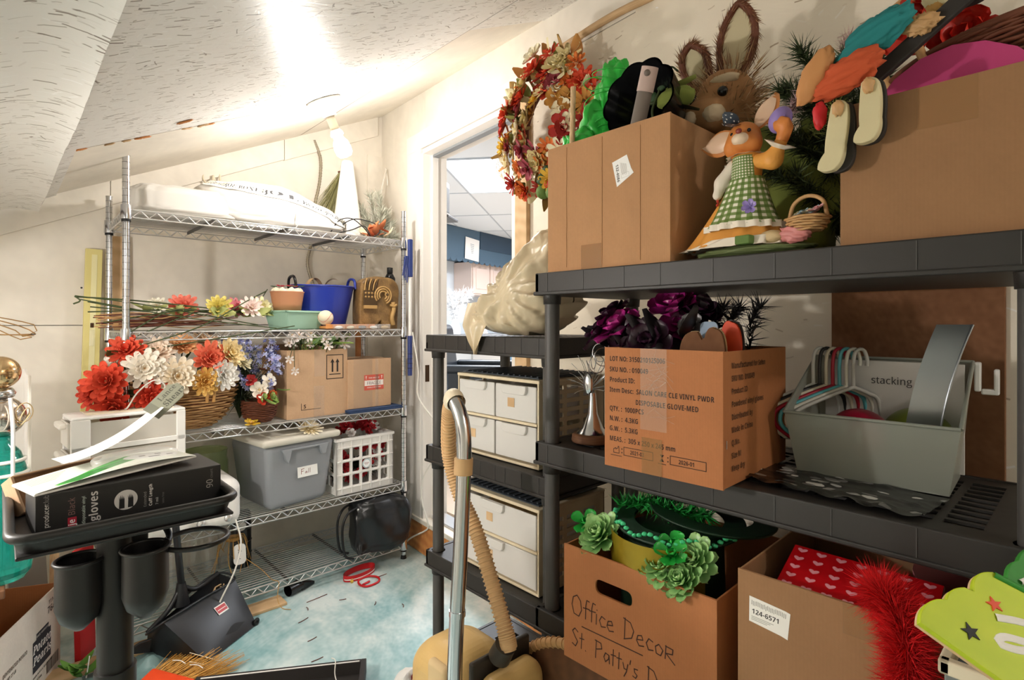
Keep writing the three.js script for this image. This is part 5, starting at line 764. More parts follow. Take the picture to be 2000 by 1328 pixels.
for (const [a, b, lab] of [[[0.60, 0.003, -2.14], [0.49, 0.05, -2.20], 'single long straw lying across the broom bristles']]) solo('loose_straw', lab, 'straw', [rod(a, b, 0.0018, 0.0012, 5), rod([0.62, 0.003, -2.16], [0.50, 0.06, -2.24], 0.0016, 0.0012, 5)], M.ivory);
{ const t = thing('black_shadow_frame', 'black shallow frame lying across the floor between broom and vacuum', 'frame', [0.625, 0.0, -1.782], -0.564); part(t, 'back_board', bx(-0.26, 0.26, 0.004, 0.012, -0.16, 0.16), mat('frameBlack', 0x2a2624, 0.7)); pieces(t, 'frame_bar', [bx(-0.26, 0.26, 0.004, 0.055, -0.178, -0.16, 0.002), bx(-0.26, 0.26, 0.004, 0.055, 0.16, 0.178, 0.002), bx(-0.278, -0.26, 0.004, 0.055, -0.178, 0.178, 0.002), bx(0.26, 0.278, 0.004, 0.055, -0.178, 0.178, 0.002)], M.frameBlack); part(t, 'edge_line', bx(-0.26, 0.255, 0.0555, 0.0575, -0.164, -0.16), M.paper, 'pale line along the edge'); }  // edge_line is a thin pale strip beside the back bar
solo('frame_string', 'pale string lying over the black frame', 'string', [tube([[0.86, 0.06, -1.86], [0.86, 0.064, -1.83], [0.84, 0.04, -1.79], [0.83, 0.016, -1.72]], 0.0018, 20, 5)], M.cord);
{ const t = thing('lace_cloth', 'crumpled white lace cloth on the floor beside the vacuum', 'cloth', [1.05, 0, -1.58]); part(t, 'cloth', surf((u, v) => [(u - 0.5) * 0.3, 0.004 + 0.045 * Math.max(0, fbm(u * 6, v * 6, 7) + 0.5) * Math.sin(PI * u) * Math.sin(PI * v), (v - 0.5) * 0.2 + 0.03 * Math.sin(u * 9)], 40, 30), M.bedding); }
solo('red_book', 'thin dark red book under the edge of the lace cloth', 'book', [bx(-0.09, 0.09, 0.0005, 0.02, -0.03, 0.03, 0.002)], mat('bookRed', 0x7a1c12, 0.6), [1.14, 0, -1.655], 0.5);
// small floor finds
{ const t = thing('dog_collar', 'red webbing collar with a white printed line on the floor', 'collar', [1.30, 0, -2.50], 0.2); part(t, 'band', (() => { const P = (u) => { const a = u * 2 * PI; return [0.09 * Math.cos(a), 0.045 * Math.sin(a)]; }; const o = surf((u, v) => { const [x, z] = P(u); return [x, 0.002 + 0.028 * v, z]; }, 48, 1), i = surf((u, v) => { const [x, z] = P(u); return [x * 0.97, 0.002 + 0.028 * v, z * 0.95]; }, 48, 1); return merge([o, i]); })(), M.red); part(t, 'printed_line', surf((u, v) => { const a = u * PI; return [0.0905 * Math.cos(a), 0.010 + 0.005 * v, 0.0455 * Math.sin(a)]; }, 24, 1), M.paper, 'white printed line'); }
{ const t = thing('red_strap_ring', 'red cord bent into a ring on the floor in front of the collar', 'cord', [1.30, 0, -2.40]); part(t, 'loop', tube([[-0.05, 0.005, 0], [-0.03, 0.005, -0.045], [0.02, 0.006, -0.05], [0.05, 0.006, -0.01], [0.03, 0.006, 0.035], [-0.03, 0.005, 0.04]], 0.005, 50, 8, true), M.red); part(t, 'tail', tube([[-0.04, 0.005, 0.01], [-0.01, 0.006, 0.005], [0.0, 0.005, -0.0]], 0.005, 10, 8), M.red); }
{ const t = thing('vacuum_nozzle', 'small black crevice nozzle on the floor at the shelf edge', 'nozzle', [1.035, 0, -2.555], 0.35); part(t, 'socket', at(lathe([[0.026, -0.05], [0.026, 0.02], [0.022, 0.02], [0.022, -0.05]], 24), -0.03, 0.027, 0, 0, 0, -HP), M.blackGloss); part(t, 'beak', (() => { const g = bx(-0.02, 0.065, 0.004, 0.05, -0.024, 0.024, 0.006); return warp(g, (v) => { const k = Math.max(0, (v.x + 0.02) / 0.085); v.y = 0.004 + (v.y - 0.004) * (1 - 0.75 * k); v.z *= 1 - 0.3 * k; }); })(), M.blackGloss); }
solo('floor_board', 'pale bare board lying under the front edge of the bottom wire shelf', 'board', [bx(-0.62, 0.30, 0.001, 0.012, -0.05, 0.045, 0.001)], M.board, [0.63, 0, -2.50], 0.0);
{ const bits = [[0.93, -2.28, 0.3, 0.05], [1.05, -2.42, 0.1, 0.10], [0.90, -2.12, 0.2, 0.04], [1.13, -2.33, -0.4, 0.03], [0.86, -1.98, 0.0, 0.045], [1.22, -2.2, 0.9, 0.03], [1.3, -2.1, 1.2, 0.03], [0.98, -2.36, 1.4, 0.03], [0.82, -1.95, 0.6, 0.03], [1.38, -2.42, 0.0, 0.05]]; bits.forEach(([x, z, a, L], i) => solo('floor_twig', 'tiny dark twig lying on the blue-green floor', 'twig', [tube([[-L / 2, 0.002, 0], [0, 0.003, 0.003], [L / 2, 0.002, 0]], 0.0016, 8, 5)], M.twig, [x, 0, z], a, 'dark twigs scattered on the floor')); }
solo('yellow_bead', 'tiny yellow bead on the floor beside the red collar', 'bead', [at(new THREE.SphereGeometry(0.008, 12, 8), 0, 0.008, 0), rod([0, 0.008, 0], [0.001, 0.022, 0], 0.002, 0.002, 6)], mat('yellow', 0xd9b23a, 0.5), [1.235, 0, -2.45]);
// ---------------------------------------------------------------- leaning against the gable at the left
{ const t = thing('spirit_level', 'long pale yellow level leaning on the gable wall left of the shelving', 'level', [0.255, 0, -2.93]); const g = bx(-0.03, 0.03, 0, 1.575, -0.011, 0.011, 0.002); part(t, 'beam', at(g, 0, 0, 0, -0.055, 0, -0.03), mat('levelYellow', 0xe3d68c, 0.5)); part(t, 'groove', at(bx(-0.008, 0.012, 0.02, 1.55, 0.011, 0.013), 0, 0, 0, -0.055, 0, -0.03), mat('levelPale', 0xf0e9b4, 0.5)); part(t, 'vial', at(bx(-0.008, 0.008, 1.15, 1.22, 0.012, 0.016, 0.002), 0, 0, 0, -0.055, 0, -0.03), M.clearPlastic); part(t, 'bracket', at(bx(-0.006, 0.006, 1.23, 1.25, 0.012, 0.017, 0.001), 0, 0, 0, -0.055, 0, -0.03), M.brownMetal); part(t, 'hole', at(new THREE.CylinderGeometry(0.004, 0.004, 0.003, 10), 0.002, 1.40, -0.065, HP), M.blackRubber); }
solo('leaning_plank', 'brown plank standing behind the left rear chrome post', 'plank', [at(bx(-0.035, 0.035, 0, 1.64, -0.006, 0.006, 0.001), 0, 0, 0, -0.02)], M.board, [0.40, 0, -3.0]);
// ---------------------------------------------------------------- glassware at the far left
{ const t = thing('side_table', 'low dark wooden side table under the glassware at the left', 'table', [-0.30, 0, -2.28]); part(t, 'top', bx(-0.31, 0.31, 0.521, 0.545, -0.31, 0.31, 0.004), M.darkBoard); part(t, 'apron', [bx(-0.29, 0.02, 0.45, 0.52, -0.29, -0.27), bx(-0.29, 0.02, 0.45, 0.52, 0.27, 0.29), bx(-0.29, -0.27, 0.45, 0.52, -0.27, 0.27)], M.darkBoard); for (const [x, z] of [[-0.27, -0.27], [-0.27, 0.27], [0.0, -0.27], [0.0, 0.27]]) part(t, 'leg', rod([x, 0, z], [x, 0.521, z], 0.016, 0.022, 12), M.darkBoard); }
{ const t = thing('acrylic_case', 'tall clear acrylic case around the glassware at the left', 'case', [-0.12, 0.546, -2.38]); for (const g of [bx(0.18, 0.186, 0, 0.545, -0.16, 0.16), bx(-0.18, 0.186, 0, 0.545, -0.166, -0.16), bx(-0.186, -0.18, 0, 0.545, -0.16, 0.16)]) part(t, 'wall', g, M.clearPlastic); part(t, 'base', bx(-0.186, 0.186, -0.0005, 0.006, -0.166, 0.166), M.clearPlastic); part(t, 'corner_strip', bx(0.182, 0.19, 0, 0.545, 0.155, 0.165, 0.002), M.frosted); }
{
  const t = thing('mercury_glass_lamp', 'stacked gold ball, silver ball and tall teal glass lamp base beside the acrylic case', 'lamp base', [0.0, 0.5465, -2.06]);
  mat('mercGold', 0xd8b88a, 0.14, { metalness: 0.95 }); mat('mercSilver', 0xc9bfb4, 0.12, { metalness: 0.95 }); phys('tealGlass', 0x1fa898, 0.06, { transmission: 0.75, thickness: 0.02, ior: 1.45 });
  part(t, 'top_globe', at(new THREE.SphereGeometry(0.045, 32, 20), 0, 0.566, 0), M.mercGold, 'gold mirrored glass ball'); part(t, 'collar', at(lathe([[0, -0.012], [0.03, -0.012], [0.034, 0], [0.026, 0.014], [0, 0.014]], 24), 0, 0.510, 0), M.chrome);
  part(t, 'middle_globe', at(new THREE.SphereGeometry(0.056, 32, 20), 0, 0.445, 0), M.mercSilver, 'silver mirrored glass ball'); part(t, 'wire_coil', [0, 1, 2].map((i) => at(new THREE.TorusGeometry(0.026 - 0.003 * i, 0.0014, 5, 24), 0.05, 0.455 - 0.01 * i, 0.03, 0.3 * i, 0.8 + 0.4 * i)), M.tan);
  part(t, 'base_bottle', lathe([[0, 0.0], [0.055, 0], [0.068, 0.02], [0.072, 0.10], [0.064, 0.2], [0.056, 0.30], [0.044, 0.345], [0.026, 0.37], [0.03, 0.39], [0, 0.395]], 36), M.tealGlass, 'teal glass bottle'); pieces(t, 'rope_band', [0.325, 0.29].map((y) => at(new THREE.TorusGeometry(y > 0.3 ? 0.052 : 0.058, 0.005, 8, 36), 0, y, 0, HP)), M.cord, 'white rope'); part(t, 'ribbon', tube([[0.02, 0.50, 0.05], [0.025, 0.42, 0.06], [0.025, 0.33, 0.062], [0.025, 0.26, 0.066]], 0.005, 20, 5), M.whitePlastic);
}
{ const t = thing('plug_adapter', 'black power adapter with a looped white cord on the white drawer tower', 'adapter', [0.46, Y4 + 0.2015 + 0.3285, -2.42]); part(t, 'adapter', at(bx(-0.012, 0.012, 0, 0.055, -0.01, 0.01, 0.005), 0, 0, 0, 0, 0, 0.08), M.blackGloss); part(t, 'cord', tube([[-0.002, 0.055, 0], [-0.006, 0.085, 0], [-0.04, 0.10, 0], [-0.09, 0.06, 0.005], [-0.12, 0.01, 0.01], [-0.13, 0.004, 0.015]], 0.0028, 40, 6), M.cord, 'white cord'); }
{
  solo('closet_rod', 'wooden closet rod running along the low side under the ceiling', 'rod', [rod([0, 0, -3.05], [0, 0, -1.0], 0.016, 0.016, 14), rod([0, 0, -1.05], [0, 0.06, -1.05], 0.006, 0.006, 8)], M.board, [-0.30, 1.40, 0]);
  mat('goldWire', 0xb08a5c, 0.35, { metalness: 0.8 });
  for (let i = 0; i < 4; i++) { const t = thing('wire_hanger', 'gold wire clothes hanger bunched with others on the closet rod', 'hanger', [-0.30, 1.40, -1.74 + 0.02 * i], 0.02 * i, 'gold wire hangers on the closet rod'); const y = 0.008 * i; part(t, 'hook', tube([[-0.016, 0.004, 0], [0, 0.019, 0], [0.018, 0.0, 0], [0.006, -0.03, 0], [0, -0.065, 0]], 0.0014, 24, 6), M.goldWire); part(t, 'frame', tube([[0, -0.065, 0], [0.2, -0.115, 0.02], [0.345 - 0.012 * i, -0.15 - y, 0.03], [0.36 - 0.012 * i, -0.165 - y, 0.03], [0.33, -0.178, 0.03], [0, -0.17, 0.0], [-0.2, -0.165, 0], [-0.2, -0.14, 0]], 0.0014, 60, 6, true), M.goldWire); }
}
// ---------------------------------------------------------------- clear drawer units on the lower black shelving; local x towards the camera, z out of the wall
mat('drawerFrame', 0xe2d2b2, 0.5);
phys('drawerFront', 0xf8f6f2, 0.35, { transmission: 0.35, thickness: 0 });
function drawerUnit(label, pos, w, h, d, cols, rows) {
  const t = thing('clear_drawer_unit', label, 'drawer unit', pos, -HP);
  const top = part(t, 'top', bx(-0.003, w + 0.003, h - 0.01, h, -d, 0.002, 0.003), M.drawerFrame); pieces(top, 'top_groove', Array.from({ length: 12 }, (_, i) => bx(0.03 + i * (w - 0.06) / 11 - 0.003, 0.03 + i * (w - 0.06) / 11 + 0.003, h, h + 0.0012, -d + 0.03, -0.03)), M.blackPlastic);
  part(t, 'base', bx(0, w, 0, 0.008, -d, 0, 0.002), M.drawerFrame);
  const ho = []; for (let j = 0; j < Math.round((h - 0.05) / 0.026); j++) for (let i = 0; i < 3; i++) { const sw = (d - 0.07) / 3; ho.push(roundRect(sw - 0.014, 0.014, 0.005, new THREE.Path(), 0.035 + i * sw + 0.007, 0.03 + j * 0.026)); }
  for (const x of [0.0, w - 0.005]) part(t, 'side_panel', at(ext([[0, 0.008], [d, 0.008], [d, h - 0.01], [0, h - 0.01]], 0.005, 0, ho), x, 0, 0, 0, HP), M.drawerFrame, 'cream side with rows of slots');
  part(t, 'back', bx(0, w, 0.008, h - 0.01, -d, -d + 0.004), M.drawerFrame);
  const cw = (w - 0.012) / cols, rh = (h - 0.022) / rows;
  for (let r = 0; r < rows; r++) { if (r) part(t, 'divider', bx(0.004, w - 0.004, 0.01 + r * rh - 0.004, 0.01 + r * rh + 0.004, -0.012, 0.004, 0.002), M.drawerFrame); for (let c = 0; c < cols; c++) {
    const x0 = 0.006 + c * cw + 0.003, x1 = x0 + cw - 0.006, y0 = 0.01 + r * rh + 0.005, y1 = y0 + rh - 0.012;
    const D = part(t, 'drawer', [bx(x0, x1, y0, y1, -0.004, 0.002, 0.004), bx(x0, x1, y0, y0 + 0.003, -d + 0.02, -0.004), bx(x0, x0 + 0.002, y0, y1 - 0.01, -d + 0.02, -0.004), bx(x1 - 0.002, x1, y0, y1 - 0.01, -d + 0.02, -0.004)], M.drawerFront, 'frosted clear drawer');
    part(D, 'pull', (() => { const s = new THREE.Shape(); const a = (x0 + x1) / 2, L = Math.min(0.05, (x1 - x0) * 0.33); s.moveTo(a - L, y1 - 0.002); s.lineTo(a + L, y1 - 0.002); s.quadraticCurveTo(a + L, y1 - 0.024, a + L - 0.014, y1 - 0.024); s.lineTo(a - L + 0.014, y1 - 0.024); s.quadraticCurveTo(a - L, y1 - 0.024, a - L, y1 - 0.002); return at(ext(s, 0.007, 0.002), 0, 0, 0.002); })(), M.drawerFront);
    part(D, 'contents', at(softBox((x1 - x0) * 0.8, (y1 - y0) * 0.6, d * 0.6, 0.5, 0.12, 3, r * 3 + c, 20, 12), (x0 + x1) / 2, y0 + (y1 - y0) * 0.34, -d * 0.45), [M.paper, M.ivory, M.tan, M.paper][(r * 2 + c) % 4]);
    if ((r + c) % 2 === 0 || cols === 1) part(D, 'label_card', bx((x0 + x1) / 2 - 0.03, (x0 + x1) / 2 - 0.002, y0 + (y1 - y0) * 0.36, y0 + (y1 - y0) * 0.62, 0.0022, 0.003), M.board, 'small tan label');
  } }
  return t;
}
drawerUnit('cream framed unit of four clear drawers on the lower black shelving', [1.075, 0.846, -1.405], 0.36, 0.245, 0.29, 2, 2);
drawerUnit('cream framed unit of two wide clear drawers under the four drawer unit', [1.075, 0.498, -1.42], 0.375, 0.24, 0.29, 1, 2);
for (const [y, lab] of [[1.0925, 'black ribbed mat on the four drawer unit'], [0.7395, 'black ribbed mat on the two drawer unit']]) solo('ribbed_mat', lab, 'mat', [bx(0.01, 0.35, 0, 0.003, -0.27, -0.01), ...Array.from({ length: 14 }, (_, i) => bx(0.02 + i * 0.024, 0.026 + i * 0.024, 0.003, 0.006, -0.26, -0.02))], mat('matGrey', 0x3c444c, 0.45), [1.08, y, -1.41], -HP);
{ // plastic bag slumped over the top shelf
  const t = thing('plastic_bag', 'crinkled beige plastic bag slumped over the top of the lower black shelving', 'bag', [1.12, 1.2115, -1.13]);
  mat('bagBeige', 0xd9c8a8, 0.32); const sg = (x, p) => Math.sign(x) * Math.pow(Math.abs(x), p);
  const g = surf((u, v) => { const a = u * 2 * PI, b = (v - 0.5) * PI, e = 0.8; let z = -0.165 * sg(Math.sin(a), e) * sg(Math.cos(b), e), x = 0.12 * sg(Math.cos(a), e) * sg(Math.cos(b), e), y = 0.165 + 0.165 * sg(Math.sin(b), e); const f = (z + 0.165) / 0.33; y *= 0.32 + 0.78 * f; z += 0.04 * (y / 0.33); if (y < 0.06 && f < 0.4) { z -= 0.06 * (0.4 - f); }
    const knot = Math.atan2(y - 0.13, z - 0.03), rad = Math.hypot(y - 0.13, z - 0.03), fold = 0.010 * Math.sin(knot * 13 + 2 * N3(x * 9, y * 9, z * 9)) * Math.min(1, rad * 9) + 0.014 * N3(x * 14, y * 14, z * 14) + 0.008 * Math.abs(N3(x * 40, y * 40, z * 40)); return [x - Math.sign(-x) * fold * 1.3, Math.max(0.002, y + fold * 0.5), z + fold * 0.3]; }, 150, 90);
  part(t, 'film', g, M.bagBeige); part(t, 'hanging_corner', surf((u, v) => { const w = (1 - v) * 0.085 + 0.004; return [-0.05 - 0.048 * Math.min(1, v * 2.2) - 0.006 * Math.sin(u * 11 + v * 3), 0.10 - 0.155 * v + 0.004 * N3(u * 6, v * 6, 1), -0.13 + (u - 0.5) * 2 * w + 0.005 * v]; }, 16, 16), M.bagBeige);
}
// ---------------------------------------------------------------- vacuum cleaner
{
  const t = thing('canister_vacuum', 'beige canister vacuum cleaner with chrome wand and ribbed hose standing on the floor', 'vacuum cleaner', [0.84, 0, -1.05]);
  mat('vacBeige', 0xd9b574, 0.4); mat('vacDark', 0x3a332b, 0.5); mat('hoseTan', 0xd6ae7c, 0.5);
  const shell = (x0, x1, z0, z1, h, r) => { const g = new RoundedBoxGeometry(x1 - x0, h, z1 - z0, 6, r); g.translate((x0 + x1) / 2, h / 2 + 0.03, (z0 + z1) / 2); return g; };
  part(t, 'front_shell', warp(shell(-0.10, 0.09, -0.165, 0.095, 0.46, 0.075), (v) => { const k = Math.max(0, (v.y - 0.25) / 0.27); v.z += (v.z < -0.05 ? 1 : 0) * 0.085 * k * k; v.x -= 0.02 * k; }), M.vacBeige); part(t, 'bumper', shell(-0.085, 0.095, 0.098, 0.112, 0.47, 0.006), M.vacDark, 'dark rubber bumper'); part(t, 'rear_shell', warp(shell(-0.08, 0.09, 0.116, 0.20, 0.44, 0.035), (v) => { const k = Math.max(0, (v.y - 0.25) / 0.25); v.z -= (v.z > 0.15 ? 1 : 0) * 0.03 * k; }), M.vacBeige);
  part(t, 'carry_grip', warp(shell(-0.115, -0.09, -0.02, 0.05, 0.14, 0.012), (v) => { v.y += 0.30; }), M.tan); pieces(t, 'wheel', [[-0.06, -0.15], [0.05, -0.15], [0, 0.15]].map(([x, z]) => at(new THREE.TorusGeometry(0.02, 0.012, 8, 20), x, 0.0325, z)), M.blackRubber);
  part(t, 'hose_port', rod([-0.02, 0.50, 0.13], [-0.02, 0.535, 0.15], 0.026, 0.024, 20), M.vacDark);
  const W = (x, y, z) => [x - 0.84, y, z + 1.05];
  part(t, 'wand', tube([W(0.695, 0.02, -0.93), W(0.71, 0.487, -0.941), W(0.73, 0.773, -0.945), W(0.74, 0.96, -0.946), W(0.742, 1.03, -0.955), W(0.742, 1.062, -0.972), W(0.745, 1.078, -0.99)], 0.0165, 60, 18), M.chrome, 'polished chrome wand'); part(t, 'wand_cuff', rod(W(0.737, 0.92, -0.946), W(0.739, 0.955, -0.946), 0.0205, 0.0205, 22), M.hoseTan); part(t, 'wand_joint', rod(W(0.7185, 0.62, -0.943), W(0.719, 0.632, -0.943), 0.018, 0.018, 20), M.chrome);
  const hp = [W(0.745, 1.074, -0.985), W(0.76, 1.075, -1.01), W(0.785, 1.03, -1.06), W(0.825, 0.92, -1.115), W(0.835, 0.83, -1.09), W(0.84, 0.75, -1.03), W(0.835, 0.65, -0.965), W(0.825, 0.56, -0.905), W(0.822, 0.525, -0.89)], hc = curve(hp);
  const H = part(t, 'hose', new THREE.TubeGeometry(hc, 120, 0.0165, 14), M.hoseTan, 'tan ribbed hose'); const rings = []; for (let i = 4; i < 96; i++) { const g = new THREE.TorusGeometry(0.0172, 0.0024, 6, 16); g.rotateX(HP); rings.push(toward(g, hc.getTangent(i / 98), hc.getPoint(i / 98).toArray())); } pieces(H, 'hose_ring', rings, M.hoseTan); part(H, 'elbow', new THREE.TubeGeometry(curve([W(0.745, 1.07, -0.98), W(0.752, 1.08, -1.0), W(0.768, 1.066, -1.026)]), 20, 0.0215, 16), M.creamPlastic, 'cream elbow');
}
{ const t = thing('round_wicker_tray', 'large round brown tray with a rattan rim leaning beside the vacuum', 'tray', [0.945, 0, -0.775]); const up = (q) => { q.rotateY(HP); q.translate(0, 0.268, 0); return q; }; part(t, 'panel', up(at(new THREE.CylinderGeometry(0.25, 0.25, 0.008, 60), 0, 0, 0, HP)), M.darkBoard); part(t, 'rim', up(new THREE.TorusGeometry(0.255, 0.011, 10, 80)), M.wicker); const wr = []; for (let i = 0; i < 90; i++) { const a = i / 90 * 2 * PI, w = new THREE.TorusGeometry(0.0115, 0.002, 5, 12); w.rotateX(HP); w.translate(0.255, 0, 0); w.rotateZ(a); wr.push(up(w)); } stuffPart(t, 'rim_wrapping', wr, M.wicker); }
// ---------------------------------------------------------------- white lamp cord by the door
solo('electric_cable', 'long white electric cord hanging down the door jamb to the riser', 'cord', [tube([[1.60, 1.20, -2.49], [1.61, 1.0, -2.45], [1.605, 0.86, -2.44], [1.63, 0.72, -2.30], [1.64, 0.6, -2.30], [1.62, 0.45, -2.41], [1.62, 0.32, -2.43], [1.635, 0.21, -2.40], [1.645, 0.16, -2.42], [1.62, 0.08, -2.55], [1.60, 0.01, -2.60]], 0.0042, 100, 7)], M.cord);
// ---------------------------------------------------------------- top of the long black shelving
const YA = 1.3735, YM = 0.9565, YL = 0.5465;
{
  const o = carton('label_carton', 'tall open cardboard box with a torn white shipping label holding green and black decorations', [0.985, YA, -0.925], -HP, { w: 0.335, h: 0.30, d: 0.235, m: M.card });
  decal(o, 'shipping_label', 0.052, 0.062, 0.222, 0.205, 0.0012, print(208, 248, (x, w, h) => { x.fillStyle = '#fbfaf7'; x.beginPath(); x.moveTo(0, 20); x.lineTo(w - 50, 0); x.lineTo(w - 20, 130); x.lineTo(w, 175); x.lineTo(24, h); x.fill(); txt(x, '132-4086', 34, 52, 38, { rot: HP, color: '#3a3632' }); x.fillStyle = '#b9b4ae'; for (let i = 0; i < 9; i++) x.fillRect(84 + 7 * i, 50 + 3 * i, 3, rr(70, 120)); x.strokeStyle = '#8f8a84'; x.strokeRect(80, 150, 80, 36); }), { label: 'torn white shipping label 132-4086', rz: 0.12 });
  pieces(o, 'crease', [0.06, 0.165, 0.265].map((x0) => tube(Array.from({ length: 9 }, (_, i) => V(x0 + 0.002 * N3(i, x0 * 30, 1), 0.008 + i * 0.0355, 0.0012)), 0.0011, 24, 5)), M.card); part(o, 'tape_strip', bx(0.105, 0.165, 0.0, 0.055, 0.0008, 0.0014), M.tape, 'brown packing tape');
}
{ // green netted plush bunch and ribbon
  const t = thing('green_netting', 'bright green mesh netting bunched up inside the tall label box', 'netting', [1.10, YA + 0.01, -0.83]);
  phys('netGreen', 0x35d34c, 0.35, { transmission: 0.25, thickness: 0 }); mat('netEdge', 0x28b53c, 0.5);
  const lobe = (x, y, z, rx, ry, rz, sd) => part(t, 'lobe', at(blob(rx, ry, rz, 0.28, 2.4, sd, 36), x, y, z), M.netGreen);
  lobe(0.02, 0.42, 0.01, 0.05, 0.095, 0.045, 1); lobe(0.0, 0.345, -0.02, 0.055, 0.075, 0.05, 4); lobe(-0.04, 0.295, -0.045, 0.05, 0.05, 0.045, 7); lobe(0.0, 0.275, 0.03, 0.06, 0.06, 0.06, 9); lobe(-0.06, 0.27, -0.075, 0.03, 0.06, 0.02, 12); part(t, 'frill', needles([V(0.0, 0.30, -0.05), V(0.01, 0.42, 0.0), V(0.03, 0.5, 0.02)], 60, 0.035, 0.008, 2, '#2fd048', '#7df08a'), M.vc).userData.kind = 'stuff';
  const rb = []; for (let i = 0; i < 10; i++) rb.push(at(new THREE.TorusGeometry(rr(0.042, 0.055), 0.0013, 4, 30), 0.0, 0.28 + i * 0.022, rr(-0.02, 0.02), rr(1.2, 1.9), 0, rr(-0.4, 0.4))); pieces(t, 'mesh_cord', rb, M.netEdge); part(t, 'core', rod([0, 0.0, 0], [0, 0.3, 0], 0.05, 0.04, 16), M.netEdge);
}
solo('wood_dowel', 'thin wooden dowel standing at the left of the tall label box', 'dowel', [rod([0.0, 0.01, 0.0], [-0.012, 0.44, 0.022], 0.0065, 0.0065, 12)], M.board, [1.015, YA, -0.882]);
{
  const t = thing('black_vase', 'glossy black scalloped vase lying tilted in the tall label box', 'vase', [1.06, YA + 0.33, -0.695]);
  const flute = (r, a) => r * (1 + 0.10 * Math.abs(Math.sin(a * 4.5)));
  const g = surf((u, v) => { const a = u * 2 * PI, q = v, r = flute(0.03 + 0.052 * Math.pow(q, 1.4) + 0.012 * Math.sin(q * PI), a); return [r * Math.cos(a), q * 0.19, r * Math.sin(a)]; }, 72, 14); const gi = surf((u, v) => { const a = u * 2 * PI, r = flute(0.028 + 0.050 * Math.pow(v, 1.4), a); return [r * Math.cos(a), 0.006 + v * 0.184, r * Math.sin(a)]; }, 72, 10);
  const dir = V(-0.9, 0.15, 0.05), pos = [0.155, 0.012, -0.012]; part(t, 'wall', toward(g, dir, pos), M.blackGloss); part(t, 'inside', toward(gi, dir, pos), M.blackGloss); part(t, 'foot', toward(new THREE.CylinderGeometry(0.03, 0.034, 0.008, 30), dir, pos), M.blackGloss);
}
{ const t = thing('mailing_tube', 'grey brown cardboard tube with a paler end cap leaning out of the label box', 'tube', [1.03, YA + 0.18, -0.73]); part(t, 'tube', rod([0.0, -0.1, -0.03], [-0.035, 0.185, 0.075], 0.016, 0.016, 24), mat('tubeGrey', 0x6e6258, 0.6)); part(t, 'cap', rod([-0.0348, 0.183, 0.0743], [-0.0405, 0.228, 0.091], 0.0175, 0.0175, 24), mat('capPink', 0xbfa59a, 0.5), 'pale pinkish end cap'); part(t, 'thumb_hole', at(new THREE.SphereGeometry(0.007, 10, 8), -0.053, 0.212, 0.092), M.tubeGrey); }
{ const t = thing('cream_plate', 'round cream plastic lid leaning against the wall behind the label box', 'lid', [1.36, YA + 0.46, -0.80]); const d = lathe([[0, 0], [0.105, 0], [0.118, 0.006], [0.12, 0.012], [0.116, 0.012], [0.104, 0.005], [0, 0.005]], 48); part(t, 'disc', at(d, 0, 0, 0, 0, 0, HP - 0.2), M.creamPlastic); part(t, 'tab', at(blob(0.012, 0.012, 0.008, 0.1), 0.02, 0.118, 0.0), M.creamPlastic); part(t, 'stand', rod([0.03, -0.45, 0], [0.02, -0.08, 0], 0.012, 0.012, 12), M.creamPlastic); }
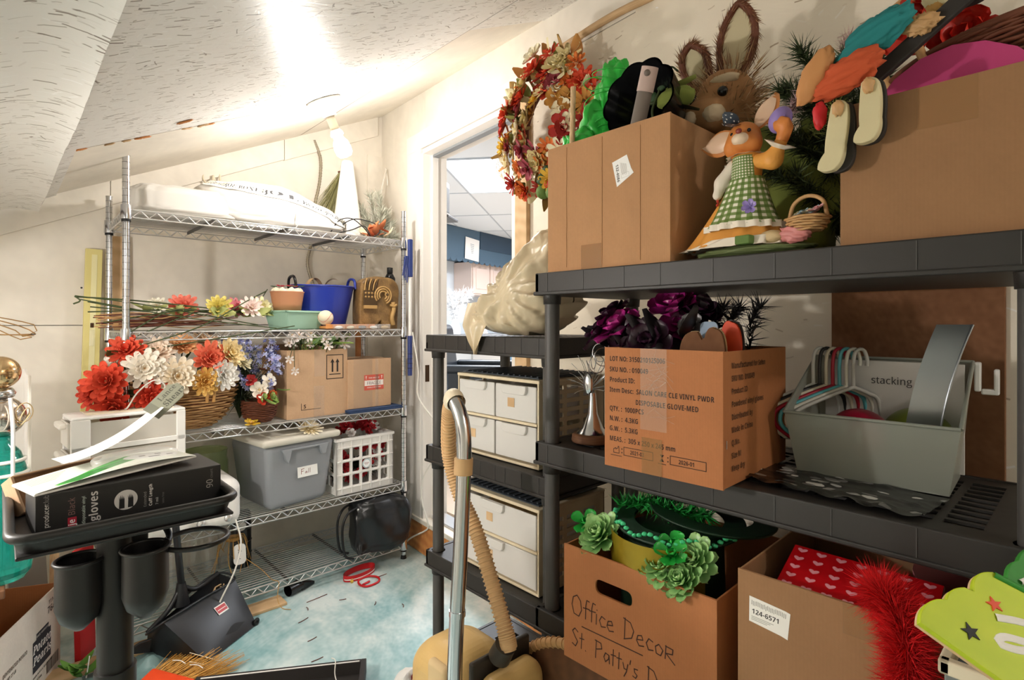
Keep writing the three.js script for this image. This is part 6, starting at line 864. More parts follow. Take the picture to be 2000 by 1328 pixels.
{ // autumn wreath
  const C = V(1.512, 1.985, -1.39), t = thing('autumn_wreath', 'autumn wreath of red, rust and cream silk flowers hanging on the wall by the doorway', 'wreath', [1.512, 1.985, -1.39], -1.6635);
  part(t, 'hoop', new THREE.TorusGeometry(0.175, 0.018, 8, 48), M.twig); 
  const cols = [['#8f1a1c', '#c4392a'], ['#c4531c', '#e88a3a'], ['#d8a32c', '#f0cf5a'], ['#efe0b4', '#fbf4da'], ['#7a2030', '#b04a54'], ['#a86a24', '#d9a04a'], ['#d6c07c', '#f0e2b0'], ['#c02a1a', '#ea5a30']];
  for (let i = 0; i < 84; i++) { const a = i / 84 * 2 * PI * 3 + rr(-0.1, 0.1), r = 0.172 + [0.05, -0.055, 0][i % 3] + rr(-0.02, 0.025), c = cols[Math.floor(rnd() * cols.length)]; addHead(t, [r * Math.cos(a) * 0.98, r * Math.sin(a) * 1.05, rr(0.03, 0.075)], [Math.cos(a) * 0.6, Math.sin(a) * 0.6, 1], rr(0.036, 0.06), { layers: rnd() < 0.5 ? 3 : 2, n: rnd() < 0.5 ? 10 : 7, wid: rnd() < 0.5 ? 0.2 : 0.34, c0: c[0], c1: c[1], center: rnd() < 0.5 ? M.darkBoard : M.tan, cr: 0.18 }); }
  for (let i = 0; i < 64; i++) { const a = rr(0, 2 * PI), r = rr(0.11, 0.235), c = [['#6a4a1e', '#b08a44'], ['#7f8a3e', '#b9b86a'], ['#9a5a28', '#d2964e'], ['#cdbb84', '#ece2b8']][i % 4]; addLeaf(t, [r * Math.cos(a), r * Math.sin(a) * 1.05, rr(0.01, 0.06)], [Math.cos(a) + rr(-0.5, 0.5), Math.sin(a) + rr(-0.5, 0.5), rr(0.2, 0.9)], rr(0.05, 0.085), rr(0.016, 0.028), c[0], c[1]); }
  for (const [x, y, r, m] of [[0.01, -0.215, 0.026, M.leafDark], [0.045, -0.235, 0.022, M.red], [0.005, -0.258, 0.026, M.leaf], [0.06, -0.27, 0.026, M.leaf], [0.07, -0.31, 0.022, M.darkBoard], [0.035, -0.19, 0.024, M.leafDark]]) part(t, 'berry', at(blob(r, r, r, 0.12, 3, x * 90, 18), x, y, 0.06), m);
  for (let i = 0; i < 4; i++) part(t, 'tendril', tube([[-0.16, -0.04, 0.05], [-0.22 - 0.01 * i, -0.06, 0.06], [-0.25 - 0.01 * i, -0.12, 0.06], [-0.24 + 0.02 * i, -0.17 - 0.012 * i, 0.05]], 0.0018, 20, 5), M.ivory);
}
{ // straw bunny
  const B = [1.275, YA, -0.475], t = thing('straw_bunny', 'large straw rabbit with tall wicker ears sitting behind the resin figurine', 'rabbit figure', B);
  mat('straw2', 0xa97c52, 0.9); mat('strawPale', 0xcdb898, 0.9); mat('olive', 0x7e8a3c, 0.85); mat('burlap', 0xd8cba6, 0.95);
  const hd = body([[[0, 0.385, 0], [-0.01, 0.40, 0.01], 0.072, 0.066], [[-0.06, 0.36, -0.01], [-0.075, 0.35, -0.01], 0.042, 0.036], [[-0.085, 0.335, -0.035], [-0.085, 0.335, -0.035], 0.028, 0.028], [[-0.085, 0.34, 0.02], [-0.085, 0.34, 0.02], 0.03, 0.03], [[0, 0.30, 0.0], [0, 0.33, 0], 0.05, 0.055]], 0.36, [0, 0.36, 0], 52, 0.03); hd.translate(-0.02, 0, -0.135);
  const bd = body([[[0.0, 0.06, 0.0], [0, 0.2, -0.02], 0.08, 0.07], [[0, 0.2, 0], [-0.01, 0.30, -0.10], 0.08, 0.05], [[-0.04, 0.2, 0.0], [-0.06, 0.06, 0.035], 0.05, 0.06], [[-0.03, 0.24, 0.07], [-0.06, 0.10, 0.12], 0.035, 0.03], [[-0.03, 0.24, -0.07], [-0.07, 0.12, -0.10], 0.035, 0.03], [[-0.06, 0.035, 0.08], [-0.12, 0.032, 0.09], 0.034, 0.03], [[-0.06, 0.035, -0.07], [-0.12, 0.032, -0.08], 0.034, 0.03]], 0.44, [0, 0.17, 0], 48, 0.03);
  warp(bd, (v) => { v.y = Math.max(0.001, v.y); });
  part(t, 'clothed_body', bd, M.olive, 'olive green cloth clothes'); const H = part(t, 'head', hd, M.straw2);
  stuffPart(H, 'straw_fur', needles([V(0, 0.42, 0.03), V(0.02, 0.40, 0.0), V(0.0, 0.38, -0.03), V(0.0, 0.35, 0.03)], 1800, 0.045, 0.0016, 2.6, '#7a5434', '#c9a67a', 0.07).translate(-0.02, 0, -0.135), M.vc);
  for (const z of [-0.034, 0.036]) { part(t, 'eye', at(new THREE.SphereGeometry(0.0115, 14, 10), -0.098, 0.392, z - 0.135), M.blackGloss, 'black bead eye'); part(t, 'cheek', at(blob(0.022, 0.02, 0.026, 0.1, 3, z), -0.122, 0.338, z * 0.75 - 0.135), M.strawPale); } part(t, 'brow', at(blob(0.02, 0.012, 0.035, 0.1), -0.078, 0.425, -0.105), M.strawPale);
  const ear = (pts, wd, lab) => { const cv = curve(pts), edge = (s) => { const a = []; for (let i = 0; i <= 12; i++) { const q = i / 12, p = cv.getPoint(q); a.push(V(p.x, p.y, p.z + s * wd * Math.sin(PI * Math.min(1, q * 0.93 + 0.05)) ** 0.8)); } return a; }; const L = edge(-1), R = edge(1); const loop = [...L, ...R.reverse()]; const e = part(t, 'ear_rim', new THREE.TubeGeometry(curve(loop, true), 90, 0.0085, 7, true), M.wickerDark, lab); part(e, 'ear_lining', surf((u, v) => { const q = Math.min(1, Math.max(0, v)), p = cv.getPoint(q), w = wd * Math.sin(PI * Math.min(1, q * 0.93 + 0.05)) ** 0.8; return [p.x, p.y, p.z + (2 * u - 1) * w]; }, 4, 16), M.burlap, 'pale burlap'); const nd = needles(loop, 900, 0.026, 0.0014, 0.7, '#5f3a22', '#a87a50', 0.006); stuffPart(e, 'straw', nd, M.vc); };
  ear([[-0.02, 0.43, -0.12], [-0.01, 0.50, -0.11], [-0.02, 0.565, -0.10], [-0.03, 0.61, -0.093]], 0.042, 'tall upright ear'); ear([[-0.03, 0.43, -0.175], [-0.04, 0.475, -0.19], [-0.05, 0.52, -0.197], [-0.055, 0.545, -0.20]], 0.032, 'shorter ear');
  part(t, 'sleeve_patch', at(blob(0.05, 0.035, 0.05, 0.2, 3, 2), -0.03, 0.28, 0.09), M.olive);
}
{ // eucalyptus twigs by the rabbit
  const t = thing('olive_bird', 'olive green felt bird and curling vine beside the straw rabbit', 'felt bird', [1.11, YA + 0.30, -0.705]); part(t, 'body', at(blob(0.028, 0.024, 0.045, 0.1, 2, 3), 0.0, 0.08, 0.055), M.olive); part(t, 'wing', at(leafGeo(0.07, 0.022, 0.2, '#6d7a34', '#8f9a4e'), 0.0, 0.10, 0.03, -0.2, 0.6), M.vc); part(t, 'tail', at(leafGeo(0.05, 0.014, 0.1, '#2c2a1c', '#4a4a2a'), 0.0, 0.06, 0.06, 0.5, 0.2), M.vc); part(t, 'vine', tube([[0, 0.0, 0.02], [-0.01, 0.06, 0.0], [0.0, 0.12, 0.015], [0.0, 0.17, 0.0]], 0.003, 20, 6), M.stem); part(t, 'twig', tube([[0, 0.075, -0.09], [0, 0.09, -0.05], [0, 0.085, 0.01]], 0.004, 12, 6), M.stem); for (const [y, z] of [[0.16, 0.012], [0.145, -0.012], [0.12, 0.018], [0.10, -0.005]]) part(t, 'leaf', at(blob(0.006, 0.012, 0.013, 0.1, 2, y * 50, 12), 0, y, z), M.leafDark); part(t, 'tendril', tube([[0, 0.13, 0.015], [0, 0.155, 0.04], [0, 0.14, 0.06]], 0.0022, 14, 5), M.stem); part(t, 'stake', rod([0.02, -0.25, 0.0], [0.0, 0.03, 0.02], 0.003, 0.003, 6), M.stem);
}
{ // resin rabbit figurine
  const t = thing('resin_rabbit_figurine', 'painted resin rabbit figurine in an orange dress and green gingham apron holding an egg', 'figurine', [1.045, YA, -0.46], -HP - 0.1);
  mat('resinBase', 0x6d7a4a, 0.6); mat('dress', 0xe9a24a, 0.5); mat('resinFur', 0xd9853f, 0.5); mat('resinPale', 0xe8cdb0, 0.5); mat('lilac', 0x9a84c8, 0.45); mat('pinkRes', 0xd98a86, 0.5); mat('frill', 0xf2e6d4, 0.55); mat('noseRed', 0x8a3226, 0.4);
  const ging = canvasTex(256, 256, (x, w, h) => { x.fillStyle = '#f3efdd'; x.fillRect(0, 0, w, h); x.fillStyle = 'rgba(88,118,40,0.72)'; for (let i = 0; i < 4; i++) { x.fillRect(i * 64, 0, 32, h); x.fillRect(0, i * 64, w, 32); } }); ging.repeat.set(2.5, 2);
  part(t, 'base', warp(at(blob(0.115, 0.012, 0.05, 0.12, 4, 2, 40), 0.01, 0.011, 0), (v) => { v.y = Math.max(0.0005, v.y); }), M.resinBase, 'mossy green plinth');
  // skirt sweeping back to the left
  const skirt = (r0, r1, y0, y1, amp, nf, lean) => surf((u, v) => { const a = u * 2 * PI, q = v, r = r0 + (r1 - r0) * Math.pow(q, 0.8), k = 1 + amp * Math.sin(a * nf) * (1 - q * 0.7); return [r * k * Math.cos(a) * 1.15 + lean * (1 - q) * (Math.cos(a) < 0 ? 1.4 : 0.3) * 0.6, y0 + (y1 - y0) * q, r * k * Math.sin(a) * 0.75]; }, 72, 14);
  part(t, 'skirt', skirt(0.075, 0.028, 0.022, 0.145, 0.06, 11, -0.05), M.dress, 'orange ruffled skirt'); part(t, 'hem_frill', skirt(0.082, 0.076, 0.018, 0.034, 0.09, 16, -0.055), M.frill);
  const ap = surf((u, v) => { const a = -PI * 0.12 + u * PI * 1.02, q = v, r = (0.064 - 0.035 * Math.pow(q, 0.8)) * (1 + 0.05 * Math.sin(a * 9) * (1 - q)); return [r * Math.cos(a) * 1.1 - 0.006 * (1 - q), 0.058 + 0.092 * q, r * Math.sin(a) * 0.9 + 0.003]; }, 40, 12); part(t, 'apron', ap, flat(ging, 0.5), 'green gingham apron'); part(t, 'apron_frill', surf((u, v) => { const a = -PI * 0.12 + u * PI * 1.02, r = 0.066 * (1 + 0.07 * Math.sin(a * 16)); return [r * Math.cos(a) * 1.1 - 0.006, 0.05 + 0.012 * v, r * Math.sin(a) * 0.9 + 0.004]; }, 60, 2), M.frill);
  const bod = body([[[0, 0.14, 0], [0, 0.185, 0], 0.024, 0.028]], 0.12, [0, 0.165, 0], 28, 0.01); part(t, 'bodice', bod, M.dress); part(t, 'bib', surf((u, v) => { const a = PI * 0.2 + u * PI * 0.6; return [0.030 * Math.cos(a) * (1 - 0.15 * v), 0.148 + 0.042 * v, 0.0305 * Math.sin(a)]; }, 14, 6), flat(ging, 0.5), 'green gingham bib'); part(t, 'sash', at(new THREE.TorusGeometry(0.0265, 0.0035, 6, 30), 0, 0.147, 0, HP), M.lilac, 'lilac sash'); part(t, 'collar', surf((u, v) => { const a = u * 2 * PI, r = 0.018 + 0.02 * v * (1 + 0.15 * Math.sin(a * 9)); return [r * Math.cos(a), 0.199 - 0.008 * v, r * Math.sin(a)]; }, 40, 4), M.frill);
  const head = body([[[-0.005, 0.222, 0.0], [-0.005, 0.23, 0.002], 0.031, 0.03], [[0.002, 0.216, 0.022], [0.004, 0.214, 0.03], 0.018, 0.014], [[-0.02, 0.212, 0.014], [-0.022, 0.21, 0.014], 0.017, 0.016], [[0.018, 0.214, 0.016], [0.02, 0.212, 0.016], 0.016, 0.015]], 0.13, [-0.003, 0.222, 0.005], 44, 0.014); part(t, 'head', head, M.resinFur, 'orange brown rabbit head');
  part(t, 'muzzle', at(blob(0.016, 0.012, 0.012, 0.03), 0.006, 0.218, 0.037), M.resinPale); part(t, 'nose', at(blob(0.006, 0.005, 0.004, 0.02), 0.008, 0.231, 0.045), M.noseRed); for (const x of [-0.014, 0.02]) part(t, 'eye', at(new THREE.SphereGeometry(0.0036, 10, 8), x, 0.233, 0.03), M.blackGloss);
  const earG = (len, w) => { const g = petal(len, w, 0.1, 0.5, '#d9853f', '#d08a50', 1.0, 8); return g; }; const earIn = (len, w) => petal(len, w, 0.1, 0.5, '#e0b896', '#e6c6aa', 1.0, 8);
  const le = part(t, 'ear', at(earG(0.085, 0.026), -0.02, 0.238, 0.004, -HP, 0, 1.62), M.vcGloss); part(le, 'ear_lining', at(earIn(0.078, 0.02), -0.021, 0.238, 0.008, -HP, 0, 1.62), M.vcGloss); const re = part(t, 'ear', toward(at(earG(0.07, 0.02), 0, 0, 0, -HP), [0.55, 1, -0.1], [0.014, 0.245, 0.0]), M.vcGloss); part(re, 'ear_lining', toward(at(earIn(0.064, 0.016), 0, 0, 0, -HP), [0.55, 1, -0.1], [0.014, 0.246, 0.003]), M.vcGloss);
  const dots = canvasTex(64, 64, (x) => { x.fillStyle = '#3b4450'; x.fillRect(0, 0, 64, 64); x.fillStyle = '#e9e4dc'; for (const [a, b] of [[16, 16], [48, 40], [20, 50]]) { x.beginPath(); x.arc(a, b, 6, 0, 7); x.fill(); } }); dots.repeat.set(2, 2); part(t, 'hair_bow', toward(petal(0.05, 0.016, 0.1, 0.3, '#ffffff', '#ffffff', 1, 6), [0.3, 1, 0.3], [-0.012, 0.252, 0.012]), flat(dots, 0.5), 'dark dotted bow'); part(t, 'hair_bow', toward(at(petal(0.04, 0.014, 0.1, 0.3, '#ffffff', '#ffffff', 1, 6), 0, 0, 0, -0.9), [-0.5, 1, 0.3], [-0.012, 0.25, 0.012]), flat(dots, 0.5), 'dark dotted bow');
  part(t, 'raised_arm', body([[[0.026, 0.178, 0.006], [0.056, 0.172, 0.014], 0.014, 0.016], [[0.056, 0.172, 0.014], [0.076, 0.205, 0.018], 0.014, 0.010]], 0.12, [0.055, 0.185, 0.012], 30, 0.012), M.dress); part(t, 'sleeve_frill', toward(surf((u, v) => { const a = u * 2 * PI, r = 0.012 + 0.014 * v * (1 + 0.2 * Math.sin(a * 8)); return [r * Math.cos(a), 0.008 * v, r * Math.sin(a)]; }, 40, 3), [0.5, 0.9, 0.1], [0.068, 0.19, 0.017]), M.frill); part(t, 'paw', body([[[0.076, 0.205, 0.018], [0.082, 0.222, 0.018], 0.011, 0.012], [[0.084, 0.226, 0.024], [0.088, 0.232, 0.026], 0.006, 0.005], [[0.076, 0.23, 0.026], [0.078, 0.237, 0.026], 0.006, 0.005], [[0.068, 0.226, 0.022], [0.066, 0.233, 0.022], 0.006, 0.005]], 0.09, [0.08, 0.22, 0.02], 30, 0.008), M.resinFur);
  part(t, 'painted_egg', at(blob(0.019, 0.024, 0.019, 0.0), 0.066, 0.243, 0.006, 0, 0, -0.5), M.lilac, 'lilac egg'); part(t, 'other_arm', body([[[-0.026, 0.178, 0.004], [-0.046, 0.15, 0.012], 0.014, 0.014], [[-0.046, 0.15, 0.012], [-0.05, 0.125, 0.022], 0.011, 0.009]], 0.11, [-0.04, 0.15, 0.01], 26, 0.01), M.frill);
  part(t, 'apron_patch', toward(flower(0.014, { layers: 1, n: 6, wid: 0.4, c0: '#7a6ab0', c1: '#a890d0' }), [0.2, 0.1, 1], [0.034, 0.085, 0.052]), M.vcGloss, 'lilac flower patch'); part(t, 'apron_heart', toward(flower(0.008, { layers: 1, n: 4, wid: 0.5, c0: '#a8281e', c1: '#c0402c' }), [-0.6, 0.1, 0.8], [-0.043, 0.108, 0.028]), M.vcGloss);
  part(t, 'shoe', at(blob(0.022, 0.012, 0.014, 0.05), 0.062, 0.03, 0.03), M.tan); part(t, 'gift_block', bx(0.012, 0.04, 0.018, 0.034, 0.045, 0.066, 0.002), M.leaf); part(t, 'ribbon', at(blob(0.028, 0.014, 0.012, 0.4, 3, 3), 0.10, 0.03, 0.028), M.pinkRes, 'pink ribbon'); part(t, 'rose', toward(flower(0.012, { layers: 3, n: 6, wid: 0.45, c0: '#c0504c', c1: '#e09a92' }), [0, 0.6, 1], [-0.088, 0.028, 0.03]), M.vcGloss);
  const bk = part(t, 'egg_basket', at(weave([[0.022, 0], [0.03, 0.012], [0.034, 0.024]], 6, 12, 0.002, 0.0026), 0.118, 0.034, 0.015), M.wicker, 'little woven basket'); part(bk, 'handle', tube([[0.086, 0.056, 0.015], [0.095, 0.084, 0.015], [0.118, 0.095, 0.015], [0.142, 0.084, 0.015], [0.15, 0.056, 0.015]], 0.0035, 24, 7), M.wicker); for (let i = 0; i < 7; i++) part(bk, 'basket_flower', toward(flower(0.013, { layers: 2, n: 5, wid: 0.45, c0: ['#d98a92', '#8fb0c4', '#e6d6a8'][i % 3], c1: ['#f0b8bc', '#c4dce6', '#f6eccc'][i % 3] }), [rr(-0.6, 0.6), 1, rr(-0.1, 0.8)], [0.118 + rr(-0.024, 0.024), 0.066, 0.015 + rr(-0.016, 0.02)]), M.vcGloss);
}
{ // tinsel tree
  const t = thing('tinsel_tree', 'bushy dark green tinsel tree with pastel tufts behind the figurine', 'artificial tree', [1.215, YA, -0.37]);
  part(t, 'trunk', rod([0, 0.002, 0], [0, 0.38, 0], 0.008, 0.004, 10), M.twig); part(t, 'foot', lathe([[0, 0], [0.05, 0], [0.05, 0.006], [0.01, 0.014], [0, 0.014]], 24), M.blackPlastic);
  for (let i = 0; i < 26; i++) { const y = 0.06 + 0.31 * (i / 26), a = i * 2.4, L = 0.115 * (1.1 - 0.35 * (i / 26)); const s = [[0, y, 0], [Math.cos(a) * L * 0.5, y + 0.012, Math.sin(a) * L * 0.5], [Math.cos(a) * L, y + 0.05, Math.sin(a) * L]]; const b = part(t, 'branch', tube(s, 0.002, 8, 4), M.stem); stuffPart(b, 'tinsel', needles(s.map((p) => V(...p)), 330, 0.042, 0.0018, 1.2, '#15240f', '#4a5a30'), M.vc); }
  for (const [x, y, z, c0, c1] of [[-0.05, 0.335, -0.03, '#b98a8e', '#e8c8cc'], [-0.07, 0.29, -0.05, '#c49a9c', '#e8cfd0'], [-0.02, 0.375, -0.01, '#1f8f98', '#4ac4cc'], [-0.03, 0.40, 0.03, '#c8a8a0', '#ead0c8'], [-0.07, 0.26, 0.02, '#8f9a3a', '#c0c86a'], [-0.06, 0.24, -0.01, '#7f8a44', '#b4bc72']]) stuffPart(t, 'pastel_tuft', needles([V(x, y, z), V(x - 0.004, y + 0.012, z + 0.008), V(x - 0.008, y + 0.02, z + 0.018)], 150, 0.026, 0.0011, 2.2, c0, c1), M.vc);
}
{ // right hand box with its contents
  const o = carton('plain_carton', 'large plain brown cardboard box at the right end of the top shelf', [0.99, YA, -0.285], -HP, { w: 0.36, h: 0.222, d: 0.30, m: M.cardBrown });
  part(o, 'tape_strip', bx(0.10, 0.17, 0.16, 0.2215, 0.0006, 0.0011), M.tape, 'strip of packing tape');
}
{ const t = thing('pink_egg_sign', 'large pink egg cutout with white dots standing in the plain brown box', 'sign', [1.075, YA + 0.006, -0.155], -HP); mat('pinkFoam', 0xc8427c, 0.75, { bumpMap: rep(cardBump, 1), bumpScale: 0.0006 }); const s = new THREE.Shape(); s.absellipse(0, 0.145, 0.125, 0.15, 0, 2 * PI, false, 0); part(t, 'panel', muv(ext(s, 0.008, 0.001)), M.pinkFoam); for (const [x, y, r] of [[-0.075, 0.185, 0.022], [-0.01, 0.19, 0.02], [0.065, 0.192, 0.02], [-0.11, 0.17, 0.016], [0.03, 0.10, 0.02]]) part(t, 'dot', at(new THREE.CylinderGeometry(r, r, 0.002, 24), x, y, 0.0102, HP), M.paper, 'white dot'); }
{ const t = thing('dark_wicker_basket', 'dark wicker basket with white and blue band above the plain brown box', 'basket', [1.19, YA + 0.235, -0.10], -HP); t.rotation.z = 0.18; part(t, 'weave', weave([[0.085, 0.0], [0.10, 0.03], [0.115, 0.065], [0.12, 0.085]], 13, 30, 0.003, 0.0038, 1.25, 0.95), M.wickerDark); part(t, 'band', (() => { const g = []; for (let j = 0; j < 6; j++) for (let i = 0; i < 14; i++) { const a = -0.55 + i * 0.085, r = 0.106 + 0.003 * j; g.push(at(blob(0.006, 0.0045, 0.006, 0.05, 2, i, 8), r * 1.25 * Math.cos(a) + 0.006, 0.018 + j * 0.012, r * 0.95 * Math.sin(a) + 0.003)); } return merge(g); })(), mat('bandBlue', 0xc9d4e2, 0.5), 'white and blue woven band').userData.kind = 'stuff'; part(t, 'liner', (() => { const g = lathe([[0, 0.002], [0.082, 0.004], [0.11, 0.065], [0.115, 0.085]], 32); g.scale(1.24, 1, 0.94); return g; })(), M.wickerDark); part(t, 'rim', (() => { const g = at(new THREE.TorusGeometry(0.12, 0.006, 8, 48), 0, 0.087, 0, HP); g.scale(1.25, 1, 0.95); return g; })(), M.wickerDark);
  mat('handleWood', 0xcfa06a, 0.5); for (const [x, z, k] of [[-0.13, 0.05, 0], [-0.07, 0.10, 0.01]]) part(t, 'handle', tube([[x, 0.02, z], [x - 0.012, 0.09, z], [x - 0.02, 0.16, z - 0.02], [x, 0.23, z - 0.05], [x + 0.08, 0.27, z - 0.08]], 0.0068, 24, 8), M.handleWood); part(t, 'stand', rod([0, -0.22, 0], [0, 0.002, 0], 0.05, 0.07, 16), M.wickerDark);
}
{ const t = thing('red_silk_tulip', 'big red silk tulips with a green leaf filling the dark wicker basket', 'artificial flowers', [1.19, YA + 0.32, -0.145]); for (const [x, y, z, r, d] of [[-0.03, 0.09, -0.02, 0.085, [-0.6, 0.5, -0.2]], [-0.04, 0.06, -0.055, 0.06, [-0.8, 0.2, -0.5]], [0.0, 0.11, 0.03, 0.08, [-0.4, 0.8, 0.1]], [-0.03, 0.025, -0.01, 0.05, [-1, 0.1, 0.1]]]) addHead(t, [x, y, z], d, r, { layers: 3, n: 6, wid: 0.48, c0: '#a8150f', c1: '#e8402c', open: 0.95, center: M.tan }, M.vcGloss); for (const [x, y, z, d] of [[0.0, 0.09, 0.075, [-0.1, 1, 0.5]], [-0.02, 0.10, 0.085, [-0.3, 1, 0.3]]]) addLeaf(t, [x, y, z], d, 0.11, 0.035, '#2f7a1e', '#6fb43a'); part(t, 'stem', tube([[0, -0.06, 0], [-0.01, 0.03, 0], [-0.03, 0.09, -0.01]], 0.004, 10, 6), M.stem); }
{ // rag doll hanging over the box corner
  const t = thing('wooden_scarecrow_doll', 'flat wooden doll in teal and orange cloth with dangling cream legs over the brown box', 'doll', [0.965, YA, -0.27], -HP);
  mat('tealCloth', 0x1e7f80, 0.8); mat('orangeCloth', 0xc8552c, 0.85); mat('tanCloth', 0xc98d56, 0.8); mat('legCream', 0xd8cba0, 0.7); mat('dollDark', 0x2a2420, 0.7);
  const leg = (x, y, z, L, rz) => { const s = new THREE.Shape(); s.moveTo(-0.014, 0); s.quadraticCurveTo(-0.02, -L * 0.5, -0.017, -L * 0.72); s.quadraticCurveTo(-0.03, -L * 0.86, -0.028, -L * 0.95); s.quadraticCurveTo(-0.018, -L * 1.02, 0.002, -L * 0.97); s.quadraticCurveTo(0.02, -L * 0.88, 0.016, -L * 0.6); s.quadraticCurveTo(0.02, -L * 0.2, 0.012, 0); s.quadraticCurveTo(0, 0.01, -0.014, 0); const g = ext(s, 0.012, 0.002); g.scale(0.72, 1, 1); at(g, 0, 0, 0, 0, 0, rz); g.translate(x, y, z); const l = part(t, 'leg', g, M.legCream, 'cream wooden leg'); const h = ext(s, 0.006, 0.002); h.scale(0.72, 1, 1); part(l, 'leg_back', at(h, x + 0.004, y, z - 0.009, 0, 0, 0), M.dollDark); part(l, 'twine_knot', at(blob(0.008, 0.012, 0.008, 0.3, 3, x * 99, 14), x - 0.001, y - 0.006, z + 0.016), M.wicker); };
  leg(-0.004, 0.212, 0.008, 0.10, -0.1); leg(0.036, 0.235, 0.006, 0.088, 0.0);
  part(t, 'trousers', at(blob(0.05, 0.026, 0.02, 0.3, 3, 5, 28), 0.0, 0.262, 0.0, 0, 0, 0.45), M.orangeCloth, 'gathered orange trousers'); part(t, 'shirt', at(blob(0.055, 0.024, 0.018, 0.3, 3, 8, 28), 0.035, 0.315, -0.01, 0, 0, 0.5), M.tealCloth, 'pleated teal shirt'); part(t, 'arm', at(blob(0.022, 0.045, 0.015, 0.2, 3, 3, 20), -0.045, 0.275, 0.0, 0, 0, -0.5), M.tanCloth, 'tan cloth sleeve'); part(t, 'glove', at(blob(0.01, 0.022, 0.01, 0.3, 4, 6, 14), -0.034, 0.205, 0.012), M.red); part(t, 'board', at(bx(-0.09, 0.09, -0.012, 0.012, -0.012, 0, 0.003), 0.085, 0.30, -0.03, 0, 0, 0.62), M.dollDark); part(t, 'head', at(ext(roundRect(0.05, 0.05, 0.02), 0.012, 0.002), 0.14, 0.36, -0.06), M.dollDark); part(t, 'collar', at(blob(0.026, 0.012, 0.006, 0.2), 0.112, 0.352, -0.045, 0, 0, -0.2), M.legCream); part(t, 'raffia_bow', at(blob(0.012, 0.016, 0.006, 0.6, 4), 0.105, 0.335, -0.044), M.raffia); part(t, 'hair', at(blob(0.022, 0.014, 0.01, 0.5, 4, 9), 0.09, 0.315, -0.025), M.wicker);
}
// ---------------------------------------------------------------- middle shelf
{
  const o = carton('glove_carton', 'open cardboard carton printed with lot and quantity lines for vinyl gloves', [0.917, YM, -0.70], -HP + 0.03, { w: 0.25, h: 0.242, d: 0.305, m: M.cardOrange });
  decal(o, 'front_print', 0.25, 0.242, 0.125, 0.121, 0.0011, print(1024, 1000, (x, w, h) => {
    const c = { color: '#2b1a10', sx: 0.82, weight: 'bold' }; const L = [['LOT NO: 315021012S006', 48, 110], ['SKU NO. : 010049', 48, 200], ['Product ID:', 48, 286], ['Item Desc:  SALON CARE CLE VINYL PWDR', 48, 372], ['DISPOSABLE GLOVE-MED', 300, 458], ['QTY. :  1000PCS', 48, 530], ['N.W. :  4.3KG', 48, 614], ['G.W. :  5.3KG', 48, 698], ['MEAS. :  305 x 250 x 245 mm', 48, 784]]; for (const [s, a, b] of L) txt(x, s, a, b, 56, c);
    x.strokeStyle = '#2b1a10'; x.lineWidth = 5; x.strokeRect(190, 822, 270, 66); x.strokeRect(610, 822, 290, 66); txt(x, '2021-02', 250, 872, 44, c); txt(x, '2026-01', 680, 872, 44, c); stroke(x, [[90, 880], [90, 850], [112, 838], [112, 850], [132, 838], [134, 824], [142, 824], [144, 880], [90, 880]], 5, '#2b1a10'); x.fillStyle = '#2b1a10'; for (const a of [166, 586]) { x.fillRect(a, 836, 10, 10); x.fillRect(a, 866, 10, 10); } x.fillRect(60, 900, 110, 5); x.beginPath(); x.moveTo(520, 826); x.lineTo(558, 826); x.lineTo(539, 852); x.lineTo(558, 880); x.lineTo(520, 880); x.lineTo(539, 852); x.fill(); x.fillRect(505, 896, 70, 5);
  }));
  decal(o, 'side_print', 0.27, 0.22, 0.2512, 0.125, -0.152, print(512, 400, (x) => { for (let i = 0; i < 9; i++) txt(x, ['Manufactured for Salon', 'SKU NO. 010049', 'Product ID', 'Powdered vinyl gloves', 'Distributed by', 'Made in China', 'Q.No.', 'Size M', 'Keep dry'][i], 30, 44 + i * 42, 26, { color: '#5a3a24' }); }), { ry: HP });
  const tp = part(o, 'tape_strip', bx(0.085, 0.142, 0.085, 0.243, 0.0016, 0.0021), M.tapeClear, 'crumpled clear tape'); const wr = []; for (let i = 0; i < 16; i++) { const y = rr(0.10, 0.235), x0 = rr(0.085, 0.12); wr.push(tube([[x0, y, 0.0024], [x0 + rr(0.01, 0.03), y + rr(-0.012, 0.02), 0.0042], [x0 + rr(0.03, 0.05), y + rr(-0.02, 0.03), 0.0024]], 0.0007, 8, 4)); } stuffPart(tp, 'wrinkles', wr, M.tapeClear); part(o, 'tape_end', bx(0.088, 0.132, 0.0, 0.07, 0.0016, 0.002), M.tape, 'brown packing tape');
  part(o, 'staple', rod([0.2515, 0.07, -0.012], [0.2515, 0.085, -0.012], 0.0008, 0.0008, 5), M.chrome);
}
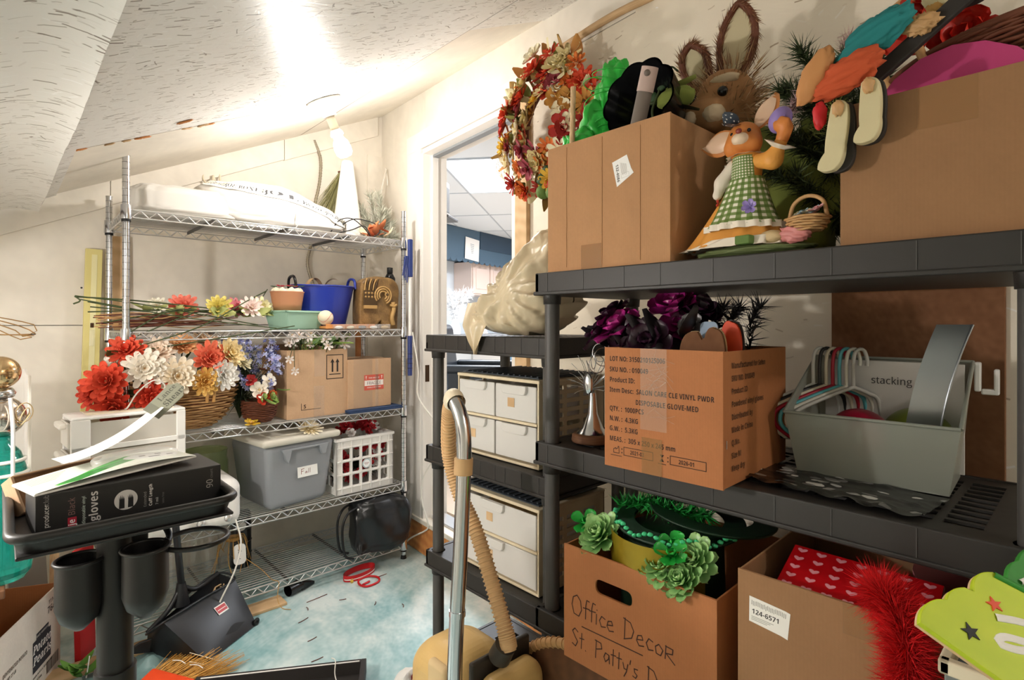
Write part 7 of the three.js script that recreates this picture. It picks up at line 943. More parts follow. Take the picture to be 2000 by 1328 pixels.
{
  const t = thing('purple_silk_flowers', 'dark purple and black silk flowers standing in the glove carton', 'artificial flowers', [1.06, YM + 0.01, -0.66]); const dk = ['#1c0a18', '#3a1830'], mg = ['#5a0c48', '#c02a8c'];
  for (const [x, y, z, r, d, c, n] of [[-0.03, 0.265, -0.085, 0.062, [-0.5, 0.8, -0.2], mg, 7], [0.05, 0.315, 0.005, 0.058, [-0.5, 0.7, 0.0], mg, 6], [0.03, 0.275, 0.03, 0.046, [-0.8, 0.5, 0.2], mg, 6], [-0.02, 0.255, -0.14, 0.055, [-0.5, 0.6, -0.6], dk, 6], [0.0, 0.30, -0.12, 0.05, [-0.4, 0.9, -0.4], dk, 6], [0.06, 0.30, 0.06, 0.055, [-0.4, 0.8, 0.4], dk, 6], [-0.06, 0.24, 0.01, 0.055, [-0.8, 0.4, 0.2], dk, 7], [-0.05, 0.24, -0.05, 0.05, [-0.9, 0.3, -0.2], dk, 7]]) addHead(t, [x, y, z], d, r, { layers: 3, n, wid: 0.46, c0: c[0], c1: c[1], open: 0.85, center: M.blackGloss }, M.vcGloss);
  for (let i = 0; i < 14; i++) part(t, 'leaf', toward(at(leafGeo(rr(0.06, 0.1), rr(0.02, 0.03), 0.3, '#0e0d0e', '#2a2428'), 0, 0, 0, -HP), [rr(-1, 0.2), rr(0, 1), rr(-1, 1)], [rr(-0.07, 0.07), rr(0.2, 0.25), rr(-0.12, 0.09)]), M.vcGloss); for (let i = 0; i < 5; i++) part(t, 'stem', tube([[0, 0.0, 0], [rr(-0.02, 0.02), 0.12, rr(-0.03, 0.03)], [rr(-0.05, 0.05), 0.24, rr(-0.1, 0.06)]], 0.004, 10, 6), M.stem);
  for (const [x, z] of [[0.07, 0.09], [0.08, 0.12], [0.09, 0.16]]) stuffPart(t, 'black_feather', needles([V(x, 0.18, z), V(x, 0.28, z), V(x + 0.01, 0.32, z + 0.02)], 150, 0.045, 0.0022, 1.4, '#0c0b0c', '#2a2426'), M.vc); part(t, 'silver_rose', toward(flower(0.03, { layers: 3, n: 6, wid: 0.45, c0: '#4a4648', c1: '#a8a4a6' }), [-0.9, 0.4, 0.2], [0.0, 0.275, 0.075]), M.vcGloss, 'silver grey rose');
}
{ const t = thing('halloween_sign', 'brown backed wooden cutout sign with orange paint standing in the glove carton', 'sign', [1.03, YM + 0.008, -0.535], -HP + 0.1); const sh = (w, h) => { const s = new THREE.Shape(); s.moveTo(-w, 0); s.lineTo(w, 0); s.lineTo(w, h * 0.8); s.quadraticCurveTo(w, h, w * 0.6, h); s.quadraticCurveTo(w * 0.3, h * 1.04, w * 0.15, h * 0.94); s.lineTo(0, h * 0.92); s.lineTo(-w * 0.2, h * 0.98); s.quadraticCurveTo(-w, h, -w, h * 0.78); s.lineTo(-w, 0); return s; }; part(t, 'back_panel', at(ext(sh(0.045, 0.272), 0.006, 0.001), 0.0, 0, 0.02), M.hardboard); part(t, 'edge', at(ext(sh(0.0465, 0.2735), 0.003, 0.0005), 0.0, 0, 0.0155), M.board); part(t, 'painted_face', at(ext(sh(0.044, 0.285), 0.006, 0.001), 0.018, 0, -0.02), M.orangeRed, 'orange painted cutout'); part(t, 'blue_patch', at(ext(roundRect(0.035, 0.05, 0.012), 0.002, 0.0005), 0.0, 0.262, -0.0128), mat('paleBlue', 0x9fb4cc, 0.6)); part(t, 'outline', at(ext(sh(0.046, 0.288), 0.004, 0.0005), 0.019, 0, -0.0265), M.blackPlastic); }
{ const t = thing('wire_flower_sculpture', 'silver wire flower sculpture with a spoon centre on a round wooden base', 'sculpture', [1.07, YM, -0.855]); part(t, 'base', lathe([[0, 0], [0.05, 0], [0.052, 0.004], [0.05, 0.018], [0.044, 0.022], [0, 0.022]], 36), M.darkBoard, 'round wooden base'); part(t, 'foot', lathe([[0.04, 0.022], [0.026, 0.035], [0.012, 0.07], [0.008, 0.12], [0, 0.12]], 28), M.chrome); part(t, 'spoon', at(blob(0.008, 0.026, 0.014, 0.0), -0.03, 0.145, 0.01), M.chrome); const ws = []; for (let i = 0; i < 30; i++) { const a = rr(0, 6.28), e = rr(-0.6, 1.2), L = rr(0.05, 0.1); ws.push(tube([[-0.01, 0.13, 0.0], [L * 0.5 * Math.cos(a) * Math.cos(e), 0.14 + L * 0.6 * Math.sin(e), L * 0.5 * Math.sin(a)], [L * 0.7 * Math.cos(a) * Math.cos(e), 0.14 + L * Math.sin(e) * 0.9, L * 0.75 * Math.sin(a)]], 0.0008, 10, 4)); } pieces(t, 'wire_petal', ws, M.chrome); for (let i = 0; i < 4; i++) part(t, 'loop', at(new THREE.TorusGeometry(0.022, 0.0011, 5, 30), rr(-0.01, 0.02), 0.19 + 0.01 * i, rr(-0.03, 0.03), 0, rr(0, 3)), M.chrome); }
{ // translucent stacking bin
  const t = thing('translucent_bin', 'translucent grey plastic bin with a low front holding hangers and balls', 'bin', [1.155, YM + 0.004, -0.29], -HP + 0.05);
  phys('binPlastic', 0xaeb2a6, 0.28, { transmission: 0.4, thickness: 0 }); const a = 0.118, b = 0.135, hf = 0.115, hb = 0.215, d = 0.168;
  const q4 = (A, B, C, D) => { const g = surf((u, v) => { const p = V(...A).lerp(V(...B), u), q = V(...D).lerp(V(...C), u); return p.lerp(q, v).toArray(); }, 6, 6); return g; };
  part(t, 'front_wall', q4([-a, 0, 0], [a, 0, 0], [b, hf, 0.022], [-b, hf, 0.022]), M.binPlastic); part(t, 'back_wall', q4([-a, 0, -d], [a, 0, -d], [b, hb, -d - 0.02], [-b, hb, -d - 0.02]), M.binPlastic); part(t, 'side_wall', q4([-a, 0, 0], [-a, 0, -d], [-b, hb, -d - 0.02], [-b, hf, 0.022]), M.binPlastic); part(t, 'side_wall', q4([a, 0, 0], [a, 0, -d], [b, hb, -d - 0.02], [b, hf, 0.022]), M.binPlastic); part(t, 'bottom', bx(-a, a, -0.002, 0.001, -d, 0), M.binPlastic);
  part(t, 'rim', [rod([-b, hf, 0.022], [b, hf, 0.022], 0.0032), rod([b, hf, 0.022], [b, hb, -d - 0.02], 0.0032), rod([b, hb, -d - 0.02], [-b, hb, -d - 0.02], 0.0032), rod([-b, hb, -d - 0.02], [-b, hf, 0.022], 0.0032)], M.binPlastic); part(t, 'clip', [bx(b + 0.002, b + 0.012, hb - 0.055, hb, -d - 0.03, -d - 0.01, 0.003), bx(b + 0.012, b + 0.034, hb - 0.06, hb - 0.05, -d - 0.03, -d - 0.01, 0.003), bx(b + 0.030, b + 0.038, hb - 0.06, hb - 0.012, -d - 0.03, -d - 0.01, 0.003)], M.whitePlastic);
}
{ const cs = [['white', 0xeceae4], ['dark grey', 0x2e2c2c], ['cream', 0xe2d8c0], ['red', 0xb01830], ['turquoise', 0x5fb4bc], ['ivory', 0xdedacb], ['pale grey', 0xbdbab2]];
  cs.forEach(([c, hex], i) => { const t = thing('plastic_hanger', c + ' plastic clothes hanger packed at the left of the translucent bin', 'hanger', [1.27, YM + 0.10, -0.418 + i * 0.0125], -HP + 0.9, 'plastic hangers in the translucent bin'); const m = new THREE.MeshStandardMaterial({ color: hex, roughness: 0.4, side: THREE.DoubleSide }); part(t, 'hook', tube([[0.0, 0.06, 0], [0.0, 0.11, 0], [0.006, 0.135, 0], [0.022, 0.138, 0], [0.03, 0.118, 0], [0.029, 0.105, 0]], 0.0036, 24, 8), m); part(t, 'shoulders', tube([[0, 0.062, 0], [-0.05, 0.045, 0], [-0.115, 0.018, 0], [-0.128, 0.0, 0], [-0.122, -0.02, 0], [-0.09, -0.045, 0]], 0.0042, 40, 8), m); part(t, 'right_shoulder', tube([[0, 0.062, 0], [0.03, 0.05, 0], [0.055, 0.03, 0], [0.06, -0.05, 0]], 0.0042, 20, 8), m); part(t, 'bar', tube([[-0.09, -0.045, 0], [0, -0.055, 0], [0.06, -0.05, 0]], 0.0042, 14, 8), m); });
}
{ const mk = (n, p, r, c, lab) => { const t = thing(n, lab, 'ball', p); part(t, 'shell', new THREE.SphereGeometry(r, 32, 22), new THREE.MeshStandardMaterial({ color: c, roughness: 0.4 })); for (const [a, b] of [[0.25, 0.2], [-0.25, 0.35]]) part(t, 'sticker', (() => { const g = bx(-0.005, 0.005, -0.014, 0.014, 0, 0.0012); g.translate(0, 0, r); g.rotateX(-b); g.rotateY(-HP + a); return g; })(), M.paper, 'small white sticker'); }; mk('red_ball', [1.222, YM + 0.07, -0.32], 0.056, 0xa01434, 'dark red ball inside the translucent bin'); mk('green_ball', [1.262, YM + 0.075, -0.235], 0.058, 0x6d7a2c, 'olive green ball inside the translucent bin'); }
{ const t = thing('steel_band', 'curved band of brushed steel standing at the right end of the translucent bin', 'metal band', [1.205, YM + 0.008, -0.222], -HP + 0.25); const g = surf((u, v) => { const y = 0.02 + 0.262 * v, x = 0.05 * v * v; return [(u - 0.5) * 0.05 + x, y, 0.018 * Math.sin(v * 3)]; }, 4, 24); mat('brushed', 0xa9aeb4, 0.28, { metalness: 1 }); const h = g.clone().translate(0.001, 0, -0.0025); part(t, 'band', merge([g, h]), M.brushed); part(t, 'edge', tube(Array.from({ length: 10 }, (_, i) => { const v = i / 9; return V(0.025 + 0.05 * v * v, 0.02 + 0.262 * v, 0.018 * Math.sin(v * 3)); }), 0.0018, 24, 6), M.brushed); }
{ const t = thing('retail_card', 'white retail card reading stacking inside the back of the translucent bin', 'card', [1.312, YM + 0.009, -0.408], -HP); mat('boxWhite', 0xd8d4ce, 0.7); part(t, 'card', bx(0, 0.236, 0, 0.206, -0.003, 0, 0.001), M.boxWhite); decal(t, 'lettering', 0.085, 0.034, 0.125, 0.165, 0.0008, print(256, 100, (x) => txt(x, 'stacking', 10, 64, 58, { color: '#3a3636', weight: 'normal' }))); }
{ const dt = canvasTex(512, 256, (x, w, h) => { x.fillStyle = '#1a1918'; x.fillRect(0, 0, w, h); for (let i = 0; i < 46; i++) { x.fillStyle = ['#c9c8c2', '#9a9a96', '#6a6a68'][i % 3]; x.beginPath(); x.ellipse(rr(0, w), rr(0, h), rr(10, 22), rr(7, 13), rr(-0.4, 0.4), 0, 7); x.fill(); } }); solo('dotted_ribbon', 'black cellophane with white spots lying on the middle shelf', 'cellophane', [surf((u, v) => [(u - 0.5) * 0.34, 0.003 + 0.006 * Math.max(0, fbm(u * 6, v * 5, 3)) + 0.012 * (v > 0.85 ? Math.sin(u * 20) ** 2 * 0.4 : 0), (v - 0.5) * 0.15], 50, 24)], flat(dt, 0.25), [1.085, YM, -0.345], -HP - 0.1); }
// ---------------------------------------------------------------- lower shelf
{
  const o = carton('office_decor_carton', 'open cardboard box with a hand hole, handwritten Office Decor St. Patty', [0.875, YL, -0.775], -HP + 0.02, { w: 0.335, h: 0.235, d: 0.36, m: M.cardOrange, hole: [0.125, 0.175, 0.088, 0.03] });
  decal(o, 'handwriting', 0.30, 0.145, 0.16, 0.072, 0.0012, print(1024, 495, (x) => {
    const k = '#3a1c10', W = 7, S = (p) => stroke(x, p, W, k);
    const put = (ox, oy, s, list) => { for (const l of list) S(l.map(([a, b]) => [ox + a * s, oy + b * s])); };
    const G = { O: [[[30, 0], [8, 14], [0, 50], [12, 88], [40, 92], [56, 60], [50, 20], [30, 0]]], f: [[[34, 6], [20, 4], [14, 30], [12, 90]], [[0, 44], [34, 40]]], i: [[[6, 46], [4, 90]], [[8, 26], [9, 27]]], c: [[[34, 50], [16, 44], [4, 66], [14, 90], [36, 84]]], e: [[[4, 70], [32, 62], [26, 46], [8, 52], [2, 74], [14, 92], [36, 86]]], D: [[[8, 4], [4, 92]], [[0, 6], [34, 14], [50, 44], [40, 76], [2, 94]]], o: [[[20, 48], [4, 62], [8, 88], [28, 90], [38, 66], [20, 48]]], R: [[[6, 40], [2, 92]], [[4, 42], [36, 44], [34, 64], [6, 70], [44, 100]]], S: [[[40, 12], [20, 0], [4, 18], [20, 42], [38, 64], [24, 92], [2, 84]]], t: [[[14, 10], [10, 90]], [[0, 40], [28, 36]]], '.': [[[4, 90], [5, 91]]], P: [[[8, 6], [2, 96]], [[0, 8], [36, 10], [42, 36], [10, 50]]], a: [[[32, 50], [12, 46], [2, 70], [12, 90], [30, 70], [34, 50], [36, 90]]], y: [[[2, 48], [8, 74], [24, 74]], [[30, 46], [22, 84], [8, 112]]], "'": [[[6, 20], [2, 40]]], s: [[[28, 48], [10, 50], [12, 66], [26, 76], [18, 92], [2, 88]]] };
    const wr = { O: 66, f: 34, i: 18, c: 42, e: 44, D: 62, o: 46, R: 54, S: 52, t: 34, '.': 22, P: 52, a: 46, y: 40, "'": 16, s: 38, ' ': 44 };
    const line = (s, ox, oy, k2) => { let xx = ox; for (const ch of s) { if (G[ch]) put(xx, oy, k2, G[ch]); xx += wr[ch] * k2; } }; line('Office DecoR', 40, 20, 1.55); S([[130, 225], [620, 215]]); line("St. Patty's Decor", 40, 260, 1.35);
  }));
  part(o, 'torn_edge', surf((u, v) => [0.335 * u, 0.2345 + 0.0025 * Math.max(0, N3(u * 60, 1, 0)) * v, -0.001 - 0.003 * v], 60, 1), M.board);
}
{
  const t = thing('green_party_decor', 'green foil flowers, beads and a gold hat brim piled in the Office Decor box', 'party decorations', [0.99, YL + 0.01, -0.61]);
  mat('foilGreen', 0x1f9a3c, 0.25); mat('goldFoil', 0x9a8420, 0.3, { metalness: 0.5 }); mat('hatGreen', 0x14301e, 0.5);
  for (const [x, y, z, r] of [[-0.07, 0.245, -0.10, 0.052], [-0.085, 0.235, 0.055, 0.045], [-0.055, 0.25, 0.10, 0.05], [-0.09, 0.225, 0.10, 0.042]]) { const h = addHead(t, [x, y, z], [-0.7, 0.7, rr(-0.3, 0.3)], r, { layers: 5, n: 10, wid: 0.28, c0: '#1f8f34', c1: '#c4eaa0', open: 1.1 }, M.vcGloss); }
  for (const [x, y, z] of [[-0.09, 0.265, 0.075], [-0.07, 0.26, -0.145], [-0.06, 0.27, 0.06]]) part(t, 'foil_leaf', toward(flower(0.032, { layers: 2, n: 4, wid: 0.5, c0: '#0f7a24', c1: '#2fbf4a', open: 0.9 }), [-0.5, 1, 0.2], [x, y, z]), M.vcGloss);
  stuffPart(t, 'tinsel', needles([V(0.03, 0.28, -0.13), V(0.04, 0.30, -0.06), V(0.04, 0.30, 0.0), V(0.06, 0.30, 0.07)], 700, 0.035, 0.003, 3, '#0c3a14', '#3fd060'), M.vcGloss);
  part(t, 'hat_band', (() => { const g = surf((u, v) => { const a = PI * 0.62 + u * PI * 0.9; return [0.0 + 0.112 * Math.cos(a), 0.185 + 0.09 * v, 0.01 + 0.112 * Math.sin(a)]; }, 30, 4); return g; })(), M.goldFoil, 'shiny gold band'); part(t, 'hat_brim', at(lathe([[0.09, 0], [0.128, -0.004], [0.131, 0.0], [0.128, 0.004], [0.09, 0.006]], 40), 0.045, 0.282, 0.01, 0, 0, 0.08), M.hatGreen, 'dark green brim'); part(t, 'hat_brim', at(lathe([[0.08, 0], [0.122, -0.002], [0.125, 0.002], [0.122, 0.004], [0.08, 0.004]], 40), 0.09, 0.295, 0.06, 0.06, 0, -0.05), M.hatGreen, 'dark green brim'); part(t, 'crown', at(lathe([[0.105, -0.19], [0.10, -0.01], [0.09, 0.006], [0, 0.008]], 36), 0.02, 0.262, 0.01), M.hatGreen);
  const bd = []; for (let i = 0; i < 34; i++) { const a = PI * 0.55 + i / 34 * PI * 1.0; bd.push(at(blob(0.0055, 0.004, 0.006, 0.2, 3, i, 8), 0.045 + 0.131 * Math.cos(a), 0.284 + 0.006 * Math.sin(i), 0.01 + 0.13 * Math.sin(a))); } pieces(t, 'green_sequin', bd, mat('sequin', 0x49c98a, 0.3)); part(t, 'pale_ribbon', surf((u, v) => [-0.09 + 0.012 * v, 0.225 + 0.01 * Math.sin(u * 7), -0.02 + 0.08 * u], 14, 2), M.sheetBlue);
}
{
  const o = carton('heart_decor_carton', 'open brown cardboard box with a torn label holding red heart decorations', [0.875, YL, -0.40], -HP + 0.02, { w: 0.295, h: 0.305, d: 0.36, m: M.cardBrown });
  decal(o, 'torn_label', 0.062, 0.046, 0.048, 0.245, 0.0012, print(256, 190, (x, w, h) => { x.fillStyle = '#f4f1ea'; x.beginPath(); x.moveTo(0, 4); x.lineTo(w - 30, 14); x.lineTo(w, 20); x.lineTo(w - 8, h); x.lineTo(w - 50, h - 8); x.lineTo(6, h - 20); x.fill(); txt(x, '124-6571', 20, 112, 42, { color: '#3a3632' }); x.fillStyle = '#a8a49c'; for (let i = 0; i < 22; i++) x.fillRect(16 + i * 10, 26 + rr(0, 8), 5, 30); for (let i = 0; i < 3; i++) x.fillRect(20, 130 + i * 10, 140 - i * 20, 4); }), { label: 'torn white label 124-6571', rz: -0.05 });
  part(o, 'tape_patch', surf((u, v) => [0.15 + 0.10 * u, 0.262 + 0.045 * v, 0.0012 + 0.002 * Math.max(0, N3(u * 8, v * 8, 2))], 12, 8), M.tape, 'brown tape over the rim');
}
{ const t = thing('heart_gift_box', 'shiny red gift box printed with rows of pink hearts in the brown box', 'gift box', [0.96, YL + 0.262, -0.262], -HP); const ht = canvasTex(512, 512, (x, w, h) => { x.fillStyle = '#b80d16'; x.fillRect(0, 0, w, h); x.fillStyle = '#e89aa4'; for (let i = 0; i < 7; i++) for (let j = 0; j < 8; j++) { const a = 36 + i * 73, b = 30 + j * 64; x.beginPath(); x.moveTo(a, b + 16); x.bezierCurveTo(a - 34, b - 6, a - 16, b - 26, a, b - 8); x.bezierCurveTo(a + 16, b - 26, a + 34, b - 6, a, b + 16); x.fill(); } }); const g = bx(-0.105, 0.105, 0, 0.02, -0.08, 0.08, 0.002); part(t, 'body', g, M.bookRed); part(t, 'printed_lid', surf((u, v) => [-0.104 + 0.208 * u, 0.0206, 0.079 - 0.158 * v], 2, 2), flat(ht, 0.3), 'lid with rows of pink hearts'); t.rotation.order = 'YXZ'; t.rotation.x = 0.42; }
{ const t = thing('heart_carton_filler', 'bundle of purple and pink paper decorations under the heart gift box', 'paper decorations', [1.05, YL + 0.006, -0.22]); mat('mauve', 0x6a5080, 0.7); mat('dustyPink', 0xb0646c, 0.7); part(t, 'bundle', at(softBox(0.26, 0.19, 0.24, 0.4, 0.05, 3, 4), 0, 0.10, -0.03), M.mauve); part(t, 'fan', at(lathe([[0, 0], [0.06, 0.05], [0.075, 0.08]], 24), 0.04, 0.20, 0.05, 0.4), M.dustyPink); part(t, 'fan', at(lathe([[0, 0], [0.05, 0.05], [0.06, 0.08]], 24), -0.02, 0.20, 0.09, 0.3, 0, 0.3), M.mauve); }
{ const sp = [[0.90, 0.875, -0.215], [0.875, 0.865, -0.185], [0.835, 0.83, -0.165], [0.825, 0.77, -0.165], [0.82, 0.70, -0.17], [0.825, 0.62, -0.17]].map((p) => V(...p)); const t = thing('red_feather_boa', 'fluffy red feather boa hanging out over the front of the brown box', 'feather boa', [0.83, 0.62, -0.17]); const rl = sp.map((p) => p.clone().sub(V(0.83, 0.62, -0.17))); part(t, 'cord', new THREE.TubeGeometry(curve(rl), 40, 0.004, 6), M.red); stuffPart(t, 'feathers', needles(rl, 14000, 0.047, 0.0009, 4, '#c0060c', '#f0141a'), M.vcMatte); }
{ // green cutout sign lying on a grey bin
  const t = thing('green_cutout_sign', 'lime green wooden cutout sign with white brush lettering and stars leaning on the grey bin', 'sign', [0.775, 0.925, -0.078]);
  mat('lime', 0xb6cf1c, 0.5); const f = new THREE.Group();
  const s = new THREE.Shape(); s.moveTo(0, 0); s.quadraticCurveTo(0.008, 0.018, 0.028, 0.022); s.lineTo(0.038, 0.022); s.quadraticCurveTo(0.046, 0.034, 0.062, 0.034); s.lineTo(0.07, 0.030); s.quadraticCurveTo(0.078, 0.052, 0.10, 0.05); s.lineTo(0.23, -0.045); s.lineTo(0.14, -0.13); s.lineTo(0, 0);
  const lime = dataTex(128, (u, v) => { const k = tn(u, v, 4) * 22 + tn(u, v, 16, 3) * 12; return [186 + k, 208 + k * 0.6, 30 + k * 0.5]; }, { color: true }); M.limeTex = new THREE.MeshStandardMaterial({ map: lime, roughness: 0.5, side: THREE.DoubleSide });
  const place = (g) => { g.rotateX(-0.75); g.rotateY(-0.78); g.translate(-0.085, 0.015, -0.05); return g; };
  part(t, 'panel', place(muv(ext(s, 0.005, 0.001), 3)), M.limeTex); part(t, 'back_edge', place(at(ext(s, 0.003, 0.001), 0, 0, -0.0045)), M.board); part(t, 'green_border', place(at(tube([[0.10, 0.048, 0], [0.16, 0.006, 0], [0.225, -0.043, 0]], 0.0036, 20, 5), 0, 0, 0.0055)), M.green, 'green painted border');  // thin green painted strip along one side of the panel
  const star = (x, y, r) => { const p = []; for (let i = 0; i < 10; i++) { const a = i / 10 * 2 * PI + 0.3, q = i % 2 ? r * 0.42 : r; p.push([x + q * Math.cos(a), y + q * Math.sin(a)]); } return ext(p, 0.0012); }; part(t, 'star', place(at(star(0.045, -0.008, 0.009), 0, 0, 0.006)), M.blackRubber, 'black star'); part(t, 'star', place(at(star(0.083, 0.018, 0.008), 0, 0, 0.006)), M.orangeRed, 'red star'); part(t, 'star', place(at(star(0.155, -0.09, 0.008), 0, 0, 0.006)), M.orangeRed, 'red star');
  const br = (pts, r) => place(at(warp(tube(pts, r, 40, 7), (v) => { v.z *= 0.35; }), 0, 0, 0.006)); part(t, 'lettering', br([[0.078, 0.006, 0], [0.10, 0.002, 0], [0.122, -0.006, 0], [0.118, -0.02, 0], [0.088, -0.024, 0], [0.068, -0.018, 0], [0.076, -0.012, 0], [0.10, -0.018, 0]], 0.0042), M.paper, 'white brush lettering'); part(t, 'lettering', br([[0.12, -0.014, 0], [0.145, -0.02, 0], [0.165, -0.034, 0], [0.155, -0.05, 0], [0.12, -0.055, 0], [0.10, -0.05, 0], [0.115, -0.045, 0]], 0.0042), M.paper, 'white brush lettering'); part(t, 'lettering', br([[0.16, -0.05, 0], [0.185, -0.05, 0], [0.20, -0.058, 0], [0.19, -0.072, 0], [0.16, -0.078, 0]], 0.0042), M.paper, 'white brush lettering');
}
{ const t = thing('pink_green_cutout', 'pink and green wooden cutout behind the lime sign', 'sign', [0.85, 0.93, -0.06]); const s = new THREE.Shape(); s.moveTo(0, -0.05); s.quadraticCurveTo(0.0, 0.02, 0.03, 0.025); s.quadraticCurveTo(0.05, 0.05, 0.09, 0.04); s.lineTo(0.16, 0.01); s.lineTo(0.16, -0.08); s.lineTo(0, -0.05); const pl = (g) => { g.rotateX(-0.6); g.rotateY(-0.78); g.translate(0.0, 0.015, -0.02); return g; }; part(t, 'panel', pl(ext(s, 0.005, 0.001)), M.green); const s2 = new THREE.Shape(); s2.moveTo(0.02, -0.05); s2.lineTo(0.03, 0.005); s2.quadraticCurveTo(0.08, 0.02, 0.15, -0.01); s2.lineTo(0.15, -0.07); part(t, 'pink_field', pl(at(ext(s2, 0.002), 0, 0, 0.0055)), mat('fieldPink', 0xd98f7c, 0.6)); part(t, 'white_line', pl(at(tube([[0.02, 0.002, 0], [0.06, 0.014, 0], [0.10, 0.01, 0]], 0.003, 16, 5), 0, 0, 0.0065)), M.paper); }
{ const t = thing('grey_bin', 'tall grey plastic bin holding the lime green sign', 'bin', [0.80, 0, -0.03]); mat('binGrey', 0x777b78, 0.6); part(t, 'wall', [bx(-0.055, -0.05, 0.0, 0.875, -0.085, 0.20, 0.002), bx(0.10, 0.105, 0, 0.875, -0.085, 0.2, 0.002), bx(-0.05, 0.10, 0, 0.875, -0.085, -0.08, 0.002), bx(-0.05, 0.10, 0, 0.875, 0.195, 0.2, 0.002)], M.binGrey); part(t, 'rim', [bx(-0.06, 0.11, 0.872, 0.888, -0.09, -0.078, 0.003), bx(-0.06, -0.048, 0.872, 0.888, -0.09, 0.205, 0.003), bx(0.098, 0.11, 0.872, 0.888, -0.09, 0.205, 0.003), bx(-0.06, 0.11, 0.872, 0.888, 0.193, 0.205, 0.003)], M.ivory); part(t, 'floor', bx(-0.05, 0.10, 0, 0.006, -0.08, 0.195), M.binGrey); }
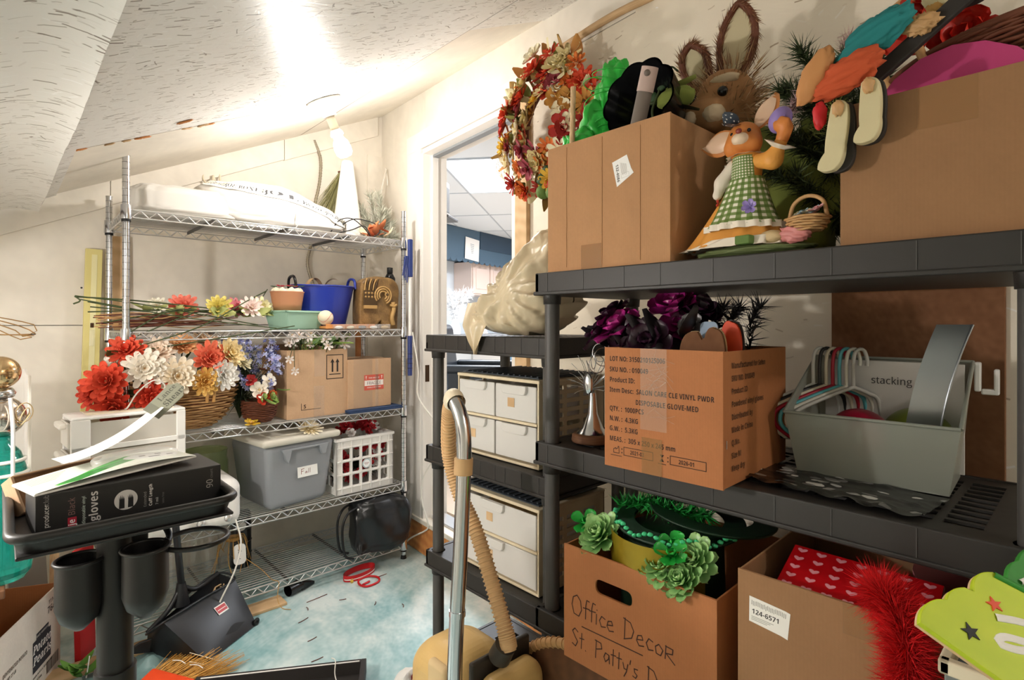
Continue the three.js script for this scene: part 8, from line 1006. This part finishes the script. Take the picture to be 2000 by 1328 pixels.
// ---------------------------------------------------------------- furniture next door, seen through the doorway and under the shelf
{
  const F2 = 0.18, W2 = [4.644, 0, -6.737], A2 = Math.atan2(0.593, 2.242);
  mat('cabWood', 0xe6cfc2, 0.5); mat('salonBlack', 0x1e2730, 0.35); mat('slateBlue', 0x5f7f98, 0.45);
  for (const [x, lab] of [[0.55, 'pale wood wall cabinet with two panelled doors next door'], [1.55, 'second pale wood wall cabinet to the right of the first']]) { const t = thing('wall_cabinet', lab, 'cabinet', W2, A2); part(t, 'body', bx(x, x + 0.95, 1.68, 2.18, 0.002, 0.34, 0.004), M.cabWood); for (const a of [0.02, 0.49]) { const d = part(t, 'door', bx(x + a, x + a + 0.44, 1.70, 2.16, 0.341, 0.36, 0.004), M.cabWood); part(d, 'raised_panel', bx(x + a + 0.07, x + a + 0.37, 1.77, 2.09, 0.36, 0.37, 0.006), M.cabWood); } }
  { const t = thing('salon_counter', 'slate blue counter with curved bar handles next door', 'counter', W2, A2); part(t, 'body', bx(-0.2, 3.4, F2, 1.02, 0.4, 0.95, 0.006), M.slateBlue); part(t, 'worktop', bx(-0.22, 3.42, 1.022, 1.06, 0.38, 0.98, 0.006), M.whitePlastic); for (let i = 0; i < 6; i++) { const d = part(t, 'door', bx(-0.16 + i * 0.6, 0.40 + i * 0.6, F2 + 0.05, 1.0, 0.951, 0.967, 0.004), M.slateBlue); part(d, 'handle', tube([[0.0 + i * 0.6, 0.80, 0.968], [0.02 + i * 0.6, 0.86, 1.0], [0.22 + i * 0.6, 0.86, 1.0], [0.26 + i * 0.6, 0.78, 0.968]], 0.012, 20, 7), M.chrome); } }
  { const t = thing('paper_notice', 'white printed notice hanging on the slate blue bulkhead', 'notice', W2, A2); part(t, 'sheet', at(bx(-0.17, 0.17, -0.16, 0.16, 0, 0.004), 0.33, 2.33, 0.515, 0, 0, -0.06), M.paper); decal(t, 'print', 0.2, 0.2, 0.33, 2.33, 0.5205, print(128, 128, (x) => { x.fillStyle = '#b9bec4'; for (let i = 0; i < 6; i++) x.fillRect(30 + i * 4, 16 + i * 16, 60 - i * 6, 6); }), { rz: -0.06 }); }
  { const t = thing('round_mirror_lamp', 'round white ring lamp on a stand seen through the doorway', 'lamp', [2.7, F2, -3.88]); t.rotation.y = -0.75; part(t, 'ring', new THREE.TorusGeometry(0.10, 0.016, 12, 48).translate(0, 1.19, 0), M.grey); part(t, 'lens', at(new THREE.CylinderGeometry(0.095, 0.095, 0.008, 40), 0, 1.19, 0, HP), M.frosted); part(t, 'hub', at(lathe([[0, 0], [0.02, 0], [0.016, 0.012], [0, 0.014]], 20), 0, 1.19, 0.006, HP), M.whitePlastic); part(t, 'neck', rod([0, 0.0, 0], [0, 1.08, 0], 0.014, 0.012, 12), M.grey); part(t, 'base', lathe([[0, 0], [0.14, 0], [0.14, 0.012], [0.03, 0.025], [0, 0.025]], 32), M.whitePlastic); }
  { const t = thing('white_feather_plume', 'big white feather plume standing on the counter next door', 'feathers', [4.2, 1.06, -5.55]); part(t, 'vase', lathe([[0, 0], [0.06, 0], [0.07, 0.1], [0.04, 0.22], [0.045, 0.24], [0, 0.24]], 24), M.whitePlastic); for (let i = 0; i < 7; i++) { const a = i * 0.9, s = [[0, 0.2, 0], [0.07 * Math.cos(a), 0.4, 0.07 * Math.sin(a)], [0.2 * Math.cos(a), 0.56, 0.2 * Math.sin(a)]]; const q = part(t, 'quill', tube(s, 0.004, 10, 5), M.whitePlastic); stuffPart(q, 'barbs', needles(s.map((p) => V(...p)), 200, 0.11, 0.006, 1.4, '#f4f6f8', '#ffffff'), M.vc); } const tt = thing('plume_table', 'small white side table under the white plume', 'table', [4.2, F2, -5.55]); part(tt, 'top', at(new THREE.CylinderGeometry(0.3, 0.3, 0.03, 32), 0, 0.864, 0), M.whitePlastic); part(tt, 'leg', rod([0, 0.02, 0], [0, 0.85, 0], 0.03, 0.03, 16), M.whitePlastic); part(tt, 'base', at(new THREE.CylinderGeometry(0.22, 0.24, 0.02, 32), 0, 0.01, 0), M.whitePlastic); }
  { const t = thing('pink_bottle_stand', 'white tray stand with pink bottles next to the ring lamp', 'bottles', [3.25, F2 + 0.88, -3.95]); for (const [x, z, h] of [[0, 0, 0.18], [0.07, 0.03, 0.14], [-0.06, 0.04, 0.12]]) { const b = part(t, 'bottle', at(lathe([[0, 0], [0.026, 0], [0.028, h * 0.6], [0.012, h * 0.8], [0.012, h], [0, h]], 20), x, 0, z), M.frosted); part(b, 'cap', at(new THREE.CylinderGeometry(0.014, 0.014, 0.03, 16), x, h + 0.015, z), M.pinkRes); } const c = thing('salon_cart', 'white rolling cart under the pink bottles', 'cart', [3.25, F2, -3.95]); part(c, 'top', bx(-0.2, 0.2, 0.85, 0.879, -0.15, 0.15, 0.01), M.whitePlastic); part(c, 'body', bx(-0.18, 0.18, 0.08, 0.85, -0.13, 0.13, 0.01), M.whitePlastic); pieces(c, 'drawer', [0.12, 0.36, 0.6].map((y) => bx(-0.17, 0.17, y, y + 0.2, 0.131, 0.142, 0.004)), M.whitePlastic); pieces(c, 'caster', [[-0.15, -0.1], [0.15, -0.1], [-0.15, 0.1], [0.15, 0.1]].map(([x, z]) => at(new THREE.TorusGeometry(0.025, 0.014, 8, 18), x, 0.039, z)), M.blackRubber); }
  const chair = (lab, p, ry) => { const t = thing('salon_chair', lab, 'chair', p, ry, 'salon chairs next door'); part(t, 'seat', bx(-0.28, 0.28, 0.46, 0.60, -0.28, 0.28, 0.05), M.salonBlack); part(t, 'backrest', at(bx(-0.27, 0.27, 0, 0.50, -0.06, 0.06, 0.055), 0, 0.56, -0.28, -0.12), M.salonBlack); for (const s of [-1, 1]) part(t, 'armrest', [bx(s * 0.29 - 0.04, s * 0.29 + 0.04, 0.70, 0.76, -0.26, 0.24, 0.025), bx(s * 0.29 - 0.03, s * 0.29 + 0.03, 0.45, 0.71, -0.2, 0.18, 0.02)], M.salonBlack); part(t, 'column', rod([0, 0.03, 0], [0, 0.47, 0], 0.045, 0.045, 24), M.chrome); part(t, 'base_plate', lathe([[0, 0], [0.32, 0], [0.32, 0.015], [0.06, 0.04], [0, 0.04]], 40), M.chrome); };
  chair('black padded salon chair with a chrome column just beyond the doorway', [2.75, F2, -3.3], 0.7); chair('black padded salon chair beside the slate blue counter', [3.5, F2, -2.9], -2.4);
  { const t = thing('wall_speaker', 'small white speaker on a bracket beside the door head', 'speaker', [2.32, 2.02, -3.24]); t.rotation.y = 0.6; part(t, 'cabinet', bx(-0.05, 0.05, 0, 0.24, -0.05, 0.05, 0.012), M.whitePlastic); part(t, 'grille', bx(-0.038, 0.038, 0.02, 0.2, 0.05, 0.054, 0.004), M.grey); part(t, 'bracket', [bx(-0.012, 0.012, 0.24, 0.62, -0.012, 0.012)], M.greyPost); part(t, 'tray', bx(-0.09, 0.13, -0.03, -0.012, -0.08, 0.09, 0.003), M.greyPost); }
}
renderer.render(scene, camera);
